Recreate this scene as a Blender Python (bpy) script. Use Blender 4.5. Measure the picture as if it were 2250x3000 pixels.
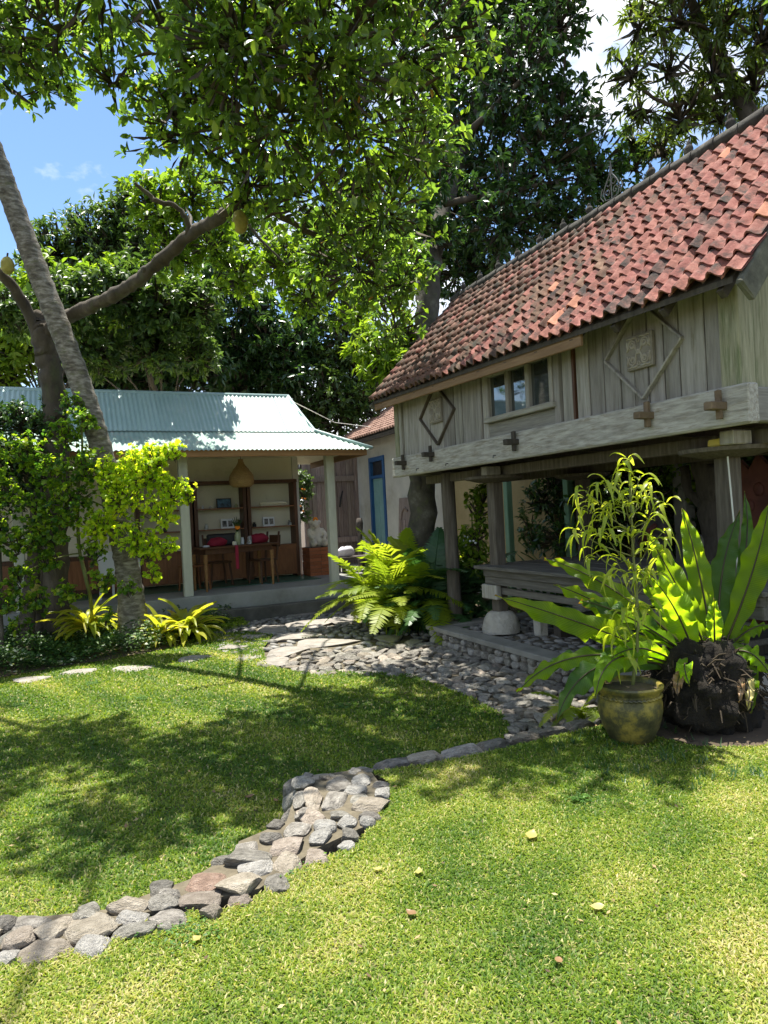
import bpy, bmesh, math, random
import numpy as np
from mathutils import Vector, Matrix, Euler, noise as mnoise

# ------------------------------------------------------------------ clear
for o in list(bpy.data.objects):
    bpy.data.objects.remove(o, do_unlink=True)
SC = bpy.context.scene
COL = SC.collection
R = math.radians
random.seed(7)
rng = np.random.default_rng(11)

# ------------------------------------------------------------------ camera
EYE = 1.70
YAW = R(24.75)            # camera heading, clockwise from +Y (the barn's long axis)
ROLL = 0.050
FPX = 2000.0              # focal length in photo pixels (photo is 2250 x 3000)
cam = bpy.data.cameras.new('camera')
cam.sensor_fit = 'VERTICAL'
cam.sensor_height = 36.0
cam.lens = 24.0
cam.clip_start = 0.05
cam.clip_end = 900.0
cam_o = bpy.data.objects.new('camera', cam)
COL.objects.link(cam_o)
cam_o.matrix_world = (Matrix.Translation((0, 0, EYE)) @ Matrix.Rotation(-YAW, 4, 'Z') @
                      Matrix.Rotation(R(90), 4, 'X') @ Matrix.Rotation(-ROLL, 4, 'Z'))
SC.camera = cam_o
SC.render.resolution_x = 768
SC.render.resolution_y = 1024

# ------------------------------------------------------------------ sky, sun, exposure
SUN_EL = R(77.5)
SUN_AZ = math.atan2(-0.085, 0.996)      # clockwise from +Y, towards the sun
W = bpy.data.worlds.new('World')
SC.world = W
W.use_nodes = True
nt = W.node_tree
nt.nodes.clear()
n_out = nt.nodes.new('ShaderNodeOutputWorld')
n_sky = nt.nodes.new('ShaderNodeTexSky')
n_sky.sky_type = 'NISHITA'
n_sky.sun_disc = False
n_sky.sun_elevation = SUN_EL
n_sky.sun_rotation = SUN_AZ
n_sky.air_density = 1.0
n_sky.dust_density = 0.2
n_sky.ozone_density = 3.0
n_bg = nt.nodes.new('ShaderNodeBackground')
n_bg.inputs['Strength'].default_value = 0.10
n_cl = nt.nodes.new('ShaderNodeBackground')
n_cl.inputs['Color'].default_value = (1.0, 1.0, 1.0, 1)
n_cl.inputs['Strength'].default_value = 0.72
n_tc = nt.nodes.new('ShaderNodeTexCoord')
n_mp = nt.nodes.new('ShaderNodeMapping')
n_mp.inputs['Scale'].default_value = (2.3, 2.3, 4.2)
n_mp.inputs['Location'].default_value = (0.35, 0.6, 0.12)
n_no = nt.nodes.new('ShaderNodeTexNoise')
n_no.inputs['Scale'].default_value = 1.35
n_no.inputs['Detail'].default_value = 9
n_no.inputs['Roughness'].default_value = 0.58
n_rp = nt.nodes.new('ShaderNodeValToRGB')
n_rp.color_ramp.elements[0].position = 0.48
n_rp.color_ramp.elements[1].position = 0.63
n_mx = nt.nodes.new('ShaderNodeMixShader')
L = nt.links.new
L(n_tc.outputs['Generated'], n_mp.inputs['Vector'])
L(n_mp.outputs['Vector'], n_no.inputs['Vector'])
L(n_no.outputs['Fac'], n_rp.inputs['Fac'])
L(n_rp.outputs['Color'], n_mx.inputs['Fac'])
n_hs = nt.nodes.new('ShaderNodeHueSaturation')
n_hs.inputs['Saturation'].default_value = 1.05
L(n_sky.outputs['Color'], n_hs.inputs['Color'])
L(n_hs.outputs['Color'], n_bg.inputs['Color'])
L(n_bg.outputs['Background'], n_mx.inputs[1])
L(n_cl.outputs['Background'], n_mx.inputs[2])
L(n_mx.outputs['Shader'], n_out.inputs['Surface'])

sun = bpy.data.lights.new('sun', 'SUN')
sun.energy = 5.0
sun.angle = R(0.55)
sun.color = (1.0, 0.955, 0.87)
sun_o = bpy.data.objects.new('sun', sun)
COL.objects.link(sun_o)
SUN_DIR = Vector((math.sin(SUN_AZ) * math.cos(SUN_EL), math.cos(SUN_AZ) * math.cos(SUN_EL), math.sin(SUN_EL)))
sun_o.rotation_euler = (-SUN_DIR).to_track_quat('-Z', 'Y').to_euler()
sun_o.location = (2, 5, 30)

SC.view_settings.view_transform = 'Standard'
SC.view_settings.look = 'None'
SC.view_settings.exposure = 1.25
SC.view_settings.gamma = 1.0
SC.view_settings.use_curve_mapping = False

# ------------------------------------------------------------------ photo pixel -> place
CF = Vector((math.sin(YAW), math.cos(YAW), 0))
CR = Vector((math.cos(YAW), -math.sin(YAW), 0))
def ray(px, py):
    u, v = px - 1125.0, 1500.0 - py
    c, s = math.cos(ROLL), math.sin(ROLL)
    return CF + CR * ((u * c + v * s) / FPX) + Vector((0, 0, (-u * s + v * c) / FPX))
def atz(px, py, z):
    d = ray(px, py); t = (z - EYE) / d.z
    return Vector((0, 0, EYE)) + d * t
def atx(px, py, x):
    d = ray(px, py); return Vector((0, 0, EYE)) + d * (x / d.x)
def aty(px, py, y):
    d = ray(px, py); return Vector((0, 0, EYE)) + d * (y / d.y)
def atd(px, py, dep):
    return Vector((0, 0, EYE)) + ray(px, py) * dep

# ------------------------------------------------------------------ object helpers
WM = {}
def tag(o, label=None, cat=None, group=None, kind=None):
    if label: o['label'] = label
    if cat: o['category'] = cat
    if group: o['group'] = group
    if kind: o['kind'] = kind
    return o
def thing(name, loc, label, cat, group=None):
    o = bpy.data.objects.new(name, None)
    o.empty_display_size = 0.1
    COL.objects.link(o)
    o.location = loc
    WM[o.name] = Matrix.Translation(loc)
    return tag(o, label, cat, group)
def link(name, me, parent=None, M=None, mat=None):
    o = bpy.data.objects.new(name, me)
    COL.objects.link(o)
    if mat is not None and len(me.materials) == 0:
        me.materials.append(mat)
    if parent is not None:
        o.parent = parent
        o.matrix_parent_inverse = WM[parent.name].inverted()
    if M is not None:
        o.matrix_basis = M
    WM[o.name] = M.copy() if M is not None else Matrix.Identity(4)
    return o
def TRS(loc, rot=(0, 0, 0), scl=(1, 1, 1)):
    return Matrix.LocRotScale(Vector(loc), Euler(rot), Vector(scl))

class MB:
    def __init__(s): s.v = []; s.f = []
    def add(s, vs, fs):
        n = len(s.v); s.v += [tuple(v) for v in vs]; s.f += [tuple(i + n for i in f) for f in fs]; return s
    def box(s, lo, hi, M=None, bev=0.0, jit=0.0):
        (x0, y0, z0), (x1, y1, z1) = lo, hi
        if bev <= 0:
            vs = [(x, y, z) for z in (z0, z1) for y in (y0, y1) for x in (x0, x1)]
            fs = [(0, 2, 3, 1), (4, 5, 7, 6), (0, 1, 5, 4), (2, 6, 7, 3), (0, 4, 6, 2), (1, 3, 7, 5)]
        else:
            b = min(bev, abs(x1 - x0) * .45, abs(y1 - y0) * .45, abs(z1 - z0) * .45)
            vs = []; idx = {}
            for ax in range(3):
                for sx in (0, 1):
                    for sy in (0, 1):
                        for sz in (0, 1):
                            p = [(x0, x1)[sx], (y0, y1)[sy], (z0, z1)[sz]]
                            sg = [1 if q == 0 else -1 for q in (sx, sy, sz)]
                            for k in range(3):
                                if k != ax: p[k] += sg[k] * b
                            idx[(ax, sx, sy, sz)] = len(vs); vs.append(tuple(p))
            I = idx; fs = []
            for q in (0, 1):
                a = [I[(0, q, 0, 0)], I[(0, q, 1, 0)], I[(0, q, 1, 1)], I[(0, q, 0, 1)]]; fs.append(a if q else a[::-1])
                a = [I[(1, 0, q, 0)], I[(1, 1, q, 0)], I[(1, 1, q, 1)], I[(1, 0, q, 1)]]; fs.append(a[::-1] if q else a)
                a = [I[(2, 0, 0, q)], I[(2, 1, 0, q)], I[(2, 1, 1, q)], I[(2, 0, 1, q)]]; fs.append(a if q else a[::-1])
            for p in (0, 1):
                for q in (0, 1):
                    fs.append([I[(0, p, q, 0)], I[(1, p, q, 0)], I[(1, p, q, 1)], I[(0, p, q, 1)]])
                    fs.append([I[(0, p, 0, q)], I[(2, p, 0, q)], I[(2, p, 1, q)], I[(0, p, 1, q)]])
                    fs.append([I[(1, 0, p, q)], I[(2, 0, p, q)], I[(2, 1, p, q)], I[(1, 1, p, q)]])
            for sx in (0, 1):
                for sy in (0, 1):
                    for sz in (0, 1):
                        fs.append([I[(0, sx, sy, sz)], I[(1, sx, sy, sz)], I[(2, sx, sy, sz)]])
        if jit: vs = [tuple(c + random.uniform(-jit, jit) for c in v) for v in vs]
        if M is not None: vs = [tuple(M @ Vector(v)) for v in vs]
        return s.add(vs, fs)
    def beam(s, a, b, w, h, bev=0.004, up=(0, 0, 1), jit=0.0):
        a, b = Vector(a), Vector(b); d = (b - a); ln = d.length; d.normalize()
        u = Vector(up)
        if abs(d.dot(u)) > .98: u = Vector((1, 0, 0))
        sd = d.cross(u).normalized(); u = sd.cross(d)
        M = Matrix(((sd.x, d.x, u.x, a.x), (sd.y, d.y, u.y, a.y), (sd.z, d.z, u.z, a.z), (0, 0, 0, 1)))
        return s.box((-w / 2, 0, -h / 2), (w / 2, ln, h / 2), M, bev, jit)
    def tube(s, pts, rad, n=10, cap=True):
        pts = [Vector(p) for p in pts]
        if not hasattr(rad, '__len__'): rad = [rad] * len(pts)
        rings = []; ref = None
        for i, p in enumerate(pts):
            d = (pts[min(i + 1, len(pts) - 1)] - pts[max(i - 1, 0)]).normalized()
            if ref is None:
                ref = Vector((1, 0, 0)) if abs(d.x) < .9 else Vector((0, 1, 0))
            e1 = (ref - d * ref.dot(d)).normalized(); ref = e1; e2 = d.cross(e1)
            rings.append([p + (e1 * math.cos(t) + e2 * math.sin(t)) * rad[i] for t in [2 * math.pi * k / n for k in range(n)]])
        vs = [v for r in rings for v in r]; fs = []
        for i in range(len(pts) - 1):
            for k in range(n):
                fs.append((i * n + k, i * n + (k + 1) % n, (i + 1) * n + (k + 1) % n, (i + 1) * n + k))
        if cap:
            fs.append(tuple(range(n))[::-1]); fs.append(tuple((len(pts) - 1) * n + k for k in range(n)))
        return s.add(vs, fs)
    def lathe(s, prof, c=(0, 0, 0), n=24, M=None):
        vs = []; fs = []
        for r, z in prof:
            for k in range(n):
                t = 2 * math.pi * k / n
                vs.append((c[0] + r * math.cos(t), c[1] + r * math.sin(t), c[2] + z))
        for i in range(len(prof) - 1):
            for k in range(n):
                fs.append((i * n + k, i * n + (k + 1) % n, (i + 1) * n + (k + 1) % n, (i + 1) * n + k))
        if M is not None: vs = [tuple(M @ Vector(v)) for v in vs]
        return s.add(vs, fs)
    def ell(s, c, r, nu=12, nv=8, M=None):
        vs = []; fs = []
        vs.append((0, 0, -1))
        for i in range(1, nv):
            a = -math.pi / 2 + math.pi * i / nv
            for k in range(nu):
                t = 2 * math.pi * k / nu
                vs.append((math.cos(a) * math.cos(t), math.cos(a) * math.sin(t), math.sin(a)))
        vs.append((0, 0, 1))
        for k in range(nu):
            fs.append((0, 1 + (k + 1) % nu, 1 + k))
            e = len(vs) - 1; b = 1 + (nv - 2) * nu
            fs.append((e, b + k, b + (k + 1) % nu))
        for i in range(nv - 2):
            for k in range(nu):
                a = 1 + i * nu
                fs.append((a + k, a + (k + 1) % nu, a + nu + (k + 1) % nu, a + nu + k))
        out = []
        for v in vs:
            p = Vector((v[0] * r[0], v[1] * r[1], v[2] * r[2]))
            if M is not None: p = M @ p
            out.append(tuple(p + Vector(c)))
        return s.add(out, fs)
    def mesh(s, name, mat=None, smooth=False, sharp=None):
        me = bpy.data.meshes.new(name)
        me.from_pydata(s.v, [], s.f)
        me.update()
        if mat is not None: me.materials.append(mat)
        if smooth:
            me.polygons.foreach_set('use_smooth', [True] * len(me.polygons))
            if sharp: me.set_sharp_from_angle(angle=R(sharp))
        return me
    def build(s, name, mat, parent=None, smooth=False, sharp=None):
        return link(name, s.mesh(name, mat, smooth, sharp), parent)

def npmesh(name, V, F, mat, rnd=None, smooth=False):
    """V (n,3), F (m,k) uniform polygons"""
    me = bpy.data.meshes.new(name)
    V = np.ascontiguousarray(V, dtype=np.float32); F = np.ascontiguousarray(F, dtype=np.int32)
    m, k = F.shape
    me.vertices.add(len(V)); me.vertices.foreach_set('co', V.ravel())
    me.loops.add(m * k); me.loops.foreach_set('vertex_index', F.ravel())
    me.polygons.add(m)
    me.polygons.foreach_set('loop_start', np.arange(0, m * k, k, dtype=np.int32))
    me.polygons.foreach_set('loop_total', np.full(m, k, dtype=np.int32))
    if smooth: me.polygons.foreach_set('use_smooth', np.ones(m, dtype=bool))
    me.update(calc_edges=True)
    if rnd is not None:
        at = me.attributes.new('rnd', 'FLOAT', 'POINT')
        at.data.foreach_set('value', np.ascontiguousarray(rnd, dtype=np.float32))
    me.materials.append(mat)
    return me

# ------------------------------------------------------------------ materials
MATS = {}
def new_mat(name):
    m = bpy.data.materials.new(name); m.use_nodes = True
    t = m.node_tree; t.nodes.clear(); MATS[name] = m
    return m, t, (lambda ty: t.nodes.new(ty)), t.links.new
def ramp(N, stops):
    r = N('ShaderNodeValToRGB'); cr = r.color_ramp
    while len(cr.elements) < len(stops): cr.elements.new(0.5)
    for e, (p, c) in zip(cr.elements, stops):
        e.position = p; e.color = (c[0], c[1], c[2], 1)
    return r
def surf(name, stops, scale=4.0, stretch=(1, 1, 1), rough=0.7, bump=0.3, bscale=None, detail=6, spec=0.35,
         objrand=0.0, spots=None, coord='Object', bdist=0.01, metal=0.0, hue=0.0):
    """noise-ramped colour + bump; objrand varies value per piece; spots=(scale,lo,hi,colour) second layer of stains"""
    m, t, N, Lk = new_mat(name)
    out = N('ShaderNodeOutputMaterial'); b = N('ShaderNodeBsdfPrincipled')
    tc = N('ShaderNodeTexCoord'); mp = N('ShaderNodeMapping'); mp.inputs['Scale'].default_value = stretch
    Lk(tc.outputs[coord], mp.inputs['Vector'])
    vec = mp.outputs['Vector']
    oi = N('ShaderNodeObjectInfo')
    if objrand or hue:
        ad = N('ShaderNodeVectorMath'); ad.operation = 'MULTIPLY_ADD'
        cb = N('ShaderNodeCombineXYZ')
        for k in range(3): Lk(oi.outputs['Random'], cb.inputs[k])
        Lk(cb.outputs[0], ad.inputs[0]); ad.inputs[1].default_value = (37, 53, 71); Lk(vec, ad.inputs[2]); vec = ad.outputs[0]
    no = N('ShaderNodeTexNoise'); no.inputs['Scale'].default_value = scale; no.inputs['Detail'].default_value = detail
    no.inputs['Roughness'].default_value = 0.62
    Lk(vec, no.inputs['Vector'])
    r = ramp(N, stops); Lk(no.outputs['Fac'], r.inputs['Fac'])
    col = r.outputs['Color']
    if spots:
        ns = N('ShaderNodeTexNoise'); ns.inputs['Scale'].default_value = spots[0]; ns.inputs['Detail'].default_value = 7
        ns.inputs['Roughness'].default_value = .7
        Lk(vec, ns.inputs['Vector'])
        rs = ramp(N, [(spots[1], (0, 0, 0)), (spots[2], (1, 1, 1))]); Lk(ns.outputs['Fac'], rs.inputs['Fac'])
        mx = N('ShaderNodeMixRGB'); Lk(rs.outputs['Color'], mx.inputs['Fac']); Lk(col, mx.inputs['Color1'])
        mx.inputs['Color2'].default_value = (*spots[3], 1); col = mx.outputs['Color']
    if objrand or hue:
        hs = N('ShaderNodeHueSaturation')
        mr = N('ShaderNodeMapRange'); mr.inputs['To Min'].default_value = 1 - objrand; mr.inputs['To Max'].default_value = 1 + objrand
        Lk(oi.outputs['Random'], mr.inputs['Value']); Lk(mr.outputs[0], hs.inputs['Value'])
        if hue:
            m2 = N('ShaderNodeMath'); m2.operation = 'MULTIPLY'; m2.inputs[1].default_value = 17.3; Lk(oi.outputs['Random'], m2.inputs[0])
            m3 = N('ShaderNodeMath'); m3.operation = 'FRACT'; Lk(m2.outputs[0], m3.inputs[0])
            m4 = N('ShaderNodeMapRange'); m4.inputs['To Min'].default_value = .5 - hue; m4.inputs['To Max'].default_value = .5 + hue
            Lk(m3.outputs[0], m4.inputs['Value']); Lk(m4.outputs[0], hs.inputs['Hue'])
        Lk(col, hs.inputs['Color']); col = hs.outputs['Color']
    Lk(col, b.inputs['Base Color'])
    b.inputs['Roughness'].default_value = rough
    b.inputs['Specular IOR Level'].default_value = spec
    b.inputs['Metallic'].default_value = metal
    if bump:
        nb = N('ShaderNodeTexNoise'); nb.inputs['Scale'].default_value = bscale or scale * 3; nb.inputs['Detail'].default_value = 8
        nb.inputs['Roughness'].default_value = .65
        Lk(vec, nb.inputs['Vector'])
        bp = N('ShaderNodeBump'); bp.inputs['Strength'].default_value = bump; bp.inputs['Distance'].default_value = bdist
        Lk(nb.outputs['Fac'], bp.inputs['Height']); Lk(bp.outputs['Normal'], b.inputs['Normal'])
    Lk(b.outputs[0], out.inputs['Surface'])
    return m
def leafmat(name, stops, trans=0.4, tcol=(1.0, 1.0, 0.45), rough=0.42, spec=0.4, attr=True, veins=0.0, tgain=1.6):
    m, t, N, Lk = new_mat(name)
    out = N('ShaderNodeOutputMaterial'); b = N('ShaderNodeBsdfPrincipled'); tr = N('ShaderNodeBsdfTranslucent'); mx = N('ShaderNodeMixShader')
    r = ramp(N, stops)
    if attr:
        a = N('ShaderNodeAttribute'); a.attribute_name = 'rnd'; Lk(a.outputs['Fac'], r.inputs['Fac'])
    else:
        oi = N('ShaderNodeObjectInfo'); tc = N('ShaderNodeTexCoord'); no = N('ShaderNodeTexNoise'); no.inputs['Scale'].default_value = 9
        Lk(tc.outputs['Object'], no.inputs['Vector'])
        md = N('ShaderNodeMath'); md.operation = 'MULTIPLY_ADD'; md.inputs[1].default_value = .5
        Lk(no.outputs['Fac'], md.inputs[0])
        m5 = N('ShaderNodeMath'); m5.operation = 'MULTIPLY'; m5.inputs[1].default_value = .6; Lk(oi.outputs['Random'], m5.inputs[0])
        Lk(m5.outputs[0], md.inputs[2]); Lk(md.outputs[0], r.inputs['Fac'])
    Lk(r.outputs['Color'], b.inputs['Base Color'])
    b.inputs['Roughness'].default_value = rough; b.inputs['Specular IOR Level'].default_value = spec
    mc = N('ShaderNodeMixRGB'); mc.blend_type = 'MULTIPLY'; mc.inputs['Fac'].default_value = 1
    mc.inputs['Color2'].default_value = (tcol[0] * tgain, tcol[1] * tgain, tcol[2] * tgain, 1)
    Lk(r.outputs['Color'], mc.inputs['Color1']); Lk(mc.outputs['Color'], tr.inputs['Color'])
    mx.inputs['Fac'].default_value = trans
    Lk(b.outputs[0], mx.inputs[1]); Lk(tr.outputs[0], mx.inputs[2]); Lk(mx.outputs[0], out.inputs['Surface'])
    return m

M_soil = surf('soil', [(.3, (.045, .032, .02)), (.7, (.10, .075, .048))], 6, rough=.95, bump=.6)
M_lawn = surf('lawn_soil', [(.3, (.05, .07, .018)), (.5, (.09, .11, .028)), (.7, (.19, .165, .075))], 9, rough=.95, bump=.5)
M_grass = leafmat('grass', [(0, (.055, .125, .014)), (.32, (.12, .205, .018)), (.60, (.23, .305, .030)), (.80, (.38, .385, .085)), (1, (.55, .48, .25))], trans=.40, tcol=(1, 1, .5), rough=.5, spec=.3)
M_rock = surf('river_rock', [(.3, (.15, .137, .114)), (.5, (.30, .278, .235)), (.72, (.46, .43, .37))], 1.9, rough=.9, bump=.9, bscale=5, bdist=.06, objrand=.36, hue=.012, spots=(2.8, .58, .72, (.12, .115, .075)))
M_rockwarm = surf('warm_rock', [(.28, (.25, .208, .157)), (.52, (.40, .342, .27)), (.74, (.53, .47, .385))], 1.9, rough=.9, bump=.9, bscale=5, bdist=.06, objrand=.28, hue=.012, spots=(2.8, .58, .72, (.16, .145, .095)))
M_rocklight = surf('pale_rock', [(.3, (.30, .283, .25)), (.52, (.44, .42, .375)), (.72, (.57, .545, .49))], 1.9, rough=.88, bump=.9, bscale=5, bdist=.06, objrand=.15, spots=(2.6, .58, .72, (.17, .15, .115)))
M_mortar = surf('mortar', [(.3, (.065, .055, .036)), (.7, (.16, .135, .09))], 14, rough=.95, bump=.7)
M_flag = surf('flagstone', [(.3, (.19, .172, .147)), (.7, (.34, .312, .272))], 2, rough=.88, bump=.6, bscale=6, bdist=.03, objrand=.15, spots=(2.6, .55, .72, (.17, .145, .11)))
M_conc = surf('concrete', [(.3, (.16, .155, .135)), (.7, (.28, .27, .235))], 3, rough=.85, bump=.3, spots=(3, .55, .75, (.10, .10, .07)))
M_woodgrey = surf('weathered_wood', [(.22, (.17, .157, .128)), (.5, (.295, .276, .232)), (.8, (.41, .39, .34))], 3.5, (7, 7, .6), rough=.9, bump=.5, objrand=.26, hue=.01, spots=(3.2, .53, .70, (.16, .145, .095)))
M_woodbeam = surf('weathered_beam', [(.24, (.17, .158, .128)), (.5, (.355, .338, .288)), (.76, (.53, .51, .445))], 6, (9, .9, 7), rough=.88, bump=.7, objrand=.08, spots=(5, .54, .68, (.22, .185, .125)))
M_woodmoss = surf('mossy_wood', [(.22, (.15, .145, .088)), (.5, (.27, .262, .165)), (.78, (.40, .39, .27))], 5, (9, 9, .7), rough=.9, bump=.6, spots=(3, .5, .68, (.10, .13, .05)))
M_woodx = surf('weathered_wood_across', [(.22, (.11, .105, .085)), (.5, (.21, .20, .17)), (.78, (.31, .30, .26))], 5, (.7, 9, 9), rough=.8, bump=.45, objrand=.15)
M_woody = surf('weathered_wood_along', [(.22, (.15, .14, .112)), (.5, (.26, .245, .20)), (.78, (.38, .365, .305))], 5, (9, .7, 9), rough=.8, bump=.45, objrand=.15)
M_wooddark = surf('dark_wood', [(.25, (.03, .026, .02)), (.75, (.085, .072, .055))], 5, (6, 6, 1), rough=.85, bump=.4, objrand=.1)
M_lichen = surf('lichen_board', [(.3, (.05, .05, .038)), (.6, (.13, .13, .095)), (.8, (.24, .245, .19))], 9, rough=.95, bump=.7, detail=9)
M_fascia = surf('brown_board', [(.25, (.17, .10, .05)), (.75, (.30, .19, .10))], 4, (8, .6, 8), rough=.75, bump=.3)
M_fasciax = surf('brown_board_across', [(.25, (.22, .11, .036)), (.75, (.34, .185, .068))], 4, (.6, 8, 8), rough=.6, bump=.2)
M_teak = surf('teak', [(.25, (.16, .06, .022)), (.75, (.30, .13, .05))], 4, (7, 7, .8), rough=.45, bump=.15, objrand=.12)
M_teakdark = surf('teak_dark', [(.25, (.055, .024, .012)), (.75, (.13, .058, .026))], 4, (7, 7, .8), rough=.5, bump=.15, objrand=.12)
M_darkconc = surf('dark_cement', [(.3, (.06, .058, .05)), (.7, (.14, .135, .115))], 3, rough=.9, bump=.3)
M_postwood = surf('brown_weathered_post', [(.25, (.055, .046, .034)), (.5, (.10, .085, .064)), (.78, (.18, .16, .125))], 4, (7, 7, .6), rough=.9, bump=.5, objrand=.2)
M_peg = surf('brown_peg', [(.25, (.09, .062, .036)), (.75, (.20, .145, .09))], 12, rough=.85, bump=.4)
M_deck = surf('dark_deck_wood', [(.22, (.07, .063, .05)), (.5, (.125, .116, .096)), (.78, (.20, .19, .16))], 5, (9, .7, 9), rough=.85, bump=.45, objrand=.15)
M_cream = surf('cream_paint', [(.3, (.72, .68, .52)), (.7, (.80, .77, .61))], 2, rough=.8, bump=.08, spots=(1.5, .58, .8, (.48, .45, .31)))
M_shadewhite = surf('shade_tinted_white_paint', [(.3, (.36, .35, .30)), (.7, (.46, .45, .39))], 2, rough=.8, bump=.08, spots=(1.4, .52, .75, (.28, .27, .21)))  # white house paint with the wall's shade darkened into its colour
M_white = surf('white_paint', [(.3, (.56, .56, .50)), (.7, (.68, .68, .62))], 2, rough=.75, bump=.08, spots=(1.4, .56, .8, (.46, .46, .39)))
M_yellow = surf('yellow_wall', [(.3, (.25, .195, .085)), (.7, (.33, .265, .13))], 2, rough=.85, bump=.1, spots=(1.6, .55, .8, (.36, .30, .15)))
M_postpaint = surf('pale_green_paint', [(.3, (.45, .46, .36)), (.7, (.56, .57, .46))], 4, (3, 3, .6), rough=.6, bump=.08, spots=(5, .58, .75, (.34, .35, .26)))
M_greenfloor = surf('green_floor', [(.3, (.015, .09, .06)), (.7, (.03, .15, .10))], 3, rough=.35, bump=.05)
M_floor = surf('cement_floor', [(.3, (.20, .21, .19)), (.7, (.31, .32, .30))], 2, rough=.5, bump=.1, spots=(2.5, .55, .75, (.15, .15, .13)))
M_metal = surf('green_metal', [(.3, (.25, .37, .355)), (.7, (.33, .45, .43))], 2.2, rough=.42, bump=.05, spec=.6, objrand=.06, spots=(5, .56, .8, (.38, .46, .43)))
M_metallow = surf('scuffed_green_metal', [(.3, (.23, .345, .30)), (.7, (.32, .43, .375))], 5, rough=.52, bump=.08, spec=.55, objrand=.06, spots=(9, .55, .64, (.40, .36, .30)))
M_blue = surf('blue_paint', [(.3, (.015, .065, .17)), (.7, (.022, .09, .23))], 3, rough=.5, bump=.05)
M_teal = surf('teal_door_paint', [(.3, (.14, .27, .26)), (.7, (.19, .33, .32))], 3, rough=.5, bump=.08)
M_greenpost = surf('green_post_paint', [(.3, (.12, .24, .15)), (.7, (.19, .33, .22))], 4, (4, 4, .7), rough=.6, bump=.15)
M_oldwood = surf('old_gate_wood', [(.25, (.11, .085, .075)), (.5, (.22, .17, .145)), (.78, (.33, .28, .25))], 5, (9, 9, .6), rough=.85, bump=.4, objrand=.22, hue=.012)
M_bark = surf('jackfruit_bark', [(.25, (.035, .029, .021)), (.55, (.085, .07, .05)), (.8, (.18, .155, .115))], 5, (1, 1, .5), rough=.95, bump=.8, bscale=14, bdist=.02, spots=(3, .55, .75, (.10, .115, .05)))
M_palmbark = surf('palm_bark', [(.30, (.06, .05, .038)), (.48, (.15, .135, .105)), (.70, (.34, .32, .27))], 9, (1, 1, 2.6), rough=.95, bump=.8, bscale=26, bdist=.015, spots=(4, .54, .72, (.12, .125, .055)))
M_barkgrey = surf('grey_bark', [(.25, (.034, .03, .022)), (.55, (.085, .077, .06)), (.8, (.21, .20, .165))], 4, rough=.95, bump=.7, bscale=13, bdist=.02, spots=(5, .56, .68, (.09, .10, .045)))
M_root = surf('root_mass', [(.3, (.007, .006, .005)), (.7, (.028, .022, .015))], 14, rough=1, bump=1, bdist=.03)
M_statue = surf('sun_whitened_stone', [(.3, (.62, .55, .44)), (.7, (.80, .74, .62))], 8, rough=.9, bump=.5, spots=(7, .52, .72, (.24, .20, .14)))  # stone whitened to carry the sunlight on the monkey
M_darkstone = surf('dark_carved_stone', [(.3, (.035, .03, .026)), (.7, (.11, .095, .08))], 10, rough=.9, bump=.8)
M_brick = surf('brick', [(.3, (.27, .085, .035)), (.7, (.42, .15, .065))], 7, rough=.85, bump=.4, objrand=.2)
M_redpaint = surf('red_stain', [(.3, (.07, .022, .016)), (.7, (.13, .042, .03))], 7, rough=.7, bump=.4)
M_redcloth = surf('red_cloth', [(.3, (.20, .008, .025)), (.7, (.30, .018, .045))], 7, rough=.8, bump=.2)
M_whitecloth = surf('white_cloth', [(.3, (.5, .48, .52)), (.7, (.72, .70, .74))], 7, rough=.85, bump=.3)
M_black = surf('black_plastic', [(.3, (.012, .012, .014)), (.7, (.03, .03, .032))], 7, rough=.5, bump=.05)
M_plastic = surf('white_plastic', [(.3, (.62, .64, .66)), (.7, (.70, .72, .74))], 3, rough=.4, bump=0)
M_rattan = surf('rattan', [(.3, (.28, .175, .06)), (.7, (.46, .31, .13))], 30, (1, 1, 2.5), rough=.7, bump=.6, bscale=60)
M_ceramic = surf('green_ceramic', [(.3, (.30, .33, .18)), (.7, (.38, .42, .25))], 6, rough=.3, bump=.05)
M_orange = surf('orange_petal', [(.3, (.75, .19, .01)), (.7, (.85, .30, .02))], 20, rough=.6, bump=.1)
M_photo = surf('photo_print', [(.35, (.02, .02, .02)), (.65, (.25, .24, .22))], 18, rough=.4, bump=0)
M_bluephoto = surf('blue_photo_print', [(.35, (.02, .03, .05)), (.65, (.10, .22, .34))], 12, rough=.4, bump=0)
M_tile = surf('clay_tile', [(.28, (.12, .048, .036)), (.5, (.235, .088, .067)), (.75, (.38, .19, .15))], 10, rough=.9, bump=.7, objrand=.07, hue=.005, spots=(6, .50, .64, (.05, .04, .033)))
M_tileold = surf('mossy_clay_tile', [(.28, (.07, .043, .029)), (.5, (.145, .078, .053)), (.75, (.26, .17, .12))], 9, rough=.95, bump=.8, objrand=.16, hue=.008, spots=(6, .46, .62, (.05, .046, .034)))
M_tilefar = surf('brown_roof_tile', [(.28, (.20, .115, .085)), (.7, (.32, .20, .155))], 5, rough=.9, bump=.3)
M_ridge = surf('ridge_cement', [(.3, (.022, .02, .018)), (.6, (.07, .065, .055)), (.8, (.2, .19, .16))], 8, rough=.95, bump=.7)
M_glazed = None
M_jack = surf('jackfruit_skin', [(.3, (.26, .23, .04)), (.7, (.44, .38, .09))], 12, rough=.6, bump=1.0, bscale=70, bdist=.02)
M_dryleaf = leafmat('dry_leaf', [(0, (.36, .31, .09)), (1, (.46, .40, .15))], trans=.25, attr=False)
M_brownleaf = leafmat('brown_leaf', [(0, (.16, .09, .04)), (1, (.26, .16, .08))], trans=.1, attr=False)

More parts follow.
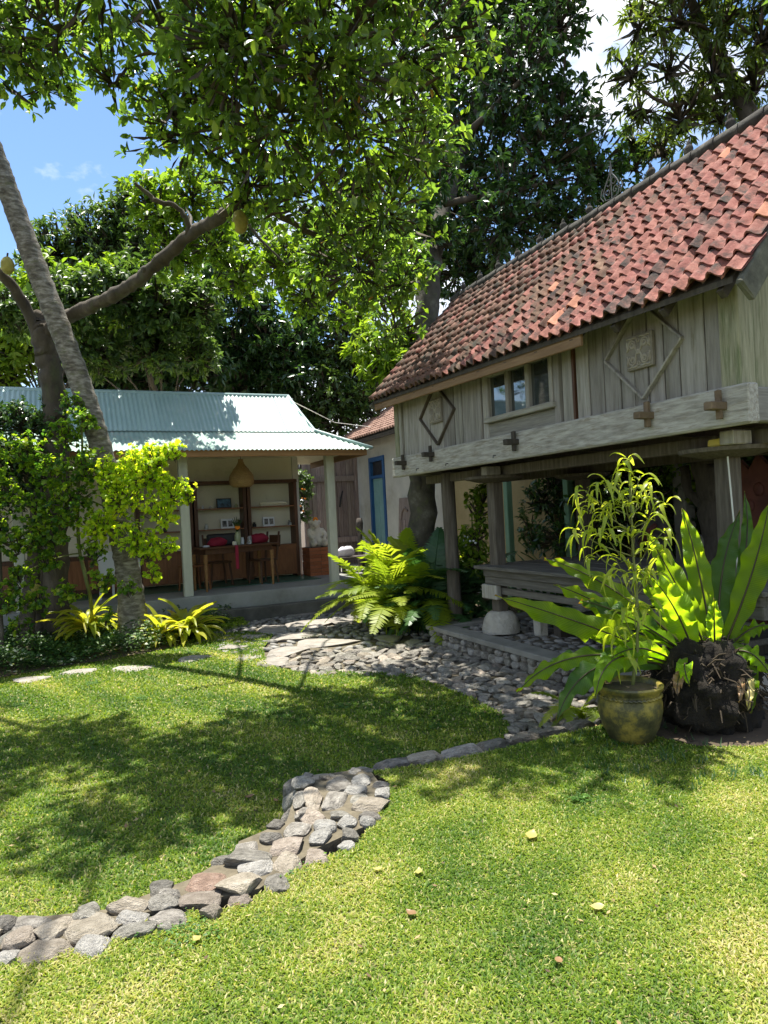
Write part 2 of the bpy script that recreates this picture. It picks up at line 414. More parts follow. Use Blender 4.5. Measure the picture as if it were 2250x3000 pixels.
def glassmat():
    m, t, N, Lk = new_mat('window_glass')
    out = N('ShaderNodeOutputMaterial'); b = N('ShaderNodeBsdfPrincipled')
    b.inputs['Base Color'].default_value = (.03, .04, .04, 1); b.inputs['Roughness'].default_value = .03
    b.inputs['IOR'].default_value = 1.52; b.inputs['Specular IOR Level'].default_value = 1.0
    b.inputs['Coat Weight'].default_value = 1.0; b.inputs['Coat Roughness'].default_value = .03; b.inputs['Coat IOR'].default_value = 1.9
    tc = N('ShaderNodeTexCoord'); no = N('ShaderNodeTexNoise'); no.inputs['Scale'].default_value = 2.2
    bp = N('ShaderNodeBump'); bp.inputs['Strength'].default_value = .12; bp.inputs['Distance'].default_value = .02
    Lk(tc.outputs['Object'], no.inputs['Vector']); Lk(no.outputs['Fac'], bp.inputs['Height']); Lk(bp.outputs['Normal'], b.inputs['Normal'])
    Lk(b.outputs[0], out.inputs['Surface'])
    return m
M_glass = glassmat()
def clearglass():
    m, t, N, Lk = new_mat('jar_glass')
    out = N('ShaderNodeOutputMaterial'); b = N('ShaderNodeBsdfPrincipled')
    b.inputs['Base Color'].default_value = (.85, .9, .9, 1); b.inputs['Roughness'].default_value = .05
    b.inputs['Transmission Weight'].default_value = .85
    Lk(b.outputs[0], out.inputs['Surface']); return m
M_jar = clearglass()
def potmat():
    m, t, N, Lk = new_mat('glazed_pot')
    out = N('ShaderNodeOutputMaterial'); b = N('ShaderNodeBsdfPrincipled')
    tc = N('ShaderNodeTexCoord'); no = N('ShaderNodeTexNoise'); no.inputs['Scale'].default_value = 4; no.inputs['Detail'].default_value = 9; no.inputs['Roughness'].default_value = .7
    Lk(tc.outputs['Object'], no.inputs['Vector'])
    r = ramp(N, [(.40, (.025, .024, .014)), (.50, (.08, .074, .03)), (.57, (.22, .175, .035)), (.68, (.36, .28, .07))]); Lk(no.outputs['Fac'], r.inputs['Fac'])
    Lk(r.outputs['Color'], b.inputs['Base Color']); b.inputs['Roughness'].default_value = .42
    n2 = N('ShaderNodeTexNoise'); n2.inputs['Scale'].default_value = 30; Lk(tc.outputs['Object'], n2.inputs['Vector'])
    bp = N('ShaderNodeBump'); bp.inputs['Strength'].default_value = .25; bp.inputs['Distance'].default_value = .01
    Lk(n2.outputs['Fac'], bp.inputs['Height']); Lk(bp.outputs['Normal'], b.inputs['Normal'])
    Lk(b.outputs[0], out.inputs['Surface']); return m
M_pot = potmat()

# ================================================================== GROUND
Z0 = 0.0       # far lawn and cobbled path
ZN = 0.18      # near lawn, a step higher
def flat(name, pts, z, mat, kind='structure', jitter=0.0):
    mb = MB(); mb.add([(p[0], p[1], z) for p in pts], [tuple(range(len(pts)))])
    o = mb.build(name, mat); o['kind'] = kind; return o
g = MB(); g.add([(-300, -300, -.07), (300, -300, -.07), (300, 400, -.07), (-300, 400, -.07)], [(0, 1, 2, 3)])
tag(g.build('ground', M_soil), kind='structure')

def in_poly(x, y, P):
    """vectorised point in polygon"""
    x = np.asarray(x); y = np.asarray(y); c = np.zeros(x.shape, bool); n = len(P); j = n - 1
    for i in range(n):
        xi, yi, xj, yj = P[i][0], P[i][1], P[j][0], P[j][1]
        k = ((yi > y) != (yj > y)) & (x < (xj - xi) * (y - yi) / (yj - yi + 1e-12) + xi)
        c ^= k; j = i
    return c
# lawn outline, from photo pixels on the ground plane
edge_far = [atz(px, py, Z0) for px, py in ((783, 1949), (869, 1969), (981, 1969), (1114, 1972), (1214, 1979), (1290, 2008), (1379, 2042), (1470, 2090), (1497, 2135), (1470, 2172))]
edge_mid = [atz(px, py, ZN) for px, py in ((1400, 2185), (1250, 2215), (1080, 2250), (862, 2290), (850, 2390), (690, 2450), (660, 2490), (545, 2545), (400, 2610), (300, 2640), (130, 2670), (0, 2690), (-400, 2760))]
edge_left = [atz(px, py, Z0) for px, py in ((-500, 2090), (-100, 1990), (60, 1950), (190, 1930), (330, 1905), (500, 1880), (620, 1860), (720, 1850), (800, 1860), (770, 1900))]
FAR = [(p.x, p.y) for p in edge_far + edge_mid] + [(-6, 1.0), (-9, 6)] + [(p.x, p.y) for p in edge_left]
flat('far_lawn', FAR, Z0, M_lawn)
edge_low = [atz(px, py, ZN) for px, py in ((-400, 2880), (0, 2815), (90, 2800), (220, 2780), (320, 2755), (440, 2700), (560, 2670), (650, 2665), (745, 2630), (850, 2560), (970, 2505), (1050, 2470), (1100, 2390), (1145, 2345), (1140, 2290), (1090, 2262), (1250, 2240), (1420, 2205), (1560, 2172), (1700, 2140), (1800, 2118))]
NEAR = [(p.x, p.y) for p in edge_low] + [(3.3, 3.75), (5.2, 3.1), (6, 1.0), (6, -4), (-5, -4), (-5, 0.5)]
NEAR_BED = [(3.35, 3.75), (3.3, 3.4), (3.4, 3.0), (3.65, 2.82), (4.4, 2.7), (5.2, 2.7), (5.2, 3.4)]
flat('near_lawn', NEAR, ZN, M_lawn)
nb = MB()
P = NEAR
nb.add([(p[0], p[1], ZN - .002) for p in P] + [(p[0], p[1], -.07) for p in P], [(i, (i + 1) % len(P), (i + 1) % len(P) + len(P), i + len(P)) for i in range(len(P))])
tag(nb.build('lawn_bank', M_soil), kind='structure')

# ---- grass blades
def blades(name, poly, z, n, lmin, lmax, wid, excl=(), seed=1, mean=.47):
    r = np.random.default_rng(seed)
    xs = [p[0] for p in poly]; ys = [p[1] for p in poly]
    N = int(n * 6)
    x = r.uniform(min(xs), max(xs), N); y = r.uniform(min(ys), max(ys), N)
    ok = in_poly(x, y, poly)
    for e in excl: ok &= ~in_poly(x, y, e)
    dep = x * CF.x + y * CF.y; lat = x * CR.x + y * CR.y
    ok &= (dep > 1.1) & (np.abs(lat) < dep * .70 + .9)
    # denser close to the camera
    ok &= r.random(N) < np.clip((3.4 / np.maximum(dep, 1)) ** 1.4, 0, 1)
    x = x[ok][:n]; y = y[ok][:n]; dep = dep[ok][:n]; m = len(x)
    sc = np.clip(dep / 3.2, 1, 2.6)
    a = r.uniform(0, 2 * np.pi, m); lean = r.uniform(.25, 1.25, m)
    ln = r.uniform(lmin, lmax, m) * (1 + .25 * (sc - 1)); w = wid * r.uniform(.7, 1.4, m) * sc ** .8
    dx, dy = np.cos(a), np.sin(a)
    px, py = -dy * w, dx * w
    base = np.stack([x, y, np.full(m, z - .004)], 1)
    d = np.stack([dx, dy, np.zeros(m)], 1); s = np.stack([px, py, np.zeros(m)], 1); up = np.array([0, 0, 1.0])
    mid = base + d * (ln * .40 * np.sin(lean))[:, None] + up * (ln * .55 * np.cos(lean * .8))[:, None]
    tip = base + d * (ln * 1.0 * np.sin(np.minimum(lean * 1.25, 1.5)))[:, None] + up * (ln * .80 * np.cos(np.minimum(lean * 1.1, 1.45)))[:, None]
    V = np.stack([base - s * .5, base + s * .5, mid - s * .5, mid + s * .5, tip], 1).reshape(-1, 3)
    o = (np.arange(m) * 5)[:, None]
    F = np.concatenate([o + np.array([[0, 1, 3]]), o + np.array([[0, 3, 2]]), o + np.array([[2, 3, 4]])], 0)
    # patchy colour: worn straw patches and lush patches
    pat = np.zeros(m)
    for i in range(5):
        k = r.uniform(-1, 1, 2) * (1.6 + i * 1.7); pat += np.sin(x * k[0] * 2.6 + y * k[1] * 2.6 + r.uniform(0, 6)) / (1 + i * .35)
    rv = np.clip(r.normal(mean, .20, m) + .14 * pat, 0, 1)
    # small bare scuffs where the soil shows
    cx = r.uniform(min(xs), max(xs), 60); cy = r.uniform(min(ys), max(ys), 60); cr = r.uniform(.02, .08, 60); thin = np.zeros(m, bool)
    for q in range(60): thin |= ((x - cx[q]) ** 2 + (y - cy[q]) ** 2 < cr[q] ** 2 * (1 + .6 * np.sin(np.arctan2(y - cy[q], x - cx[q]) * 3 + q)))
    tip[thin & (r.random(m) < .3), 2] = z; rv = np.where(thin, np.minimum(1, rv + .15), rv); V = np.stack([base - s * .5, base + s * .5, mid - s * .5, mid + s * .5, tip], 1); kp = ~(thin & (r.random(m) < .35)); V = V[kp].reshape(-1, 3); rv = rv[kp]; m = len(rv)
    o = (np.arange(m) * 5)[:, None]
    F = np.concatenate([o + np.array([[0, 1, 3]]), o + np.array([[0, 3, 2]]), o + np.array([[2, 3, 4]])], 0)
    rv = np.where(r.random(m) < .05, r.uniform(.85, 1, m), rv)
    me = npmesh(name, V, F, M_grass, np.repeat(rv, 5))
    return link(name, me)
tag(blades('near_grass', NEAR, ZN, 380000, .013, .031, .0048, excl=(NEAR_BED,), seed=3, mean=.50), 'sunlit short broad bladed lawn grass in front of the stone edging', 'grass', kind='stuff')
tag(blades('far_grass', FAR, Z0, 240000, .018, .038, .0058, seed=4, mean=.34), 'dappled short lawn grass beyond the stone edging', 'grass', kind='stuff')  # lower mean tints the far blades greener, painting in the lawn's shade

# ---- rocks
def rock_mesh(name, mat, seed, amp=.16, sub=2, flatten=.6):
    bm = bmesh.new(); bmesh.ops.create_icosphere(bm, subdivisions=sub, radius=1)
    off = Vector((seed * 3.7, seed * 1.9, seed * 5.3))
    rr = random.Random(seed); planes = []
    for _ in range(9):
        a = rr.uniform(0, 6.28); e = rr.uniform(-.5, 1.1)
        planes.append((Vector((math.cos(a) * math.cos(e), math.sin(a) * math.cos(e), math.sin(e))), rr.uniform(.58, .85)))
    for v in bm.verts:
        for pn, pd_ in planes:
            q = v.co.dot(pn)
            if q > pd_: v.co -= pn * (q - pd_)
    for v in bm.verts:
        n = mnoise.noise(v.co * 1.1 + off) * amp * 1.5 + mnoise.noise(v.co * 2.6 + off) * amp * .5
        v.co *= 1 + n
        # squarish plan, flatter top
        v.co.x = math.copysign(abs(v.co.x) ** .82, v.co.x); v.co.y = math.copysign(abs(v.co.y) ** .82, v.co.y)
        if v.co.z > .55: v.co.z = .55 + (v.co.z - .55) * .35
    me = bpy.data.meshes.new(name); bm.to_mesh(me); bm.free()
    me.polygons.foreach_set('use_smooth', [True] * len(me.polygons)); me.set_sharp_from_angle(angle=R(24))
    me.materials.append(mat); return me
ROCKS = {k: [rock_mesh('rock', m, i + 11 * j, sub=3) for i in range(9)] for j, (k, m) in enumerate((('g', M_rock), ('w', M_rockwarm), ('l', M_rocklight)))}
ROCKLO = [rock_mesh('cobble', M_rock, 50 + i, sub=1, amp=.25) for i in range(8)]
ROCKFLAG = [rock_mesh('flag', M_flag, 80 + i, sub=2, amp=.28) for i in range(5)]

def scatter(poly, rmin, n, seed, zones=None):
    r = random.Random(seed); pts = []; xs = [p[0] for p in poly]; ys = [p[1] for p in poly]
    cell = rmin; grid = {}
    cand_x = [r.uniform(min(xs), max(xs)) for _ in range(n)]; cand_y = [r.uniform(min(ys), max(ys)) for _ in range(n)]
    ok = in_poly(cand_x, cand_y, poly)
    for x, y, k in zip(cand_x, cand_y, ok):
        if not k: continue
        gx, gy = int(x // cell), int(y // cell); bad = False
        for ix in (-1, 0, 1):
            for iy in (-1, 0, 1):
                for (qx, qy) in grid.get((gx + ix, gy + iy), ()):
                    if (qx - x) ** 2 + (qy - y) ** 2 < rmin * rmin: bad = True; break
        if not bad:
            grid.setdefault((gx, gy), []).append((x, y)); pts.append((x, y))
    return pts
edging = thing('stone_edging', atz(700, 2520, .0), 'winding low wall of rounded river stones between the two lawns', 'stone wall')
# mortar bed following the band
bed_u = [atz(px, py, .16) for px, py in ((-250, 2745), (0, 2712), (130, 2690), (330, 2668), (420, 2630), (560, 2580), (690, 2500), (700, 2470), (840, 2410), (872, 2310), (900, 2278))]
bed_l = [atz(px, py, .16) for px, py in ((-250, 2845), (0, 2800), (130, 2785), (330, 2740), (430, 2690), (600, 2655), (760, 2620), (930, 2500), (1080, 2430), (1130, 2330), (1080, 2262))]
mb = MB(); n = len(bed_u)
vs = [(p.x, p.y, .168) for p in bed_u] + [(p.x, p.y, .184) for p in bed_l] + [(p.x, p.y, -.05) for p in bed_u] + [(p.x, p.y, -.05) for p in bed_l]
fs = []
for i in range(n - 1):
    fs += [(i, i + 1, n + i + 1, n + i), (i, 2 * n + i, 2 * n + i + 1, i + 1), (n + i, n + i + 1, 3 * n + i + 1, 3 * n + i)]
fs += [(0, n, 3 * n, 2 * n), (n - 1, 3 * n - 1, 4 * n - 1, 2 * n - 1)]
mb.add(vs, fs); mb.build('mortar_bed', M_mortar, edging)
ST = [(20, 795, 40, 25, 'g'), (120, 790, 85, 32, 'g'), (215, 805, 65, 45, 'w'), (80, 850, 60, 35, 'w'), (15, 845, 25, 25, 'g'), (35, 915, 45, 35, 'l'),
      (190, 890, 105, 45, 'w'), (355, 800, 100, 50, 'w'), (360, 875, 60, 38, 'l'), (330, 768, 60, 15, 'g'), (510, 720, 80, 28, 'w'), (525, 765, 65, 30, 'l'),
      (640, 715, 55, 28, 'g'), (655, 680, 45, 18, 'g'), (520, 820, 75, 25, 'g'), (660, 768, 100, 32, 'g'), (645, 802, 40, 15, 'g'), (785, 690, 90, 42, 'w'),
      (805, 620, 85, 42, 'o'), (820, 750, 45, 20, 'w'), (925, 640, 85, 42, 'w'), (940, 700, 55, 32, 'w'), (1075, 635, 60, 38, 'g'), (970, 540, 100, 25, 'g'),
      (985, 575, 75, 32, 'l'), (1115, 560, 65, 38, 'w'), (1235, 530, 55, 30, 'w'), (955, 497, 45, 32, 'g'), (1050, 460, 50, 18, 'g'), (1110, 490, 80, 40, 'w'),
      (1155, 430, 45, 28, 'g'), (1205, 375, 60, 25, 'w'), (1245, 465, 42, 28, 'l'), (1265, 418, 42, 22, 'l'), (1320, 370, 45, 20, 'g'), (1350, 405, 35, 22, 'l'),
      (1360, 445, 38, 22, 'g'), (1345, 490, 42, 20, 'l'), (1430, 403, 30, 14, 'l'), (1220, 305, 45, 40, 'w'), (1300, 315, 42, 35, 'g'), (1180, 250, 40, 20, 'g'),
      (1315, 255, 60, 25, 'g'), (1390, 275, 50, 18, 'l'), (1400, 310, 50, 25, 'g'), (1440, 330, 85, 30, 'w'), (1490, 290, 35, 15, 'l'), (1410, 240, 40, 20, 'l'),
      (1480, 255, 30, 12, 'g'), (1440, 375, 50, 20, 'g'), (-60, 850, 60, 40, 'w'), (-60, 930, 60, 35, 'g'), (-70, 800, 55, 28, 'g'),
      (1170, 310, 26, 40, 'g'), (1175, 370, 22, 25, 'g')]
M_rockor = surf('orange_rock', [(.3, (.21, .14, .10)), (.5, (.34, .23, .17)), (.75, (.45, .34, .27))], 2, rough=.9, bump=.9, bscale=5, bdist=.06)
for i, (cx, cy, hw, hh, k) in enumerate(ST):
    px, py = cx / 1.327, 2100 + cy / 1.327
    c = atz(px, py, .20); a = atz(px - hw / 1.327, py, .20); b = atz(px, py - hh / 1.327, .20); b2 = atz(px, py + hh / 1.327, .20)
    rx = (c - a).length * 1.05; ry = (b - b2).length * .5 * 1.06
    h = min(max(.040, .36 * min(rx, ry)), .060)
    me = rock_mesh('stone', M_rockor, 200 + i) if k == 'o' else random.choice(ROCKS[k])
    o = link('stone', me, edging, TRS((c.x, c.y, .178 + random.uniform(-.010, .014)), (random.uniform(-.14, .14), random.uniform(-.14, .14), -YAW + random.uniform(-.25, .25)), (rx, ry, h)))
BEDP = [(p.x, p.y) for p in bed_u] + [(p.x, p.y) for p in bed_l[::-1]]
done = []
for (cx, cy, hw, hh, k) in ST:
    px, py = cx / 1.327, 2100 + cy / 1.327; c = atz(px, py, .20); done.append((c.x, c.y, (c - atz(px - hw / 1.327, py, .20)).length * .9, (atz(px, py - hh / 1.327, .2) - atz(px, py + hh / 1.327, .2)).length * .45))
def free(p, f):
    dx0, dy0 = p[0], p[1]
    for (x, y, a, b) in done:
        u_ = (p[0] - x) * CR.x + (p[1] - y) * CR.y; v_ = (p[0] - x) * CF.x + (p[1] - y) * CF.y
        if (u_ / (a + f)) ** 2 + (v_ / (b + f)) ** 2 < 1: return False
    return True
for p in scatter(BEDP, .07, 9000, 31):
    if free(p, .036):
        s_ = random.uniform(.035, .06); done.append((p[0], p[1], s_, s_))
        link('stone', random.choice(ROCKS['g'] if random.random() < .75 else ROCKS['w']), edging, TRS((p[0], p[1], .172), (random.uniform(-.2, .2), random.uniform(-.2, .2), random.uniform(0, 6)), (s_ * 1.15, s_, .03)))
for (px, py, w_) in ((868, 2330, .09), (872, 2375, .08), (866, 2300, .07)):
    c = atz(px, py, .12); link('wall_stone', random.choice(ROCKS['g']), edging, TRS((c.x, c.y, .075), (random.uniform(-.2, .2), random.uniform(-.2, .2), random.uniform(0, 6)), (w_, w_ * .9, .105)))
# slim kerb that carries on from the corner past the pot
KERB = [atz(px, py, .18) for px, py in ((895, 2282), (1000, 2262), (1100, 2240), (1200, 2215), (1300, 2195), (1400, 2178), (1490, 2158), (1570, 2138), (1650, 2122), (1740, 2102), (1830, 2085))]
for i in range(len(KERB) - 1):
    a, b = KERB[i], KERB[i + 1]; m = (a + b) / 2; d = b - a
    link('kerb_stone', random.choice(ROCKS['g' if i % 3 else 'w']), edging, TRS((m.x, m.y, .125), (0, random.uniform(-.06, .06), math.atan2(d.y, d.x) + random.uniform(-.06, .06)), (d.length * .62, .05 + random.uniform(0, .02), .085)))

# ---- cobbled path, flagstones, stepping stones
PATHPX = [(640, 1905), (700, 1935), (783, 1955), (869, 1975), (981, 1976), (1114, 1978), (1214, 1984), (1290, 2013), (1379, 2048), (1470, 2095), (1503, 2135), (1480, 2172), (1560, 2150), (1700, 2118), (1790, 2095), (1830, 2060)]
PATH = [tuple(atz(px, py, 0)[:2]) for px, py in PATHPX] + [(4.15, 4.4), (4.15, 8.0), (4.6, 8.1), (4.9, 9.0), (5.6, 10.2), (5.6, 11.4), (0.9, 11.35), (0.9, 11.0), (1.4, 10.3)]
pm = flat('cobbled_path', PATH, -.03, M_mortar)
pm['label'] = 'cobbled path of dark river stones round the lawn'
FLAGPX = [(905, 1788, 75, 16), (905, 1826, 100, 16), (800, 1840, 60, 12), (870, 1862, 90, 14), (960, 1880, 110, 12), (1140, 1868, 55, 14), (840, 1905, 80, 16), (800, 1935, 70, 14), (720, 1925, 60, 14), (700, 1790, 60, 12), (1010, 1820, 50, 10), (1210, 1880, 40, 10)]
flags = []
for i, (px, py, hw, hh) in enumerate(FLAGPX):
    c = atz(px, py, 0); rx = (atz(px + hw, py, 0) - c).length; ry = (atz(px, py - hh, 0) - atz(px, py + hh, 0)).length / 2
    flags.append((c.x, c.y, max(rx, ry)))
    link('flagstone', ROCKFLAG[i % 5], pm, TRS((c.x, c.y, -.012), (0, 0, -YAW + random.uniform(-.2, .2)), (rx * .85, min(ry, rx * 1.2), .045)))
cob = [p for p in scatter(PATH, .105, 26000, 5) if all((p[0] - f[0]) ** 2 + (p[1] - f[1]) ** 2 > (f[2] * .8) ** 2 for f in flags)]
cob.sort(key=lambda p: p[0] * CF.x + p[1] * CF.y)
def cobble_M(p, z=-.015, s0=.062, s1=.088):
    s = random.uniform(s0, s1); e = random.uniform(.75, 1.35)
    return TRS((p[0], p[1], z + random.uniform(-.012, .012)), (random.uniform(-.2, .2), random.uniform(-.2, .2), random.uniform(0, 6.3)), (s * e, s / e, random.uniform(.028, .045)))
def vis(p, z=0):
    d = p[0] * CF.x + p[1] * CF.y; l = p[0] * CR.x + p[1] * CR.y
    return d > .5 and abs(l / d) < .75
cobv = [p for p in cob if vis(p)]
for p in cobv[:300]:
    link('cobble', random.choice(ROCKS['g'] if random.random() < .8 else ROCKS['w']), pm, cobble_M(p))
def joined(name, src, mats, mat, parent=None):
    Vs = []; Fs = []; off = 0; cache = {}
    for me, M in zip(src, mats):
        if me.name not in cache:
            v = np.empty(len(me.vertices) * 3, np.float32); me.vertices.foreach_get('co', v)
            f = np.empty(len(me.loops), np.int32); me.loops.foreach_get('vertex_index', f)
            cache[me.name] = (v.reshape(-1, 3), f.reshape(-1, len(me.polygons[0].vertices)))
        v, f = cache[me.name]; A = np.array(M)
        Vs.append(v @ A[:3, :3].T + A[:3, 3]); Fs.append(f + off); off += len(v)
    me = npmesh(name, np.concatenate(Vs), np.concatenate(Fs), mat, smooth=True)
    return link(name, me, parent)
rest = cobv[300:]
o = joined('small_cobbles', [random.choice(ROCKLO) for _ in rest], [cobble_M(p) for p in rest], surf('far_cobble', [(.3, (.085, .08, .072)), (.5, (.20, .19, .17)), (.7, (.33, .315, .285))], 7, rough=.82, bump=.4, detail=2, coord='Object'), pm)
o['kind'] = 'stuff'
STEPS = [(95, 1992, 60, 12, 'flat pale stepping stone half under white flecked ground cover'), (235, 1968, 70, 10, 'long flat stepping stone below the thin stemmed shrub'), (395, 1960, 75, 13, 'grey stepping stone below the leaning palm trunk'),
         (565, 1930, 70, 14, 'sunlit stepping stone below the yellow rosette plant'), (680, 1897, 60, 11, 'pale stepping stone between the palm bed and the flagstones'), (745, 1866, 45, 8, 'small stepping stone where the row meets the cobbled path')]
for i, (px, py, hw, hh, lb) in enumerate(STEPS):
    c = atz(px, py, 0); rx = (atz(px + hw, py, 0) - c).length; ry = (atz(px, py - hh, 0) - atz(px, py + hh, 0)).length / 2
    tag(link('stepping_stone', ROCKFLAG[(i * 2) % 5], None, TRS((c.x, c.y, .0), (0, 0, -YAW + random.uniform(-.1, .1)), (rx * .85, min(ry, rx) * .8, .04))), lb, 'stepping stone', 'row of stepping stones along the planting bed')

# ---- fallen leaves
def flat_leaf_mesh(name, mat):
    mb = MB(); vs = []
    for i in range(7):
        t = i / 6; w = .36 * math.sin(math.pi * t ** .8) if 0 < t < 1 else 0.02
        for q in (-1, 0, 1): vs.append((q * w * .9, t, .05 * abs(q) * (1 + .5 * math.sin(t * 7)) + .22 * (t - .5) ** 2))
    fs = []
    for i in range(6):
        for q in range(2): a = i * 3 + q; fs.append((a, a + 1, a + 4, a + 3))
    mb.add(vs, fs); return mb.mesh(name, mat, True)
LEAF_Y = flat_leaf_mesh('fallen_leaf', M_dryleaf); LEAF_B = flat_leaf_mesh('brown_fallen_leaf', M_brownleaf)
for (px, py, L_, k, a, lb) in ((585, 2750, .062, 'y', .3, 'large yellow leaf fallen beside the stone edging'), (1120, 2540, .055, 'y', 1.3, 'small upright yellow leaf fallen on the sunlit lawn'), (1225, 2557, .06, 'y', -.6, 'pale greenish leaf fallen flat on the lawn'),
                         (1550, 2455, .10, 'y', -.9, 'long pale leaf fallen on the lawn below the pot'), (1770, 2650, .07, 'y', 1.2, 'curled pale leaf fallen on open lawn'), (1218, 2675, .06, 'b', .4, 'dark curled leaf fallen on the sunlit lawn'),
                         (745, 2327, .075, 'b', 1.2, 'brown leaf lying on the shaded lawn beside the wall corner'), (812, 2345, .05, 'b', .2, 'small dark leaf on shaded lawn near the wall corner'), (1640, 2800, .05, 'b', 2.2, 'brown dead leaf in the grass')):
    z = Z0 if py < 2400 and px < 850 else ZN
    c = atz(px, py, z + .025); L_ *= .8
    tag(link('fallen_leaf', LEAF_Y if k == 'y' else LEAF_B, None, TRS((c.x, c.y, z + .018), (random.uniform(-.2, .2), random.uniform(-.2, .2), a), (L_, L_, L_))), lb, 'leaf', 'fallen leaves on the lawn')

def litter(name, poly, z, n, seed, mat, lb, l0, l1, clump=None):
    r = np.random.default_rng(seed); xs = [p[0] for p in poly]; ys = [p[1] for p in poly]
    if clump:
        cx = r.uniform(min(xs), max(xs), clump); cy = r.uniform(min(ys), max(ys), clump); k = r.integers(0, clump, n * 2); sd = r.uniform(.02, .09, clump)
        x = cx[k] + r.normal(0, 1, n * 2) * sd[k]; y = cy[k] + r.normal(0, 1, n * 2) * sd[k]
    else:
        x = r.uniform(min(xs), max(xs), n * 4); y = r.uniform(min(ys), max(ys), n * 4)
    dep = x * CF.x + y * CF.y; lat = x * CR.x + y * CR.y
    ok = in_poly(x, y, poly) & (dep > 1.6) & (np.abs(lat) < dep * .62 + .3); x = x[ok][:n]; y = y[ok][:n]; m = len(x)
    a = r.uniform(0, 6.3, m); L_ = r.uniform(l0, l1, m); d = np.stack([np.cos(a), np.sin(a), r.uniform(-.15, .35, m)], 1); sd_ = np.stack([-np.sin(a), np.cos(a), r.uniform(-.3, .3, m)], 1) * (L_ * .26)[:, None]
    P = np.stack([x, y, z + r.uniform(.008, .026, m)], 1); V = np.stack([P, P + d * (L_ * .5)[:, None] - sd_, P + d * L_[:, None], P + d * (L_ * .5)[:, None] + sd_], 1).reshape(-1, 3)
    F = (np.arange(m) * 4)[:, None] + np.array([[0, 1, 2, 3]])
    o = link(name, npmesh(name, V, F, mat, np.repeat(r.random(m), 4))); return tag(o, lb, 'leaf litter' if not clump else 'weeds', kind='stuff')
M_litter = leafmat('litter', [(0, (.05, .03, .018)), (.5, (.16, .10, .05)), (.85, (.34, .25, .12)), (1, (.5, .42, .2))], trans=.1, rough=.8)
M_weed = leafmat('weed_leaf', [(0, (.035, .10, .018)), (.6, (.07, .17, .025)), (1, (.13, .24, .03))], trans=.35, rough=.5)
litter('near_leaf_litter', NEAR, ZN, 420, 61, M_litter, 'tiny dead leaf bits scattered over the sunlit lawn', .010, .030)
litter('far_leaf_litter', FAR, Z0, 320, 62, M_litter, 'tiny dead leaf bits scattered over the shaded lawn', .015, .04)
litter('near_weeds', NEAR, ZN, 5200, 63, M_weed, 'small dark clover like weed patches in the near lawn', .010, .022, 60)
litter('far_weeds', FAR, Z0, 3000, 64, M_weed, 'small dark weed patches in the far lawn', .014, .03, 40)

# ================================================================== STONE PLATFORM UNDER THE BARN
ZP = 0.22
plat = thing('stone_platform', (5.4, 5.6, 0), 'low stone platform with cement coping and round stone facing under the barn', 'platform')
mb = MB(); mb.box((4.16, 2.2, -.06), (7.0, 7.74, .165)); mb.build('fill', M_mortar, plat)
ys = [7.80, 6.95, 6.05, 5.2, 4.35, 3.4]
for i in range(len(ys) - 1):
    mb = MB(); mb.box((4.10, ys[i + 1] + .004, .165), (4.34, ys[i] - .004, .225), bev=.008, jit=.002); mb.build('coping_slab', M_conc, plat)
xs = [4.345, 5.1, 5.9, 7.0]
for i in range(3):
    mb = MB(); mb.box((xs[i] + .003, 7.56, .163), (xs[i + 1] - .003, 7.80, .223), bev=.008, jit=.002); mb.build('coping_slab', M_conc, plat)
y = 7.74; k = 0
while y > 3.6:
    s = random.uniform(.055, .085); row = [(.045 + random.uniform(-.01, .01), s), (.13 + random.uniform(-.012, .008), s * random.uniform(.75, 1.05))]
    for z, ss in row:
        link('facing_stone', random.choice(ROCKS['g'] if random.random() < .7 else ROCKS['l']), plat, TRS((4.15, y - s * random.uniform(.8, 1.2), z), (random.uniform(-.3, .3), R(90) + random.uniform(-.15, .15), random.uniform(-.3, .3)), (ss * .72, ss * 1.02, .05)))
    y -= s * 1.95
top = [p for p in scatter([(4.36, 3.0), (6.9, 3.0), (6.9, 7.55), (4.36, 7.55)], .10, 9000, 9)]
top.sort(key=lambda p: p[0] + .3 * p[1])
for p in top[:90]: link('cobble', random.choice(ROCKS['g']), plat, cobble_M(p, .165))
o = joined('platform_cobbles', [random.choice(ROCKLO) for _ in top[90:]], [cobble_M(p, .165) for p in top[90:]], MATS['far_cobble'], plat); o['kind'] = 'stuff'

# ================================================================== BARN
BY0, BY1 = 3.10, 8.58
barn = thing('rice_barn', (5.33, 5.8, ZP), 'raised weathered timber barn with red clay tile roof on posts', 'barn')
XF = 4.22
# --- wall planks
def plank(y0, y1, z0=2.43, z1=3.38, x=XF, mat=M_woodgrey, th=.03):
    mb = MB(); mb.box((x + random.uniform(-.004, .004), y0 + .006, z0), (x + th, y1 - .006, z1), bev=.004, jit=.0015)
    return mb.build('plank', mat, barn)
for a, b in ((8.37, 8.20), (8.20, 7.97), (7.97, 7.62), (7.62, 7.30), (7.30, 7.02), (7.02, 6.84), (6.84, 6.49)): plank(b, a)
for a, b in ((5.06, 4.95), (4.86, 4.69), (4.69, 4.51), (4.51, 4.32), (4.32, 4.17), (4.17, 4.02), (4.02, 3.86), (3.86, 3.71), (3.71, 3.48), (3.48, 3.33)): plank(b, a)
for y0, y1, x, m in ((8.375, 8.45, 4.185, M_woodgrey), (6.40, 6.485, 4.195, M_woodgrey), (5.065, 5.145, 4.19, M_woodgrey), (4.895, 4.945, 4.20, M_woodgrey), (4.865, 4.893, 4.195, M_teakdark), (6.29, 6.395, 4.215, M_woodgrey)):
    mb = MB(); mb.box((x, y0, 2.43), (x + .06, y1, 3.37), bev=.005, jit=.0015); mb.build('stud', m, barn)
